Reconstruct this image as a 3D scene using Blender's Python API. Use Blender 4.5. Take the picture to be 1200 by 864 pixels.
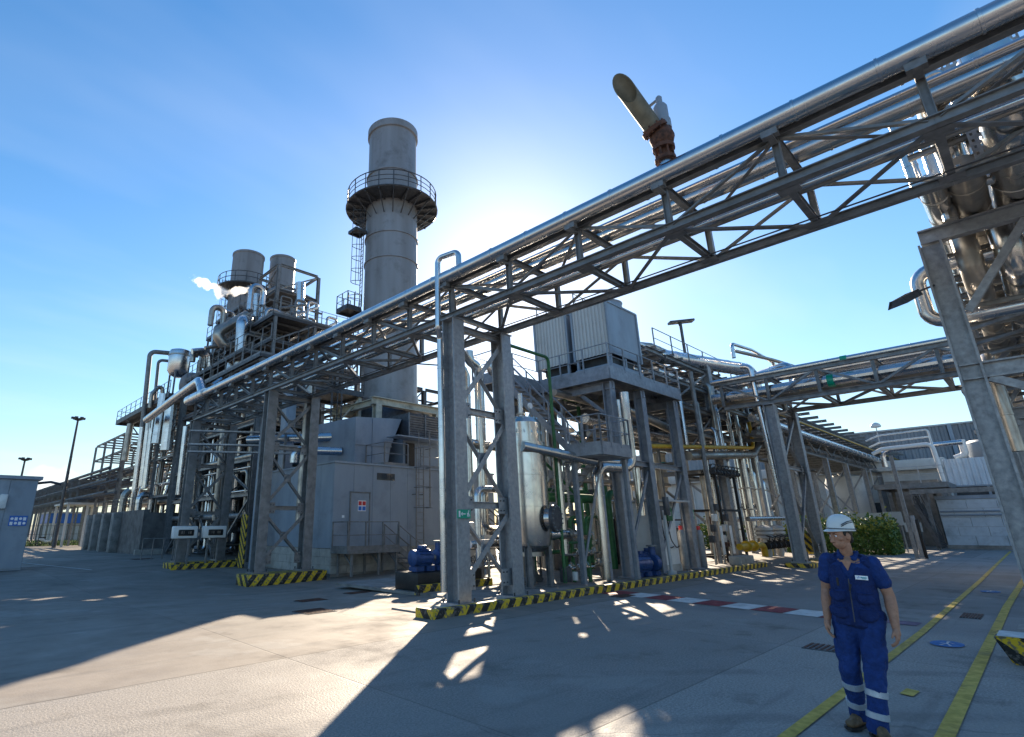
import bpy, bmesh, math, random
from mathutils import Vector as V, Matrix, noise
random.seed(7)
S = bpy.context.scene
for o in list(bpy.data.objects): bpy.data.objects.remove(o)
R = math.radians
# ---------------------------------------------------------------- camera
cd = bpy.data.cameras.new('camera'); cam = bpy.data.objects.new('camera', cd); S.collection.objects.link(cam)
yaw, pit, rol = R(42.2), R(17.575), R(-0.49)
f0 = V((math.sin(yaw), math.cos(yaw), 0)); r0 = V((math.cos(yaw), -math.sin(yaw), 0)); u0 = V((0, 0, 1))
fw = math.cos(pit)*f0 + math.sin(pit)*u0; up = math.cos(pit)*u0 - math.sin(pit)*f0
rr = math.cos(rol)*r0 + math.sin(rol)*up; uu = math.cos(rol)*up - math.sin(rol)*r0
m = Matrix.Identity(4)
for i in range(3): m[i][0], m[i][1], m[i][2] = rr[i], uu[i], -fw[i]
m[2][3] = 1.8
cam.matrix_world = m
cd.sensor_width = 36; cd.lens = 632.13/1200*36; cd.shift_x = 95.7/1200; cd.shift_y = -15.9/1200
cd.clip_start = .05; cd.clip_end = 3000
S.camera = cam
# ---------------------------------------------------------------- sky, sun, exposure
SUN_EL, SUN_AZ = R(25.77), R(51.35)
w = bpy.data.worlds.new('World'); S.world = w; w.use_nodes = True
nt = w.node_tree; N = nt.nodes; L = nt.links; N.clear()
out = N.new('ShaderNodeOutputWorld'); bg = N.new('ShaderNodeBackground'); bg.inputs[1].default_value = .07
sky = N.new('ShaderNodeTexSky'); sky.sky_type = 'NISHITA'; sky.sun_disc = False
sky.sun_elevation = SUN_EL; sky.sun_rotation = SUN_AZ; sky.altitude = 0; sky.air_density = 1.0; sky.dust_density = .22; sky.ozone_density = 1.0
hs = N.new('ShaderNodeHueSaturation'); hs.inputs['Saturation'].default_value = 1.38; hs.inputs['Hue'].default_value = .5
L.new(sky.outputs[0], hs.inputs['Color'])
tc = N.new('ShaderNodeTexCoord'); sx = N.new('ShaderNodeSeparateXYZ'); L.new(tc.outputs['Generated'], sx.inputs[0])
def wm(op, a, b=None, c=None):
    n = N.new('ShaderNodeMath'); n.operation = op; n.use_clamp = False
    for i, q in enumerate((a, b, c)):
        if q is None: continue
        if isinstance(q, (int, float)): n.inputs[i].default_value = q
        else: L.new(q, n.inputs[i])
    return n.outputs[0]
# thin high haze streaks over the whole dome, plus low cumulus near the horizon
zz = wm('MAXIMUM', sx.outputs[2], .02)
cu = wm('DIVIDE', sx.outputs[0], wm('ADD', zz, .12)); cv = wm('DIVIDE', sx.outputs[1], wm('ADD', zz, .12))
cb = N.new('ShaderNodeCombineXYZ'); L.new(wm('MULTIPLY', cu, .5), cb.inputs[0]); L.new(wm('MULTIPLY', cv, 1.3), cb.inputs[1])
n1 = N.new('ShaderNodeTexNoise'); n1.inputs['Scale'].default_value = 1.1; n1.inputs['Detail'].default_value = 4; n1.inputs['Roughness'].default_value = .55
L.new(cb.outputs[0], n1.inputs['Vector'])
cir = N.new('ShaderNodeMapRange'); cir.inputs[1].default_value = .48; cir.inputs[2].default_value = .8; cir.inputs[3].default_value = 0; cir.inputs[4].default_value = .16
L.new(n1.outputs[0], cir.inputs[0])
n2 = N.new('ShaderNodeTexNoise'); n2.inputs['Scale'].default_value = 11; n2.inputs['Detail'].default_value = 3; n2.inputs['Roughness'].default_value = .6
L.new(tc.outputs['Generated'], n2.inputs['Vector'])
th = wm('ADD', wm('MULTIPLY', wm('ABSOLUTE', wm('SUBTRACT', sx.outputs[2], .06)), 4.0), .47)
cum = N.new('ShaderNodeMapRange'); cum.inputs[1].default_value = 0; cum.inputs[2].default_value = .08; cum.inputs[4].default_value = .8
L.new(wm('SUBTRACT', n2.outputs[0], th), cum.inputs[0])
cl = wm('MAXIMUM', cir.outputs[0], cum.outputs[0])
mx = N.new('ShaderNodeMix'); mx.data_type = 'RGBA'; mx.inputs['B'].default_value = (5.6, 5.7, 5.9, 1)
L.new(cl, mx.inputs['Factor'])
hz = N.new('ShaderNodeMix'); hz.data_type = 'RGBA'; hz.inputs['B'].default_value = (2.0, 2.85, 3.55, 1)     # pale haze towards the horizon, all round
L.new(wm('MULTIPLY', wm('POWER', 2.718, wm('MULTIPLY', zz, -4.6)), .72), hz.inputs['Factor']); L.new(hs.outputs[0], hz.inputs['A']); L.new(hz.outputs['Result'], mx.inputs['A'])
L.new(mx.outputs['Result'], bg.inputs[0]); L.new(bg.outputs[0], out.inputs[0])
sd = bpy.data.lights.new('sun', 'SUN'); sun = bpy.data.objects.new('sun', sd); S.collection.objects.link(sun)
sd.energy = 4.2; sd.angle = R(.53); sd.color = (1, .84, .64)
tosun = V((math.sin(SUN_AZ)*math.cos(SUN_EL), math.cos(SUN_AZ)*math.cos(SUN_EL), math.sin(SUN_EL)))
sun.rotation_euler = tosun.to_track_quat('Z', 'Y').to_euler(); sun.location = (20, 30, 40)
S.view_settings.view_transform = 'Standard'; S.view_settings.look = 'None'; S.view_settings.gamma = 1
S.view_settings.use_curve_mapping = False; S.view_settings.exposure = 1.66
S.cycles.use_denoising = True; S.cycles.max_bounces = 7; S.cycles.diffuse_bounces = 3; S.cycles.glossy_bounces = 4; S.cycles.transparent_max_bounces = 6; S.cycles.volume_bounces = 3
w.cycles.sampling_method = 'MANUAL'; w.cycles.sample_map_resolution = 512
# ---------------------------------------------------------------- materials (noise is read in world position)
def newmat(name):
    m = bpy.data.materials.new(name); m.use_nodes = True
    return m, m.node_tree.nodes, m.node_tree.links, m.node_tree.nodes['Principled BSDF']
def mat(name, col, met=0, rough=.5, var=.2, scale=3.0, bump=0, bscale=40, streak=0, col2=None, spec=None, rvar=.12, dirt=0):
    m, n, l, b = newmat(name)
    g = n.new('ShaderNodeNewGeometry')
    vec = g.outputs['Position']
    if streak:
        mp = n.new('ShaderNodeMapping'); mp.inputs['Scale'].default_value = (1, 1, 1-streak); l.new(vec, mp.inputs[0]); vec = mp.outputs[0]
    t = n.new('ShaderNodeTexNoise'); t.inputs['Scale'].default_value = scale; t.inputs['Detail'].default_value = 3; t.inputs['Roughness'].default_value = .65
    l.new(vec, t.inputs['Vector'])
    mr = n.new('ShaderNodeMapRange'); mr.inputs[1].default_value = .3; mr.inputs[2].default_value = .7
    l.new(t.outputs[0], mr.inputs[0])
    mx = n.new('ShaderNodeMix'); mx.data_type = 'RGBA'
    c2 = col2 or tuple(max(0, c*(1-var)) for c in col); c1 = col if col2 else tuple(min(1, c*(1+var*.6)) for c in col)
    mx.inputs['A'].default_value = (*c1, 1); mx.inputs['B'].default_value = (*c2, 1); l.new(mr.outputs[0], mx.inputs['Factor'])
    res = mx.outputs['Result']
    if dirt:
        t2 = n.new('ShaderNodeTexNoise'); t2.inputs['Scale'].default_value = .9; t2.inputs['Detail'].default_value = 4; t2.inputs['Roughness'].default_value = .7
        l.new(g.outputs['Position'], t2.inputs['Vector'])
        m2 = n.new('ShaderNodeMapRange'); m2.inputs[1].default_value = .52; m2.inputs[2].default_value = .72; m2.inputs[4].default_value = dirt; l.new(t2.outputs[0], m2.inputs[0])
        x2 = n.new('ShaderNodeMix'); x2.data_type = 'RGBA'; x2.inputs['B'].default_value = (.055, .045, .035, 1)
        l.new(m2.outputs[0], x2.inputs['Factor']); l.new(res, x2.inputs['A']); res = x2.outputs['Result']
    l.new(res, b.inputs['Base Color'])
    b.inputs['Metallic'].default_value = met
    if spec is not None: b.inputs['Specular IOR Level'].default_value = spec
    r = n.new('ShaderNodeMapRange'); r.inputs[1].default_value = .3; r.inputs[2].default_value = .7; r.inputs[3].default_value = max(.05, rough-rvar); r.inputs[4].default_value = min(1, rough+rvar)
    l.new(t.outputs[0], r.inputs[0]); l.new(r.outputs[0], b.inputs['Roughness'])
    if bump:
        t3 = n.new('ShaderNodeTexNoise'); t3.inputs['Scale'].default_value = bscale; t3.inputs['Detail'].default_value = 2
        l.new(g.outputs['Position'], t3.inputs['Vector'])
        bp = n.new('ShaderNodeBump'); bp.inputs['Strength'].default_value = bump; bp.inputs['Distance'].default_value = .02
        l.new(t3.outputs[0], bp.inputs['Height']); l.new(bp.outputs[0], b.inputs['Normal'])
    return m
M = {}
M['galv'] = mat('galvanised_steel', (.32, .335, .355), .4, .5, .2, 9, .02, 60, dirt=.25)
M['steel'] = mat('grey_painted_steel', (.205, .212, .218), .25, .48, .3, 4, .03, 40, dirt=.4)
M['steel2'] = mat('light_painted_steel', (.26, .285, .32), .2, .5, .2, 5, .02, 40, dirt=.35)
M['dark'] = mat('dark_steel', (.07, .075, .085), .3, .5, .3, 6, dirt=.4)
M['clad'] = mat('aluminium_cladding', (.60, .60, .61), 1, .26, .1, 2.2, .006, 5, dirt=.1, rvar=.06)
M['stain'] = mat('stainless_sheet', (.58, .56, .53), 1, .23, .1, 2.5, .008, 5, rvar=.06, dirt=.08)
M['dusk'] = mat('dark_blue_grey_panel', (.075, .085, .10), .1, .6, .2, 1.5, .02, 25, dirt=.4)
M['dull'] = mat('weathered_cladding', (.40, .37, .33), .9, .40, .2, 2.5, .01, 6, dirt=.3)
M['stack'] = mat('stack_paint', (.24, .242, .255), .15, .55, .25, .8, .02, 30, streak=.9, dirt=.4)
M['panel'] = mat('blue_grey_wall_panel', (.255, .305, .365), .1, .5, .1, 1.2, .01, 25, streak=.7, dirt=.25)
M['panel2'] = mat('light_grey_panel', (.46, .47, .47), .1, .5, .12, 1.5, streak=.8, dirt=.2)
M['cream'] = mat('cream_painted_steel', (.50, .47, .38), .1, .55, .2, 4, dirt=.6)
M['conc'] = mat('cast_concrete', (.40, .385, .35), 0, .85, .22, 2.5, .25, 35, dirt=.5)
M['concd'] = mat('stained_concrete', (.25, .24, .225), 0, .85, .3, 2, .25, 30, dirt=.6)
M['concx'] = mat('dark_concrete', (.14, .135, .13), 0, .8, .35, 1.6, .2, 30, dirt=.6)  # darker concrete tone for the pit walls
M['tan'] = mat('tan_vent_paint', (.17, .14, .09), .1, .6, .25, 5, dirt=.5)
M['white'] = mat('white_paint', (.76, .76, .74), 0, .45, .08, 2, dirt=.15)
M['offw'] = mat('off_white_wall', (.60, .59, .55), 0, .7, .12, .7, .05, 20, streak=.7, dirt=.3)
M['blue'] = mat('blue_motor_paint', (.02, .065, .21), .1, .4, .3, 8, dirt=.3)
M['green'] = mat('green_pipe_paint', (.025, .14, .045), .1, .45, .3, 6, dirt=.4)
M['yellow'] = mat('yellow_pipe_paint', (.62, .38, .02), .1, .45, .25, 5, dirt=.4)
M['black'] = mat('black_paint', (.015, .015, .016), .1, .5, .2, 6)
M['rust'] = mat('rusty_steel', (.17, .07, .04), .3, .75, .5, 12, .3, 50, col2=(.05, .03, .025))
M['brown'] = mat('brown_handwheel', (.24, .12, .05), .2, .6, .3, 9)
M['teal'] = mat('green_sign', (.0, .32, .20), 0, .35, .03, 2)
M['signw'] = mat('sign_white', (.85, .85, .85), 0, .4, .02, 2)
M['signb'] = mat('sign_blue', (.02, .14, .50), 0, .4, .05, 2)
M['signr'] = mat('sign_red', (.6, .03, .03), 0, .4, .05, 2)
M['tealp'] = mat('teal_pipe_band', (.0, .30, .33), 0, .5, .1, 4)
M['glass'] = mat('dark_glass', (.03, .045, .06), .0, .08, .1, 2, rvar=.03)
M['cyl'] = mat('gas_cylinder_grey', (.30, .31, .32), .3, .45, .2, 5, dirt=.5)
M['corr'] = mat('corrugated_cladding', (.52, .52, .51), .1, .5, .08, 1, streak=.9, dirt=.15)
M['corrb'] = mat('pale_blue_cladding', (.52, .60, .68), .2, .45, .08, 1, streak=.9, dirt=.15)
M['roofg'] = mat('grey_warehouse_sheet', (.25, .26, .28), .2, .55, .1, .4, streak=.9, dirt=.15)
M['block'] = mat('pale_blue_block', (.50, .56, .62), 0, .75, .1, 1.6, .1, 25, dirt=.35)
M['leaf'] = mat('hedge_leaf', (.12, .21, .04), 0, .5, .5, 5, col2=(.045, .10, .02))
M['leafy'] = mat('young_leaf', (.36, .36, .06), 0, .5, .3, 5)
M['bark'] = mat('bark', (.10, .075, .05), 0, .9, .3, 12)
M['grass'] = mat('grass_blade', (.12, .17, .03), 0, .6, .4, 2)
M['skin'] = mat('skin', (.44, .22, .135), 0, .6, .2, 25, .15, 90, rvar=.05)
M['cloth'] = mat('royal_blue_workwear', (.006, .035, .165), 0, .85, .3, 14, .9, 28, rvar=.03)
M['clothd'] = mat('navy_vest_cloth', (.004, .022, .115), 0, .85, .3, 12, .9, 32, rvar=.03)
M['refl'] = mat('reflective_tape', (.45, .48, .52), .2, .35, .1, 30)
M['boot'] = mat('brown_leather', (.16, .095, .045), 0, .6, .4, 25, .2, 90)
M['helmet'] = mat('helmet_shell', (.72, .73, .70), 0, .3, .05, 4)
M['hair'] = mat('dark_hair', (.02, .014, .01), 0, .6, .3, 60)
M['redw'] = mat('red_floor_paint', (.25, .03, .035), 0, .75, .35, 6, .15, 60, dirt=.35)
M['whitef'] = mat('white_floor_paint', (.62, .62, .60), 0, .75, .2, 6, .15, 60, dirt=.4)
M['yelf'] = mat('yellow_floor_paint', (.58, .40, .06), 0, .75, .3, 7, .15, 60, dirt=.75)
M['bluef'] = mat('blue_floor_paint', (.03, .16, .42), 0, .75, .25, 7, dirt=.3)
M['purp'] = mat('faded_purple_paint', (.17, .11, .17), 0, .8, .3, 5, .1, 60, dirt=.3)
def hazard_mat(name='hazard_stripes', k=2.25):
    m, n, l, b = newmat(name)
    g = n.new('ShaderNodeNewGeometry'); s = n.new('ShaderNodeSeparateXYZ'); l.new(g.outputs['Position'], s.inputs[0])
    def mm(op, a, c):
        q = n.new('ShaderNodeMath'); q.operation = op
        for i, z in enumerate((a, c)):
            if isinstance(z, (int, float)): q.inputs[i].default_value = z
            else: l.new(z, q.inputs[i])
        return q.outputs[0]
    t = n.new('ShaderNodeTexNoise'); t.inputs['Scale'].default_value = 14; t.inputs['Detail'].default_value = 6; l.new(g.outputs['Position'], t.inputs['Vector'])
    ph = mm('ADD', mm('ADD', s.outputs[0], mm('MULTIPLY', s.outputs[1], 1.0)), mm('MULTIPLY', s.outputs[2], -.8))
    ph = mm('ADD', ph, mm('MULTIPLY', t.outputs[0], .02))
    st = mm('GREATER_THAN', mm('FRACT', mm('MULTIPLY', ph, k), 0), .5)
    mx = n.new('ShaderNodeMix'); mx.data_type = 'RGBA'; mx.inputs['A'].default_value = (.016, .016, .016, 1); mx.inputs['B'].default_value = (.66, .44, .02, 1)
    l.new(st, mx.inputs['Factor'])
    x2 = n.new('ShaderNodeMix'); x2.data_type = 'RGBA'; x2.inputs['B'].default_value = (.12, .11, .10, 1)
    mr = n.new('ShaderNodeMapRange'); mr.inputs[1].default_value = .53; mr.inputs[2].default_value = .60; mr.inputs[4].default_value = .9; l.new(t.outputs[0], mr.inputs[0])
    l.new(mr.outputs[0], x2.inputs['Factor']); l.new(mx.outputs['Result'], x2.inputs['A']); l.new(x2.outputs['Result'], b.inputs['Base Color'])
    b.inputs['Roughness'].default_value = .6
    return m
M['haz'] = hazard_mat()
M['hazs'] = hazard_mat('hazard_stripes_fine', 3.2)
# ---------------------------------------------------------------- survey helper: a sight line from the camera station met with a plane of the plant grid
def at(x, y, X=None, Y=None, Z=None):
    d = fw*632.13+rr*(x-504.32)-uu*(y-416.11); c = V((0, 0, 1.8))
    k = X/d.x if X is not None else (Y/d.y if Y is not None else (Z-1.8)/d.z)
    return c+d*k
# ---------------------------------------------------------------- object helpers
LINK = S.collection.objects.link
def tag(o, label, cat, group=None):
    o['label'] = label; o['category'] = cat
    if group: o['group'] = group
    return o
def thing(name, label, cat, loc=(0, 0, 0), group=None):
    o = bpy.data.objects.new(name, None); LINK(o); o.location = loc; o.empty_display_size = .2
    o.matrix_world = Matrix.Translation(loc)
    return tag(o, label, cat, group)
def struct(o): o['kind'] = 'structure'; return o
def kid(o, parent):
    if parent is not None:
        o.parent = parent
        b = parent
        T = Matrix.Identity(4)
        ch = []
        while b is not None: ch.append(b); b = b.parent
        for b in reversed(ch): T = T @ b.matrix_parent_inverse @ b.matrix_basis
        o.matrix_parent_inverse = T.inverted()
    return o
def mobj(name, me, parent=None, mw=None):
    o = bpy.data.objects.new(name, me); LINK(o)
    if mw is not None: o.matrix_basis = mw
    return kid(o, parent)
def bm_obj(name, bm, material, parent=None, smooth=None, mw=None):
    me = bpy.data.meshes.new(name); bm.normal_update(); bm.to_mesh(me); bm.free()
    me.materials.append(M[material] if isinstance(material, str) else material)
    if smooth is not None:
        me.polygons.foreach_set('use_smooth', [True]*len(me.polygons)); me.set_sharp_from_angle(angle=R(smooth))
    return mobj(name, me, parent, mw)
_unit = {}
def unit(kind, material):
    k = (kind, material)
    if k in _unit: return _unit[k]
    bm = bmesh.new()
    if kind == 'I':
        f, wb = .42, .06
        pr = [(-.5, -.5), (.5, -.5), (.5, -.40), (wb, -.40), (wb, .40), (.5, .40), (.5, .5), (-.5, .5), (-.5, .40), (-wb, .40), (-wb, -.40), (-.5, -.40)]
    elif kind == 'L': pr = [(-.5, -.5), (.5, -.5), (.5, -.36), (-.36, -.36), (-.36, .5), (-.5, .5)]
    elif kind == 'C': pr = [(-.5, -.5), (.5, -.5), (.5, -.38), (-.30, -.38), (-.30, .38), (.5, .38), (.5, .5), (-.5, .5)]
    elif kind == 'T': pr = [(.5*math.cos(a*math.pi/5), .5*math.sin(a*math.pi/5)) for a in range(10)]
    elif kind == 'O': pr = [(.5*math.cos(a*math.pi/10), .5*math.sin(a*math.pi/10)) for a in range(20)]
    else: pr = [(-.5, -.5), (.5, -.5), (.5, .5), (-.5, .5)]
    a = [bm.verts.new((x, y, 0)) for x, y in pr]; b = [bm.verts.new((x, y, 1)) for x, y in pr]
    n = len(pr)
    for i in range(n): bm.faces.new((a[i], a[(i+1) % n], b[(i+1) % n], b[i]))
    bm.faces.new(a[::-1]); bm.faces.new(b)
    me = bpy.data.meshes.new('section_'+kind); bm.normal_update(); bm.to_mesh(me); bm.free(); me.materials.append(M[material])
    if kind in 'TO':
        me.polygons.foreach_set('use_smooth', [True]*len(me.polygons)); me.set_sharp_from_angle(angle=R(45))
    _unit[k] = me
    return me
def beam(t, name, p, q, w_, h_=None, kind='B', material='steel', upv=(0, 0, 1)):
    p, q = V(p), V(q); d = q-p; ln = d.length; z = d/ln; u_ = V(upv)
    if abs(z.dot(u_)) > .97: u_ = V((0, 1, 0)) if abs(z.y) < .9 else V((1, 0, 0))
    x = u_.cross(z).normalized(); y = z.cross(x)
    h_ = h_ or w_
    mw = Matrix(((x.x*w_, y.x*h_, z.x*ln, p.x), (x.y*w_, y.y*h_, z.y*ln, p.y), (x.z*w_, y.z*h_, z.z*ln, p.z), (0, 0, 0, 1)))
    return mobj(name, unit(kind, material), t, mw)
def box(t, name, a, b, material, bev=0):
    a, b = V(a), V(b)
    if not bev:
        return beam(t, name, ((a.x+b.x)/2, (a.y+b.y)/2, a.z), ((a.x+b.x)/2, (a.y+b.y)/2, b.z), b.x-a.x, b.y-a.y, 'B', material, (0, 1, 0))
    bm = bmesh.new(); bmesh.ops.create_cube(bm, size=1)
    for v in bm.verts: v.co = V(((a.x+b.x)/2+v.co.x*(b.x-a.x), (a.y+b.y)/2+v.co.y*(b.y-a.y), (a.z+b.z)/2+v.co.z*(b.z-a.z)))
    bmesh.ops.bevel(bm, geom=bm.edges[:], offset=bev, segments=2, affect='EDGES', profile=.5)
    return bm_obj(name, bm, material, t, 35)
def arc_path(pts, bend, n=6):
    pts = [V(p) for p in pts]; outp = [(pts[0], 0)]
    for i in range(1, len(pts)-1):
        a, b, c = pts[i-1], pts[i], pts[i+1]; d1 = (b-a).normalized(); d2 = (c-b).normalized()
        ang = d1.angle(d2)
        if ang < .02: outp.append((b, 0)); continue
        rb = min(bend, .48*min((b-a).length, (c-b).length)/math.tan(ang/2)); t = rb*math.tan(ang/2)
        s = b-d1*t; nrm = (d2-d1*d1.dot(d2)).normalized(); cen = s+nrm*rb
        for k in range(n+1):
            th_ = ang*k/n; outp.append((cen-nrm*rb*math.cos(th_)+d1*rb*math.sin(th_), 1))
    outp.append((pts[-1], 0))
    return outp
def sweep(bm, path, rad, seg=14, caps=True):
    P = [p for p, _ in path]; n = len(P); rings = []
    d0 = (P[1]-P[0]).normalized(); u_ = d0.orthogonal().normalized()
    for i in range(n):
        d = ((P[min(i+1, n-1)]-P[i]).normalized() if i < n-1 else V()) + ((P[i]-P[i-1]).normalized() if i else V())
        d.normalize(); u_ = (u_-d*u_.dot(d)).normalized(); v_ = d.cross(u_)
        r_ = rad[i] if isinstance(rad, list) else rad
        rings.append([bm.verts.new(P[i]+(u_*math.cos(k*2*math.pi/seg)+v_*math.sin(k*2*math.pi/seg))*r_) for k in range(seg)])
    for i in range(n-1):
        for k in range(seg): bm.faces.new((rings[i][k], rings[i][(k+1) % seg], rings[i+1][(k+1) % seg], rings[i+1][k]))
    if caps: bm.faces.new(rings[0][::-1]); bm.faces.new(rings[-1])
def pipe(name, pts, r, material='clad', parent=None, bend=None, seam=0, seg=14, n=6, label=None, cat='pipe', group=None):
    """a swept pipe; seam > 0 adds raised cladding joints at that spacing on straights and at elbow gores"""
    path = arc_path(pts, bend if bend else r*2.6, n); bm = bmesh.new()
    P2, rad = [], []
    lip = min(.012, r*.07)
    for i, (p, a) in enumerate(path):
        P2.append((p, a)); rad.append(r)
        if seam and i < len(path)-1:
            q = path[i+1][0]; ln = (q-p).length
            if ln > .25*seam and not (a and path[i+1][1]):
                k = max(1, int(ln/seam)); d = (q-p)/ln
                for j in range(k):
                    s_ = ln*(j+.5)/k
                    for ds, rr_ in ((-.022, r), (-.018, r+lip), (.018, r+lip), (.022, r)):
                        P2.append((p+d*(s_+ds), 0)); rad.append(rr_)
    sweep(bm, P2, rad, seg)
    o = bm_obj(name, bm, material, parent, 24 if seam else 40)
    if label: tag(o, label, cat, group)
    return o
def lathe(name, prof, cen, material, parent=None, seg=32, smooth=30, axis='z'):
    bm = bmesh.new(); rings = []
    for r_, z_ in prof:
        ring = []
        for k in range(seg):
            a = 2*math.pi*k/seg; c_, s_ = r_*math.cos(a), r_*math.sin(a)
            co = {'z': (c_, s_, z_), 'y': (c_, z_, -s_), 'x': (z_, c_, s_)}[axis]
            ring.append(bm.verts.new(V(cen)+V(co)))
        rings.append(ring)
    for i in range(len(rings)-1):
        for k in range(seg): bm.faces.new((rings[i][k], rings[i][(k+1) % seg], rings[i+1][(k+1) % seg], rings[i+1][k]))
    bm.faces.new(rings[0][::-1]); bm.faces.new(rings[-1])
    return bm_obj(name, bm, material, parent, smooth)
def flange(t, p, d, r, material='steel', th_=.05, name='flange'):
    p, d = V(p), V(d).normalized()
    return beam(t, name, p-d*th_/2, p+d*th_/2, 2*r, 2*r, 'O', material)
def rail(t, pts, h=1.05, material='steel', sp=1.3, toe=True, dia=.045):
    pts = [V(p) for p in pts]; Z_ = V((0, 0, 1))
    for a, b in zip(pts, pts[1:]):
        beam(t, 'handrail', a+Z_*h, b+Z_*h, dia, dia, 'T', material); beam(t, 'knee_rail', a+Z_*h*.52, b+Z_*h*.52, dia*.8, dia*.8, 'T', material)
        if toe and abs((b-a).z) < .3: beam(t, 'toe_board', a+Z_*.07, b+Z_*.07, .012, .14, 'B', material)
        ln = (b-a).length; k = max(1, round(ln/sp))
        for j in range(k+1):
            q = a+(b-a)*j/k
            beam(t, 'post', q, q+Z_*h, dia*1.1, dia*1.1, 'B', material)
def grating(t, x0, x1, y0, y1, z, material='steel', edge=.2, name='deck'):
    box(t, name, (x0+.02, y0+.02, z-.04), (x1-.02, y1-.02, z), material)
    for a, b in (((x0, y0), (x1, y0)), ((x1, y0), (x1, y1)), ((x1, y1), (x0, y1)), ((x0, y1), (x0, y0))):
        beam(t, 'edge_beam', (*a, z-edge/2-.005), (*b, z-edge/2-.005), .07, edge, 'B', material)
def stairs(t, p0, p1, width, side, material='steel', railon=(0, 1)):
    """flight from bottom p0 to top p1; side is the horizontal unit vector across"""
    p0, p1, s_ = V(p0), V(p1), V(side); n_ = max(3, round((p1.z-p0.z)/.21))
    for k in (0, 1):
        o_ = s_*width*k; beam(t, 'stringer', p0+o_, p1+o_, .05, .22, 'B', material)
    for i in range(1, n_):
        c_ = p0+(p1-p0)*i/n_; beam(t, 'tread', c_+s_*.03, c_+s_*(width-.03), .22, .035, 'B', material)
    for k in railon:
        o_ = s_*width*k; Z_ = V((0, 0, 1))
        beam(t, 'handrail', p0+o_+Z_*.95, p1+o_+Z_*.95, .045, .045, 'T', material); beam(t, 'knee_rail', p0+o_+Z_*.5, p1+o_+Z_*.5, .035, .035, 'T', material)
        m_ = max(2, round((p1-p0).length/1.2))
        for j in range(m_+1):
            c_ = p0+(p1-p0)*j/m_+o_; beam(t, 'post', c_, c_+Z_*.95, .045, .045, 'B', material)
def ladder(t, p, z1, outv, material='steel', cage_from=2.4, wd=.42):
    """vertical ladder at p (foot) up to z1, cage bulging along outv"""
    p, o_ = V(p), V(outv).normalized(); s_ = V((-o_.y, o_.x, 0))
    for k in (-1, 1): beam(t, 'stringer', p+s_*wd/2*k, V((p.x, p.y, z1))+s_*wd/2*k, .05, .03, 'B', material)
    z_ = p.z+.3
    while z_ < z1:
        beam(t, 'rung', V((p.x, p.y, z_))-s_*wd/2, V((p.x, p.y, z_))+s_*wd/2, .028, .028, 'T', material); z_ += .3
    z_ = p.z+cage_from; hoops = []
    while z_ < z1+.6:
        pts = [V((p.x, p.y, z_))+s_*.36*math.cos(a)+o_*(.72*math.sin(a)) for a in [math.pi*j/8 for j in range(9)]]
        pipe('hoop', pts, .022, material, t, bend=.02, seg=6, n=1); z_ += .9
    for a in (R(25), R(90), R(155)):
        q = s_*.36*math.cos(a)+o_*(.72*math.sin(a))
        beam(t, 'cage_strap', V((p.x, p.y, p.z+cage_from))+q, V((p.x, p.y, z1+.55))+q, .04, .012, 'B', material)
def corrugated(name, p0, p1, z0, z1, material, parent, pitch=.12, depth=.03):
    """corrugated vertical sheet from p0 to p1 (xy), outward is to the right of travel"""
    p0, p1 = V((*p0, 0)), V((*p1, 0)); d = p1-p0; ln = d.length; d /= ln; o_ = V((d.y, -d.x, 0)); n_ = max(2, int(ln/pitch)); bm = bmesh.new(); pv = None
    prof = []
    for i in range(n_):
        for fr, h in ((0, 0), (.35, 0), (.5, 1), (.85, 1)): prof.append(((i+fr)/n_*ln, h*depth))
    prof.append((ln, 0))
    for s_, h in prof:
        q = p0+d*s_+o_*h; v = (bm.verts.new((q.x, q.y, z0)), bm.verts.new((q.x, q.y, z1)))
        if pv: bm.faces.new((pv[0], v[0], v[1], pv[1]))
        pv = v
    return bm_obj(name, bm, material, parent)
def text(t, body, loc, rotz, size, material, name='lettering', rotx=R(90)):
    c_ = bpy.data.curves.new('lettering', 'FONT'); c_.body = body; c_.size = size; c_.align_x = 'CENTER'; c_.align_y = 'CENTER'; c_.extrude = .001
    c_.materials.append(M[material]); tmp = bpy.data.objects.new('tmp_text', c_); LINK(tmp)
    me = bpy.data.meshes.new_from_object(tmp.evaluated_get(bpy.context.evaluated_depsgraph_get())); bpy.data.objects.remove(tmp)
    if not me.materials: me.materials.append(M[material])
    return mobj(name, me, t, Matrix.Translation(loc) @ Matrix.Rotation(rotz, 4, 'Z') @ Matrix.Rotation(rotx, 4, 'X'))
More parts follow.
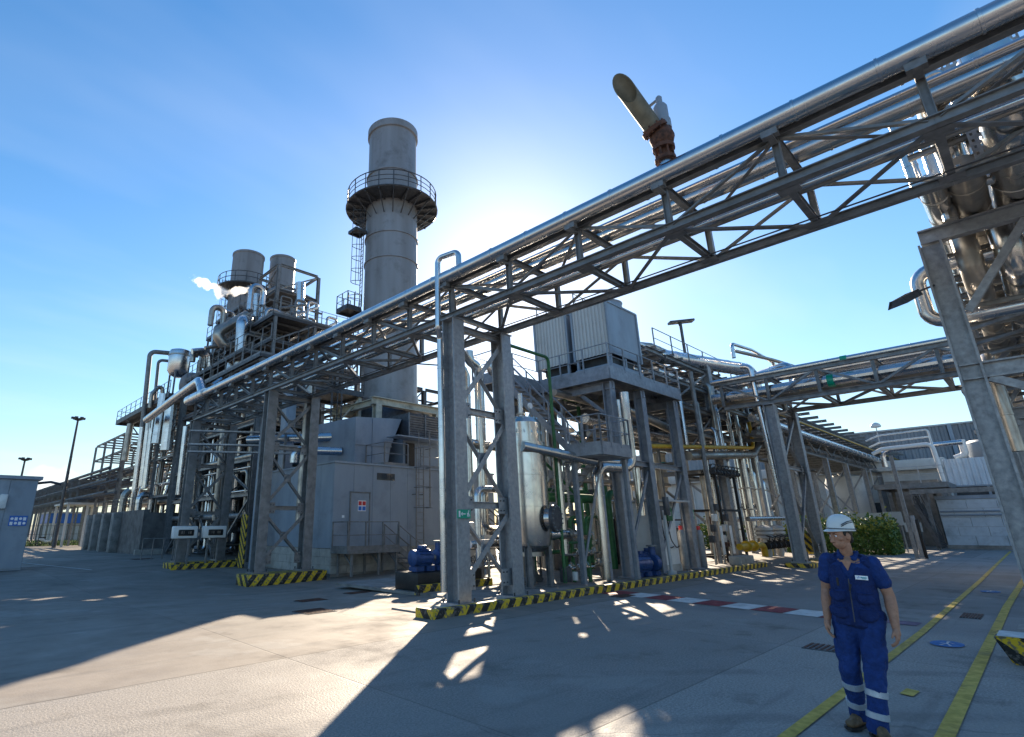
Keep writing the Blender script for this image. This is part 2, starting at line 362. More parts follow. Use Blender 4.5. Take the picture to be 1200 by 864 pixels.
def valve(t, p, d, r, material='steel', wheel=True, wd=(0, 0, 1), wm='steel'):
    """gate valve as one part with a handwheel sub-part"""
    p, d, wd = V(p), V(d).normalized(), V(wd); bm = bmesh.new()
    path = [(p+d*s_*r, 0) for s_ in (-1.8, -1.5, -1.5, -.8, .8, 1.5, 1.5, 1.8)]
    sweep(bm, path, [r*1.5, r*1.5, r, r*1.1, r*1.1, r, r*1.5, r*1.5], 10)
    sweep(bm, [(p, 0), (p+wd*r*2, 0), (p+wd*r*2, 0), (p+wd*r*2.3, 0), (p+wd*r*2.3, 0), (p+wd*r*4, 0)], [r*.8, r*.7, r*1.1, r*1.1, r*.25, r*.2], 8)
    o = bm_obj('valve', bm, material, t, 40)
    if wheel:
        bm = bmesh.new(); c_ = p+wd*r*3.8; a_ = wd.orthogonal().normalized(); b_ = wd.cross(a_)
        ring = [(c_+(a_*math.cos(k*math.pi/6)+b_*math.sin(k*math.pi/6))*r*1.5, 0) for k in range(13)]
        sweep(bm, ring, r*.16, 6); sweep(bm, [(c_-a_*r*1.5, 0), (c_+a_*r*1.5, 0)], r*.12, 6); sweep(bm, [(c_-b_*r*1.5, 0), (c_+b_*r*1.5, 0)], r*.12, 6)
        bm_obj('handwheel', bm, wm, o, 40)
    return o
# ================================================================ SETTING
def ground_mat():
    m, n, l, b = newmat('yard_concrete')
    g = n.new('ShaderNodeNewGeometry'); s = n.new('ShaderNodeSeparateXYZ'); l.new(g.outputs['Position'], s.inputs[0])
    def mm(op, a, c=0, e=None):
        q = n.new('ShaderNodeMath'); q.operation = op
        for i, z in enumerate((a, c, e)):
            if z is None: continue
            if isinstance(z, (int, float)): q.inputs[i].default_value = z
            else: l.new(z, q.inputs[i])
        return q.outputs[0]
    def nz(sc, det=6, ro=.6, vec=None, dis=0):
        t = n.new('ShaderNodeTexNoise'); t.inputs['Scale'].default_value = sc; t.inputs['Detail'].default_value = det; t.inputs['Roughness'].default_value = ro; t.inputs['Distortion'].default_value = dis
        l.new(vec or g.outputs['Position'], t.inputs['Vector']); return t.outputs[0]
    def ramp(v, a, c, lo=0, hi=1):
        q = n.new('ShaderNodeMapRange'); q.interpolation_type = 'SMOOTHSTEP'; q.inputs[1].default_value = a; q.inputs[2].default_value = c; q.inputs[3].default_value = lo; q.inputs[4].default_value = hi
        l.new(v, q.inputs[0]); return q.outputs[0]
    def mix(fac, a, c):
        q = n.new('ShaderNodeMix'); q.data_type = 'RGBA'
        if isinstance(fac, (int, float)): q.inputs['Factor'].default_value = fac
        else: l.new(fac, q.inputs['Factor'])
        for k, z in (('A', a), ('B', c)):
            if isinstance(z, tuple): q.inputs[k].default_value = (*z, 1)
            else: l.new(z, q.inputs[k])
        return q.outputs['Result']
    big = nz(.22, 3, .55); med = nz(1.1, 4, .65); fine = nz(38, 1, .8); sp = nz(160, 0, .6); med2 = nz(.6, 4, .7)
    # smooth poured concrete behind, coarse brushed lane in front (joint at y = 7.9), wobbling edge
    jy = mm('ADD', s.outputs[1], mm('MULTIPLY', mm('SUBTRACT', med, .5), .12))
    front = mm('SUBTRACT', 1, ramp(jy, 7.86, 7.9))
    c_back = mix(ramp(med, .35, .68), (.27, .238, .205), (.21, .182, .155)); c_back = mix(ramp(big, .4, .65), c_back, (.228, .205, .178))
    c_front = mix(ramp(fine, .35, .65), (.37, .338, .305), (.24, .222, .203)); c_front = mix(ramp(big, .42, .62, 0, .6), c_front, (.29, .272, .25))
    lane = mm('MULTIPLY', front, ramp(s.outputs[0], 12.5, 13.2)); 
    c_front = mix(mm('MULTIPLY', lane, .55), c_front, (.23, .225, .22))
    col = mix(front, c_back, c_front)
    # cast bays: each slab has its own tone
    wn = n.new('ShaderNodeTexWhiteNoise'); cbv = n.new('ShaderNodeCombineXYZ')
    l.new(mm('FLOOR', mm('DIVIDE', mm('ADD', s.outputs[0], 1.7), 6.0)), cbv.inputs[0]); l.new(mm('FLOOR', mm('DIVIDE', mm('SUBTRACT', s.outputs[1], 7.88), 4.6)), cbv.inputs[1]); l.new(cbv.outputs[0], wn.inputs[0])
    hsv = n.new('ShaderNodeHueSaturation'); l.new(col, hsv.inputs['Color']); l.new(mm('ADD', .84, mm('MULTIPLY', wn.outputs[0], .26)), hsv.inputs['Value']); col = hsv.outputs[0]
    # curved tyre tracks
    rad = mm('SQRT', mm('ADD', mm('POWER', mm('SUBTRACT', s.outputs[0], -3.0), 2), mm('POWER', mm('SUBTRACT', s.outputs[1], -9.0), 2)))
    tr1 = mm('SUBTRACT', 1, ramp(mm('ABSOLUTE', mm('SUBTRACT', mm('ABSOLUTE', mm('SUBTRACT', rad, 15.6)), .85)), .05, .2))
    col = mix(mm('MULTIPLY', mm('MULTIPLY', tr1, ramp(med, .38, .62)), .33), col, (.075, .07, .065))
    # stains, tyre scuffs and water marks with their own shapes
    col = mix(ramp(med2, .56, .70, 0, .5), col, (.12, .105, .09))
    col = mix(mm('MULTIPLY', ramp(nz(.35, 4, .72), .57, .63), .35), col, (.34, .325, .30))
    mp = n.new('ShaderNodeMapping'); mp.inputs['Scale'].default_value = (.25, 2.2, 1); mp.inputs['Rotation'].default_value = (0, 0, R(8)); l.new(g.outputs['Position'], mp.inputs[0])
    col = mix(ramp(nz(1.0, 3, .6, mp.outputs[0]), .55, .75, 0, .45), col, (.115, .11, .105))
    col = mix(ramp(sp, .62, .75, 0, .5), col, (.10, .095, .09))
    # cast joints and hairline cracks
    vor = n.new('ShaderNodeTexVoronoi'); vor.feature = 'DISTANCE_TO_EDGE'; vor.inputs['Scale'].default_value = .22
    wv = n.new('ShaderNodeVectorMath'); wv.operation = 'ADD'; cv_ = n.new('ShaderNodeVectorMath'); cv_.operation = 'SCALE'; cv_.inputs['Scale'].default_value = .8
    t_ = n.new('ShaderNodeTexNoise'); t_.inputs['Scale'].default_value = 1.3; t_.inputs['Detail'].default_value = 3; l.new(g.outputs['Position'], t_.inputs['Vector'])
    l.new(t_.outputs['Color'], cv_.inputs[0]); l.new(g.outputs['Position'], wv.inputs[0]); l.new(cv_.outputs[0], wv.inputs[1]); l.new(wv.outputs[0], vor.inputs['Vector'])
    crack = mm('MULTIPLY', mm('SUBTRACT', 1, ramp(vor.outputs['Distance'], .0, .006)), ramp(big, .45, .6))
    joint = mm('SUBTRACT', 1, ramp(mm('ABSOLUTE', mm('SUBTRACT', jy, 7.88)), .0, .03))
    xj = mm('ABSOLUTE', mm('SUBTRACT', mm('FRACT', mm('DIVIDE', mm('ADD', s.outputs[0], 4.7), 6.0)), .5))
    yj = mm('ABSOLUTE', mm('SUBTRACT', mm('FRACT', mm('ADD', mm('DIVIDE', mm('SUBTRACT', s.outputs[1], 7.88), 4.6), .5)), .5))
    joint2 = mm('MAXIMUM', mm('SUBTRACT', 1, ramp(xj, .0, .0028)), mm('SUBTRACT', 1, ramp(yj, .0, .004)))
    dk = mm('MAXIMUM', mm('MAXIMUM', mm('MULTIPLY', crack, .3), mm('MULTIPLY', joint, .6)), mm('MULTIPLY', joint2, .5))
    col = mix(dk, col, (.06, .055, .05))
    l.new(col, b.inputs['Base Color'])
    l.new(ramp(med2, .3, .7, .62, .92), b.inputs['Roughness']); b.inputs['Specular IOR Level'].default_value = .35
    bp = n.new('ShaderNodeBump'); bp.inputs['Strength'].default_value = .5; bp.inputs['Distance'].default_value = .012
    h = mm('ADD', mm('MULTIPLY', fine, mm('ADD', .35, mm('MULTIPLY', front, .9))), mm('MULTIPLY', med, 1.2)); h = mm('SUBTRACT', h, mm('MULTIPLY', dk, 1.5))
    l.new(h, bp.inputs['Height']); l.new(bp.outputs[0], b.inputs['Normal'])
    return m
M['ground'] = ground_mat()
def gz(x, y):
    d = math.hypot((x-9.0)/9.0, (y-19.0)/9.0)
    return -.2*(1-d*d)**2 if d < 1 else 0.0
xs = [-1200, -400, -150, -60, -30, -15] + [-8+.8*i for i in range(60)] + [45, 60, 90, 150, 400, 1200]
ys = [-1200, -400, -150, -60, -30, -15, -6] + [-2+.8*i for i in range(45)] + [40, 50, 70, 110, 200, 500, 1200]
bm = bmesh.new(); gv = [[bm.verts.new((x, y, gz(x, y))) for y in ys] for x in xs]
for i in range(len(xs)-1):
    for j in range(len(ys)-1): bm.faces.new((gv[i][j], gv[i+1][j], gv[i+1][j+1], gv[i][j+1]))
struct(bm_obj('ground', bm, 'ground', None, 60))
# concrete slab of the process area behind the striped kerb
struct(box(None, 'process_slab', (8.35, 9.02, -.05), (10.6, 10.6, .03), 'concd')); struct(box(None, 'process_slab', (10.602, 9.02, -.05), (28.5, 16.5, .032), 'concd'))
# ---- striped kerbs
def kerb(label, a, b, z0=0, h=.16, w_=.17, material='haz', name='hazard_kerb'):
    a, b = V((*a, 0)), V((*b, 0)); d = (b-a); ln = d.length; d /= ln; s_ = V((-d.y, d.x, 0)); bm = bmesh.new()
    pr = [(0, 0), (0, h-.025), (.025, h), (w_-.025, h), (w_, h-.025), (w_, 0)]
    r1 = [bm.verts.new(a+s_*p+V((0, 0, z0-.02+z))) for p, z in pr]; r2 = [bm.verts.new(b+s_*p+V((0, 0, z0-.02+z))) for p, z in pr]
    for i in range(5): bm.faces.new((r1[i], r2[i], r2[i+1], r1[i+1]))
    bm.faces.new(r1); bm.faces.new(r2[::-1])
    bmesh.ops.recalc_face_normals(bm, faces=bm.faces[:])
    return tag(bm_obj(name, bm, material), label, 'kerb')
kerb('long black and yellow striped kerb running along the front of the process area', (8.0, 8.82), (27.6, 8.82), h=.2)
kerb('short striped kerb stub closing the left end of the long kerb', (8.17, 8.995), (8.17, 9.35), h=.2)
kerb('striped kerb in front of the black pump plinth behind the front bent', (10.55, 12.2), (13.6, 12.2), h=.25)
# ---- floor markings (thin painted sheets)
def sheet(name, poly, z, material, label=None, cat='marking', parent=None, th_=.0):
    bm = bmesh.new(); bm.faces.new([bm.verts.new((x, y, z)) for x, y in poly])
    bmesh.ops.recalc_face_normals(bm, faces=bm.faces[:])
    for f in bm.faces:
        if f.normal.z < 0: f.normal_flip()
    o = bm_obj(name, bm, material, parent)
    if label: tag(o, label, cat)
    return o
def stripe(name, pts, wd, z, material, label, cat='floor marking'):
    bm = bmesh.new(); pv = None; n_ = len(pts)
    for i, p in enumerate(pts):
        p = V((*p, 0)); d = (V((*pts[min(i+1, n_-1)], 0))-V((*pts[max(i-1, 0)], 0))).normalized(); s_ = V((-d.y, d.x, 0))*wd/2
        v = (bm.verts.new((p.x+s_.x, p.y+s_.y, z)), bm.verts.new((p.x-s_.x, p.y-s_.y, z)))
        if pv: bm.faces.new((pv[0], pv[1], v[1], v[0]))
        pv = v
    bmesh.ops.recalc_face_normals(bm, faces=bm.faces[:])
    return tag(bm_obj(name, bm, material), label, cat)
# ---- Z() of photo points was measured once; these are the resulting yard coordinates
t = thing('crossing_band', 'red and white painted band crossing the lane in front of the striped kerb', 'floor marking', (14.5, 5.5, .008))
p0, p1 = V((14.62, 8.75)), V((13.98, 2.9)); nd = 9
for i in range(nd):
    a = p0+(p1-p0)*(i/nd); b = p0+(p1-p0)*((i+.97)/nd); d = (p1-p0).normalized(); s_ = V((-d.y, d.x))*.45
    sheet('dash', [a+s_, a-s_, b-s_, b+s_], .008, 'redw' if i % 2 == 0 else 'whitef', parent=t)
sheet('faded_patch', [(14.22, 2.86), (13.74, 2.88), (13.70, 2.12), (14.2, 2.1)], .008, 'purp', 'faded purple paint patch on the lane behind the worker', 'floor marking')
stripe('lane_line', [(-2, 2.02), (6, 2.02), (13, 1.96), (25, 2.03), (36, 2.16), (50, 2.3)], .11, .012, 'yelf', 'yellow walkway line passing just behind the worker\'s feet')
stripe('lane_line', [(-2, 1.06), (7, 1.08), (18, 1.15), (30, 1.1), (50, 1.1)], .13, .012, 'yelf', 'yellow walkway line nearest the right edge of the yard')
sheet('paint_patch', [(8.28, 1.46), (8.58, 1.44), (8.62, 1.56), (8.32, 1.58)], .012, 'yelf', 'small yellow paint dab between the two walkway lines', 'floor marking')
def floor_sign(cx, cy, r, label):
    t = thing('walkway_symbol', label, 'floor marking', (cx, cy, .012))
    sheet('disc', [(cx+r*1.5*math.cos(a*math.pi/12), cy+r*math.sin(a*math.pi/12)) for a in range(24)], .012, 'bluef', parent=t)
    k = r*.9
    sheet('figure_head', [(cx+k*1.0+k*.2*math.cos(a*math.pi/5), cy+k*.14*math.sin(a*math.pi/5)) for a in range(10)], .016, 'whitef', parent=t)
    sheet('figure_body', [(cx+k*.75, cy+.09*k), (cx+k*.75, cy-.09*k), (cx-k*.1, cy-.06*k), (cx-k*.1, cy+.06*k)], .016, 'whitef', parent=t)
    for s1 in (-1, 1):
        sheet('figure_limb', [(cx-k*.1, cy), (cx-k*.15, cy+s1*.14*k), (cx-k*1.1, cy+s1*.42*k), (cx-k*1.1, cy+s1*.25*k)], .0165, 'whitef', parent=t)
        sheet('figure_limb', [(cx+k*.7, cy+s1*.05*k), (cx+k*.6, cy+s1*.15*k), (cx+k*.1, cy+s1*.5*k), (cx+k*.12, cy+s1*.36*k)], .0165, 'whitef', parent=t)
floor_sign(12.05, 1.55, .2, 'blue pedestrian disc with white walking figure, nearest one in the walkway')
floor_sign(21.5, 1.6, .2, 'blue pedestrian disc farther down the walkway')
def drain(cx, cy, lx, ly, label, rot=0):
    t = thing('drain_grate', label, 'drain', (cx, cy, gz(cx, cy)+.006)); z = gz(cx, cy)+.012
    box(t, 'frame', (cx-lx/2, cy-ly/2, z-.02), (cx+lx/2, cy+ly/2, z), 'dark'); n_ = 7
    for i in range(n_):
        y_ = cy-ly/2+ly*(i+.5)/n_; box(t, 'bar', (cx-lx/2+.03, y_-.015, z), (cx+lx/2-.03, y_+.015, z+.008), 'rust')
drain(6.95, 11.6, .75, .7, 'dark square drain grate in front of the striped plinth, in the sunlit edge')
drain(10.45, 2.75, .5, .5, 'dark square drain cover behind the worker')
drain(15.85, 1.55, .8, .3, 'narrow drain slot between the walkway lines')
drain(8.2, 13.9, .8, .45, 'dark drain grate in the shade before the left bent')
drain(10.2, 14.6, .8, .4, 'dark drain grate near the raised door platform')
drain(14.05, 8.05, .7, .35, 'dark drain grate beside the end of the red and white band')
drain(10.5, 38.0, 1.2, .8, 'dark drain cover far back in front of the concrete pit wall')
# ================================================================ MAIN PIPE BRIDGE
YS = [-9.6, -7.7, -5.8, -3.9, -2.0, -.15, 1.7, 3.6, 5.55, 7.5, 9.5, 11.25, 13.0, 14.75, 16.5, 18.25, 20.0, 21.7, 23.4, 25.1, 26.8, 28.5]
XN, XF, ZB, ZT = 9.4, 11.4, 7.12, 8.02
t = thing('pipe_bridge', 'long grey steel truss bridge carrying pipes overhead across the yard', 'pipe bridge', (10.4, 9.5, 7.1))
for x in (XN, XF):
    for a, b in ((-9.6, -.15), (-.15, 9.5), (9.5, 20.0), (20.0, 28.6)):
        beam(t, 'bottom_chord', (x, a, ZB), (x, b-.004, ZB), .14, .16, 'I', 'steel'); beam(t, 'top_chord', (x, a, ZT), (x, b-.004, ZT), .13, .14, 'I', 'steel')
    for i, y in enumerate(YS):
        beam(t, 'upright', (x, y, ZB+.09), (x, y, ZT-.08), .11, .11, 'I', 'steel')
        if i < len(YS)-1:
            y2 = YS[i+1]; a, b = ((y, ZB+.06), (y2, ZT-.05)) if (i % 2) else ((y, ZT-.05), (y2, ZB+.06))
            beam(t, 'diagonal', (x-.005, a[0]+.05, a[1]), (x-.005, b[0]-.05, b[1]), .08, .08, 'L', 'steel')
for i, y in enumerate(YS):
    beam(t, 'cross_beam', (XN+.08, y, ZB+.01), (XF-.08, y, ZB+.01), .11, .13, 'I', 'steel'); beam(t, 'cross_beam', (XN+.08, y, ZT-.01), (XF-.08, y, ZT-.01), .11, .13, 'I', 'steel')
    for x, s1 in ((XN, 1), (XF, -1)): box(t, 'gusset_plate', (x+s1*.10, y-.16, ZB-.075), (x+s1*.34, y+.16, ZB-.067), 'steel') if x == XN else box(t, 'gusset_plate', (x-.34, y-.16, ZB-.075), (x-.10, y+.16, ZB-.067), 'steel')
    if i < len(YS)-1:
        y2 = YS[i+1]; xa, xb = (XN+.1, XF-.1) if i % 2 else (XF-.1, XN+.1)
        beam(t, 'plan_brace', (xa, y+.06, ZB-.02), (xb, y2-.06, ZB-.02), .085, .085, 'L', 'steel')
        beam(t, 'plan_brace', (xb, y+.06, ZT-.02), (xa, y2-.06, ZT-.02), .07, .07, 'L', 'steel')
beam(t, 'cable_conduit', (10.85, -9, ZB-.1), (10.85, 20, ZB-.1), .03, .03, 'T', 'dark')
# ---- support bents
def bent(y, label, plinth, zs, colw=.42, brace=.13, x0=XN+.08, x1=XF, ztop=ZB-.09, mt='galv', zf=0):
    t = thing('support_bent', label, 'support bent', ((x0+x1)/2, y, zf), group='bents carrying the main pipe bridge')
    for x in (x0, x1):
        beam(t, 'column', (x, y, zf+.12), (x, y, ztop-.03), colw*.95, colw, 'I', mt, (0, 1, 0))
        box(t, 'base_plate', (x-.3, y-.3, zf+.05), (x+.3, y+.3, zf+.118), mt); box(t, 'cap_plate', (x-.24, y-.24, ztop-.028), (x+.24, y+.24, ztop), mt)
        for sx in (-1, 1):
            for sy in (-1, 1): beam(t, 'anchor_bolt', (x+sx*.25, y+sy*.25, zf+.118), (x+sx*.25, y+sy*.25, zf+.2), .045, .045, 'T', 'dark')
    c = colw*.5
    for i, z in enumerate(zs):
        beam(t, 'cross_beam', (x0+.03, y, z), (x1-.03, y, z), .16, .16, 'I', mt)
    lv = [zf+.35]+list(zs)
    for a, b in zip(lv, lv[1:]):
        beam(t, 'brace', (x0+.06, y-.05, a+.12), (x1-.06, y-.05, b-.12), brace, brace, 'L', mt); beam(t, 'brace', (x1-.06, y+.05, a+.12), (x0+.06, y+.05, b-.12), brace, brace, 'L', mt)
    for z in lv[1:-1]+[lv[0]+.2]:
        for x, s1 in ((x0, 1), (x1, -1)):
            g_ = box(t, 'gusset_plate', (min(x+s1*.05, x+s1*.48), y-.075, z-.2), (max(x+s1*.05, x+s1*.48), y-.062, z+.2), mt)
            for bx_, bz_ in ((.3, -.12), (.42, -.12), (.3, .12), (.42, .12)): beam(g_, 'bolt', (x+s1*bx_, y-.1, z+bz_), (x+s1*bx_, y-.075, z+bz_), .035, .035, 'T', 'dark')
    for a, b in zip(lv, lv[1:]): box(t, 'cross_plate', ((x0+x1)/2-.14, y-.02, (a+b)/2-.14), ((x0+x1)/2+.14, y+.02, (a+b)/2+.14), mt)
    if plinth:
        o = box(t, 'plinth', (x0-.55, y-.5, zf-.35), (x1+.75, y+.5, zf+.05), M_PL, .03); o['label'] = 'black and yellow striped concrete plinth'
    else:
        for x in (x0, x1): box(t, 'pedestal', (x-.42, y-.42, zf-.2), (x+.42, y+.42, zf+.05), 'conc', .02)
    return t
M_PL = 'haz'
tb1 = bent(9.55, 'galvanised cross-braced bridge bent at the corner of the striped kerb, with the green sign', False, (2.28, 4.62, 6.85), zf=.02)
tb2 = bent(20.0, 'cross-braced bridge bent on the striped plinth left of the grey turbine building', True, (2.5, 4.8, 6.85), zf=.14, mt='steel')
tb3 = bent(28.4, 'bridge bent at the far left end, behind the two white display boxes', True, (2.5, 4.8, 6.85), zf=.2, mt='steel')
bent(-8.2, 'bridge bent standing past the right edge of the yard', False, (2.28, 4.62, 6.85), zf=.02)
# green escape sign on the front column
sg = thing('escape_sign', 'small green escape route sign with white arrow and figure on the front column', 'sign', (9.46, 9.31, 2.05))
box(sg, 'plate', (9.24, 9.295, 1.96), (9.68, 9.315, 2.16), 'teal')
box(sg, 'door_symbol', (9.28, 9.288, 1.99), (9.33, 9.2945, 2.13), 'signw'); beam(sg, 'arrow_shaft', (9.37, 9.291, 2.06), (9.50, 9.291, 2.06), .007, .022, 'B', 'signw')
for s1 in (-1, 1): beam(sg, 'arrow_head', (9.36, 9.291, 2.06), (9.40, 9.291, 2.06+s1*.035), .007, .018, 'B', 'signw')
beam(sg, 'figure', (9.57, 9.291, 2.0), (9.60, 9.291, 2.10), .007, .03, 'B', 'signw'); beam(sg, 'figure', (9.55, 9.291, 2.07), (9.64, 9.291, 2.05), .007, .018, 'B', 'signw'); beam(sg, 'figure', (9.60, 9.291, 2.0), (9.64, 9.291, 2.03), .007, .018, 'B', 'signw'); beam(sg, 'figure', (9.60, 9.291, 2.115), (9.625, 9.291, 2.135), .007, .025, 'B', 'signw')
# ---- pipes lying on the bridge
pipe('clad_pipe', [(9.15, -10, 8.13), (9.15, 26.6, 8.13)], .17, 'clad', seam=1.05, seg=28, label='large shiny clad steam pipe along the near top edge of the pipe bridge')
pipe('clad_pipe', [(9.15, 26.62, 8.13), (9.15, 29.2, 8.13), (9.9, 29.3, 8.5)], .25, 'clad', seam=.8, seg=24, bend=.4, label='wide clad end piece closing the big pipe at the far left bridge end')
for y in [v for v in YS if v < 26]:
    o_ = box(t, 'pipe_shoe', (9.08, y-.12, 7.86), (9.22, y+.12, 7.975), 'steel'); o_ = beam(t, 'shoe_bracket', (9.02, y, 7.84), (9.34, y, 7.84), .1, .05, 'B', 'steel')
pipe('clad_pipe', [(9.64, -10, 8.24), (9.64, 27.5, 8.24)], .16, 'dull', seam=1.3, seg=20, label='dull wide clad pipe lying right beside the shiny edge pipe on the bridge')
pipe('clad_pipe', [(10.12, -10, 8.18), (10.12, 27.0, 8.18)], .08, 'clad', seam=1.2, seg=18, label='slim bright pipe along the middle of the bridge deck')
pipe('clad_pipe', [(10.66, -1.6, 8.27), (10.66, 27.0, 8.27)], .17, 'stain', seam=1.1, seg=18, label='bright stainless pipe over the far half of the bridge deck')
pipe('clad_pipe', [(11.14, -10, 8.17), (11.14, 27.0, 8.17)], .07, 'dull', seam=1.4, seg=14, label='slim weathered pipe along the far edge of the bridge deck')
pipe('conduit_pipe', [(10.05, -10, 7.28), (10.05, 27.0, 7.28)], .06, 'clad', seg=10, label='thin bright conduit low in the bridge, left of its twin')
pipe('conduit_pipe', [(10.22, -10, 7.27), (10.22, 27.0, 7.27)], .045, 'dull', seg=10, label='thin dull conduit low in the bridge beside the bright one')
# drop leg beside the front column
pipe('drop_pipe', [(9.15, 8.95, 8.25), (9.15, 8.95, 8.72), (9.02, 9.62, 8.72), (9.0, 9.62, 6.72), (9.17, 9.74, 6.5), (9.2, 9.75, .35)], .075, 'clad', seam=1.4, seg=14, bend=.16, label='slim silver pipe looping off the big pipe and dropping down beside the front column')
# relief valve with oblique vent pipe
t = thing('relief_valve', 'rusty relief valve with slant-cut cream vent pipe on top of the big pipe', 'valve', (9.17, 3.4, 8.37))
beam(t, 'nozzle', (9.17, 3.4, 8.22), (9.17, 3.4, 8.38), .24, .24, 'O', 'clad'); flange(t, (9.17, 3.4, 8.40), (0, 0, 1), .19, 'rust', .07); beam(t, 'neck', (9.17, 3.4, 8.43), (9.17, 3.4, 8.62), .2, .2, 'O', 'rust'); flange(t, (9.17, 3.4, 8.66), (0, 0, 1), .2, 'rust', .08)
for a in range(8): beam(t, 'bolt', (9.17+.165*math.cos(a*.785), 3.4+.165*math.sin(a*.785), 8.36), (9.17+.165*math.cos(a*.785), 3.4+.165*math.sin(a*.785), 8.74), .035, .035, 'T', 'rust')
lathe('valve_body', [(.12, 8.68), (.19, 8.76), (.23, 8.9), (.19, 9.06), (.13, 9.12)], (9.17, 3.4, 0), 'rust', t, 18, 50)
vd = V((-.45, .25, .86)).normalized(); c0 = V((9.17, 3.4, 8.85))+vd*.16; s_ = vd.orthogonal().normalized(); q_ = vd.cross(s_)
flange(t, c0+vd*.10, vd, .24, 'rust', .08)
bm = bmesh.new(); r1, r2, r3 = [], [], []; cutn = V((-.77, -.28, -.58)).normalized()
for k in range(24):
    e_ = s_*math.cos(k*math.pi/12)+q_*math.sin(k*math.pi/12); lng = 1.15-.34*e_.dot(cutn)/.85
    r1.append(bm.verts.new(c0+vd*.12+e_*.165)); r2.append(bm.verts.new(c0+vd*lng+e_*.175)); r3.append(bm.verts.new(c0+vd*(lng-.02)+e_*.155))
r4 = [bm.verts.new(c0+vd*.3+(s_*math.cos(k*math.pi/12)+q_*math.sin(k*math.pi/12))*.155) for k in range(24)]
for A_, B_ in ((r1, r2), (r2, r3), (r3, r4)):
    for k in range(24): bm.faces.new((A_[k], A_[(k+1) % 24], B_[(k+1) % 24], B_[k]))
for k in range(8): a_ = k*math.pi/4; q0 = c0+vd*.03+(s_*math.cos(a_)+q_*math.sin(a_))*.205; beam(t, 'bolt', q0, q0+vd*.15, .035, .035, 'T', 'rust')
bm.faces.new(r4); bm_obj('vent_pipe', bm, 'tan', t, 40)
lathe('bonnet', [(.15, 9.1), (.15, 9.3), (.13, 9.32), (.13, 9.62), (.10, 9.68), (.06, 9.72), (.06, 9.86), (.03, 9.9)], (9.22, 3.36, 0), 'panel', t, 16, 40)
beam(t, 'lever', (9.22, 3.36, 9.84), (9.22, 3.62, 9.78), .03, .05, 'B', 'steel')
# floodlight on an arm under the bridge
def floodlight(label, a, b, size=.32, mt='dark'):
    a, b = V(a), V(b); t = thing('flood_lamp', label, 'lamp', tuple(a)); d = (b-a).normalized(); beam(t, 'arm', a, b, .045, .045, 'T', mt)
    s_ = V((-d.y, d.x, 0)).normalized(); bm = bmesh.new(); bmesh.ops.create_cube(bm, size=1)
    for v in bm.verts:
        k = .7 if v.co.z > 0 else 1; e = v.co
        v.co = b+d*(e.x+.5)*size*1.25*(1)+s_*e.y*size*k+V((0, 0, 1))*(e.z*size*.32-.02-(e.x+.5)*size*.12)
    bmesh.ops.bevel(bm, geom=bm.edges[:], offset=.02, segments=2, affect='EDGES'); bm_obj('housing', bm, mt, t, 40)
    bm = bmesh.new(); q = [b+d*(x+.5)*size*1.25+s_*y*size+V((0, 0, -size*.16-.028-(x+.5)*size*.12)) for x, y in ((-.4, -.42), (.4, -.42), (.4, .42), (-.4, .42))]
    bm.faces.new([bm.verts.new(z) for z in q]); bm_obj('lens', bm, 'glass', t)
    beam(t, 'bracket', b-d*.04, b+d*.05, .09, .09, 'B', mt)
floodlight('grey flood lamp on a short arm under the bridge, left of the front column', (11.3, 13.2, 7.0), (11.75, 11.95, 6.72))
# ================================================================ TURBINE BUILDING
GX0, GX1, GY0, GY1 = 12.5, 22.5, 19.85, 27.0
t = thing('turbine_building', 'blue grey panelled turbine enclosure on a pale block base, with a door platform', 'building', (17, 23, 0))
box(t, 'core', (GX0+.06, GY0+.06, .1), (GX1, GY1, 4.36), 'dark')
pl = box(t, 'base_wall', (GX0+.04, GY0+.04, -.3), (GX1+.02, GY1, .955), 'concd')
bx_ = .80
for r_ in range(3):
    for k in range(13):
        x0 = GX0+k*bx_-(bx_/2 if r_ % 2 else 0); x1 = min(x0+bx_-.015, GX1); x0 = max(x0, GX0)
        if x1-x0 > .05: box(pl, 'block', (x0, GY0, r_*.315-.0), (x1, GY0+.05, r_*.315+.303), 'conc')
    for k in range(9):
        y0 = GY0+.06+k*bx_-(bx_/2 if r_ % 2 else 0); y1 = min(y0+bx_-.015, GY1); y0 = max(y0, GY0+.06)
        if y1-y0 > .05: box(pl, 'block', (GX0, y0, r_*.315), (GX0+.05, y1, r_*.315+.303), 'conc')
for k in range(10):
    x0 = GX0+k*1.0; box(t, 'wall_panel', (x0+.006, GY0, .962), (x0+.994, GY0+.055, 4.38), 'panel')
for k in range(7):
    y0 = GY0+.062+k*1.0; box(t, 'wall_panel', (GX0, y0+.004, .962), (GX0+.055, y0+.996, 4.38), 'panel')
box(t, 'roof', (GX0-.05, GY0-.05, 4.385), (GX1+.05, GY1+.05, 4.47), 'panel'); beam(t, 'sill_trim', (GX0-.02, GY0-.02, .958), (GX1, GY0-.02, .958), .04, .05, 'B', 'panel')
dr = box(t, 'door', (13.36, GY0-.035, .98), (14.3, GY0-.005, 3.16), 'panel')
for a_, b_ in (((13.33, .97), (13.33, 3.2)), ((14.33, .97), (14.33, 3.2)), ((13.30, 3.2), (14.36, 3.2))): beam(dr, 'door_frame', (a_[0], GY0-.03, a_[1]), (b_[0], GY0-.03, b_[1]), .05, .05, 'B', 'steel')
box(dr, 'handle', (14.15, GY0-.09, 1.95), (14.22, GY0-.036, 2.0), 'dark')
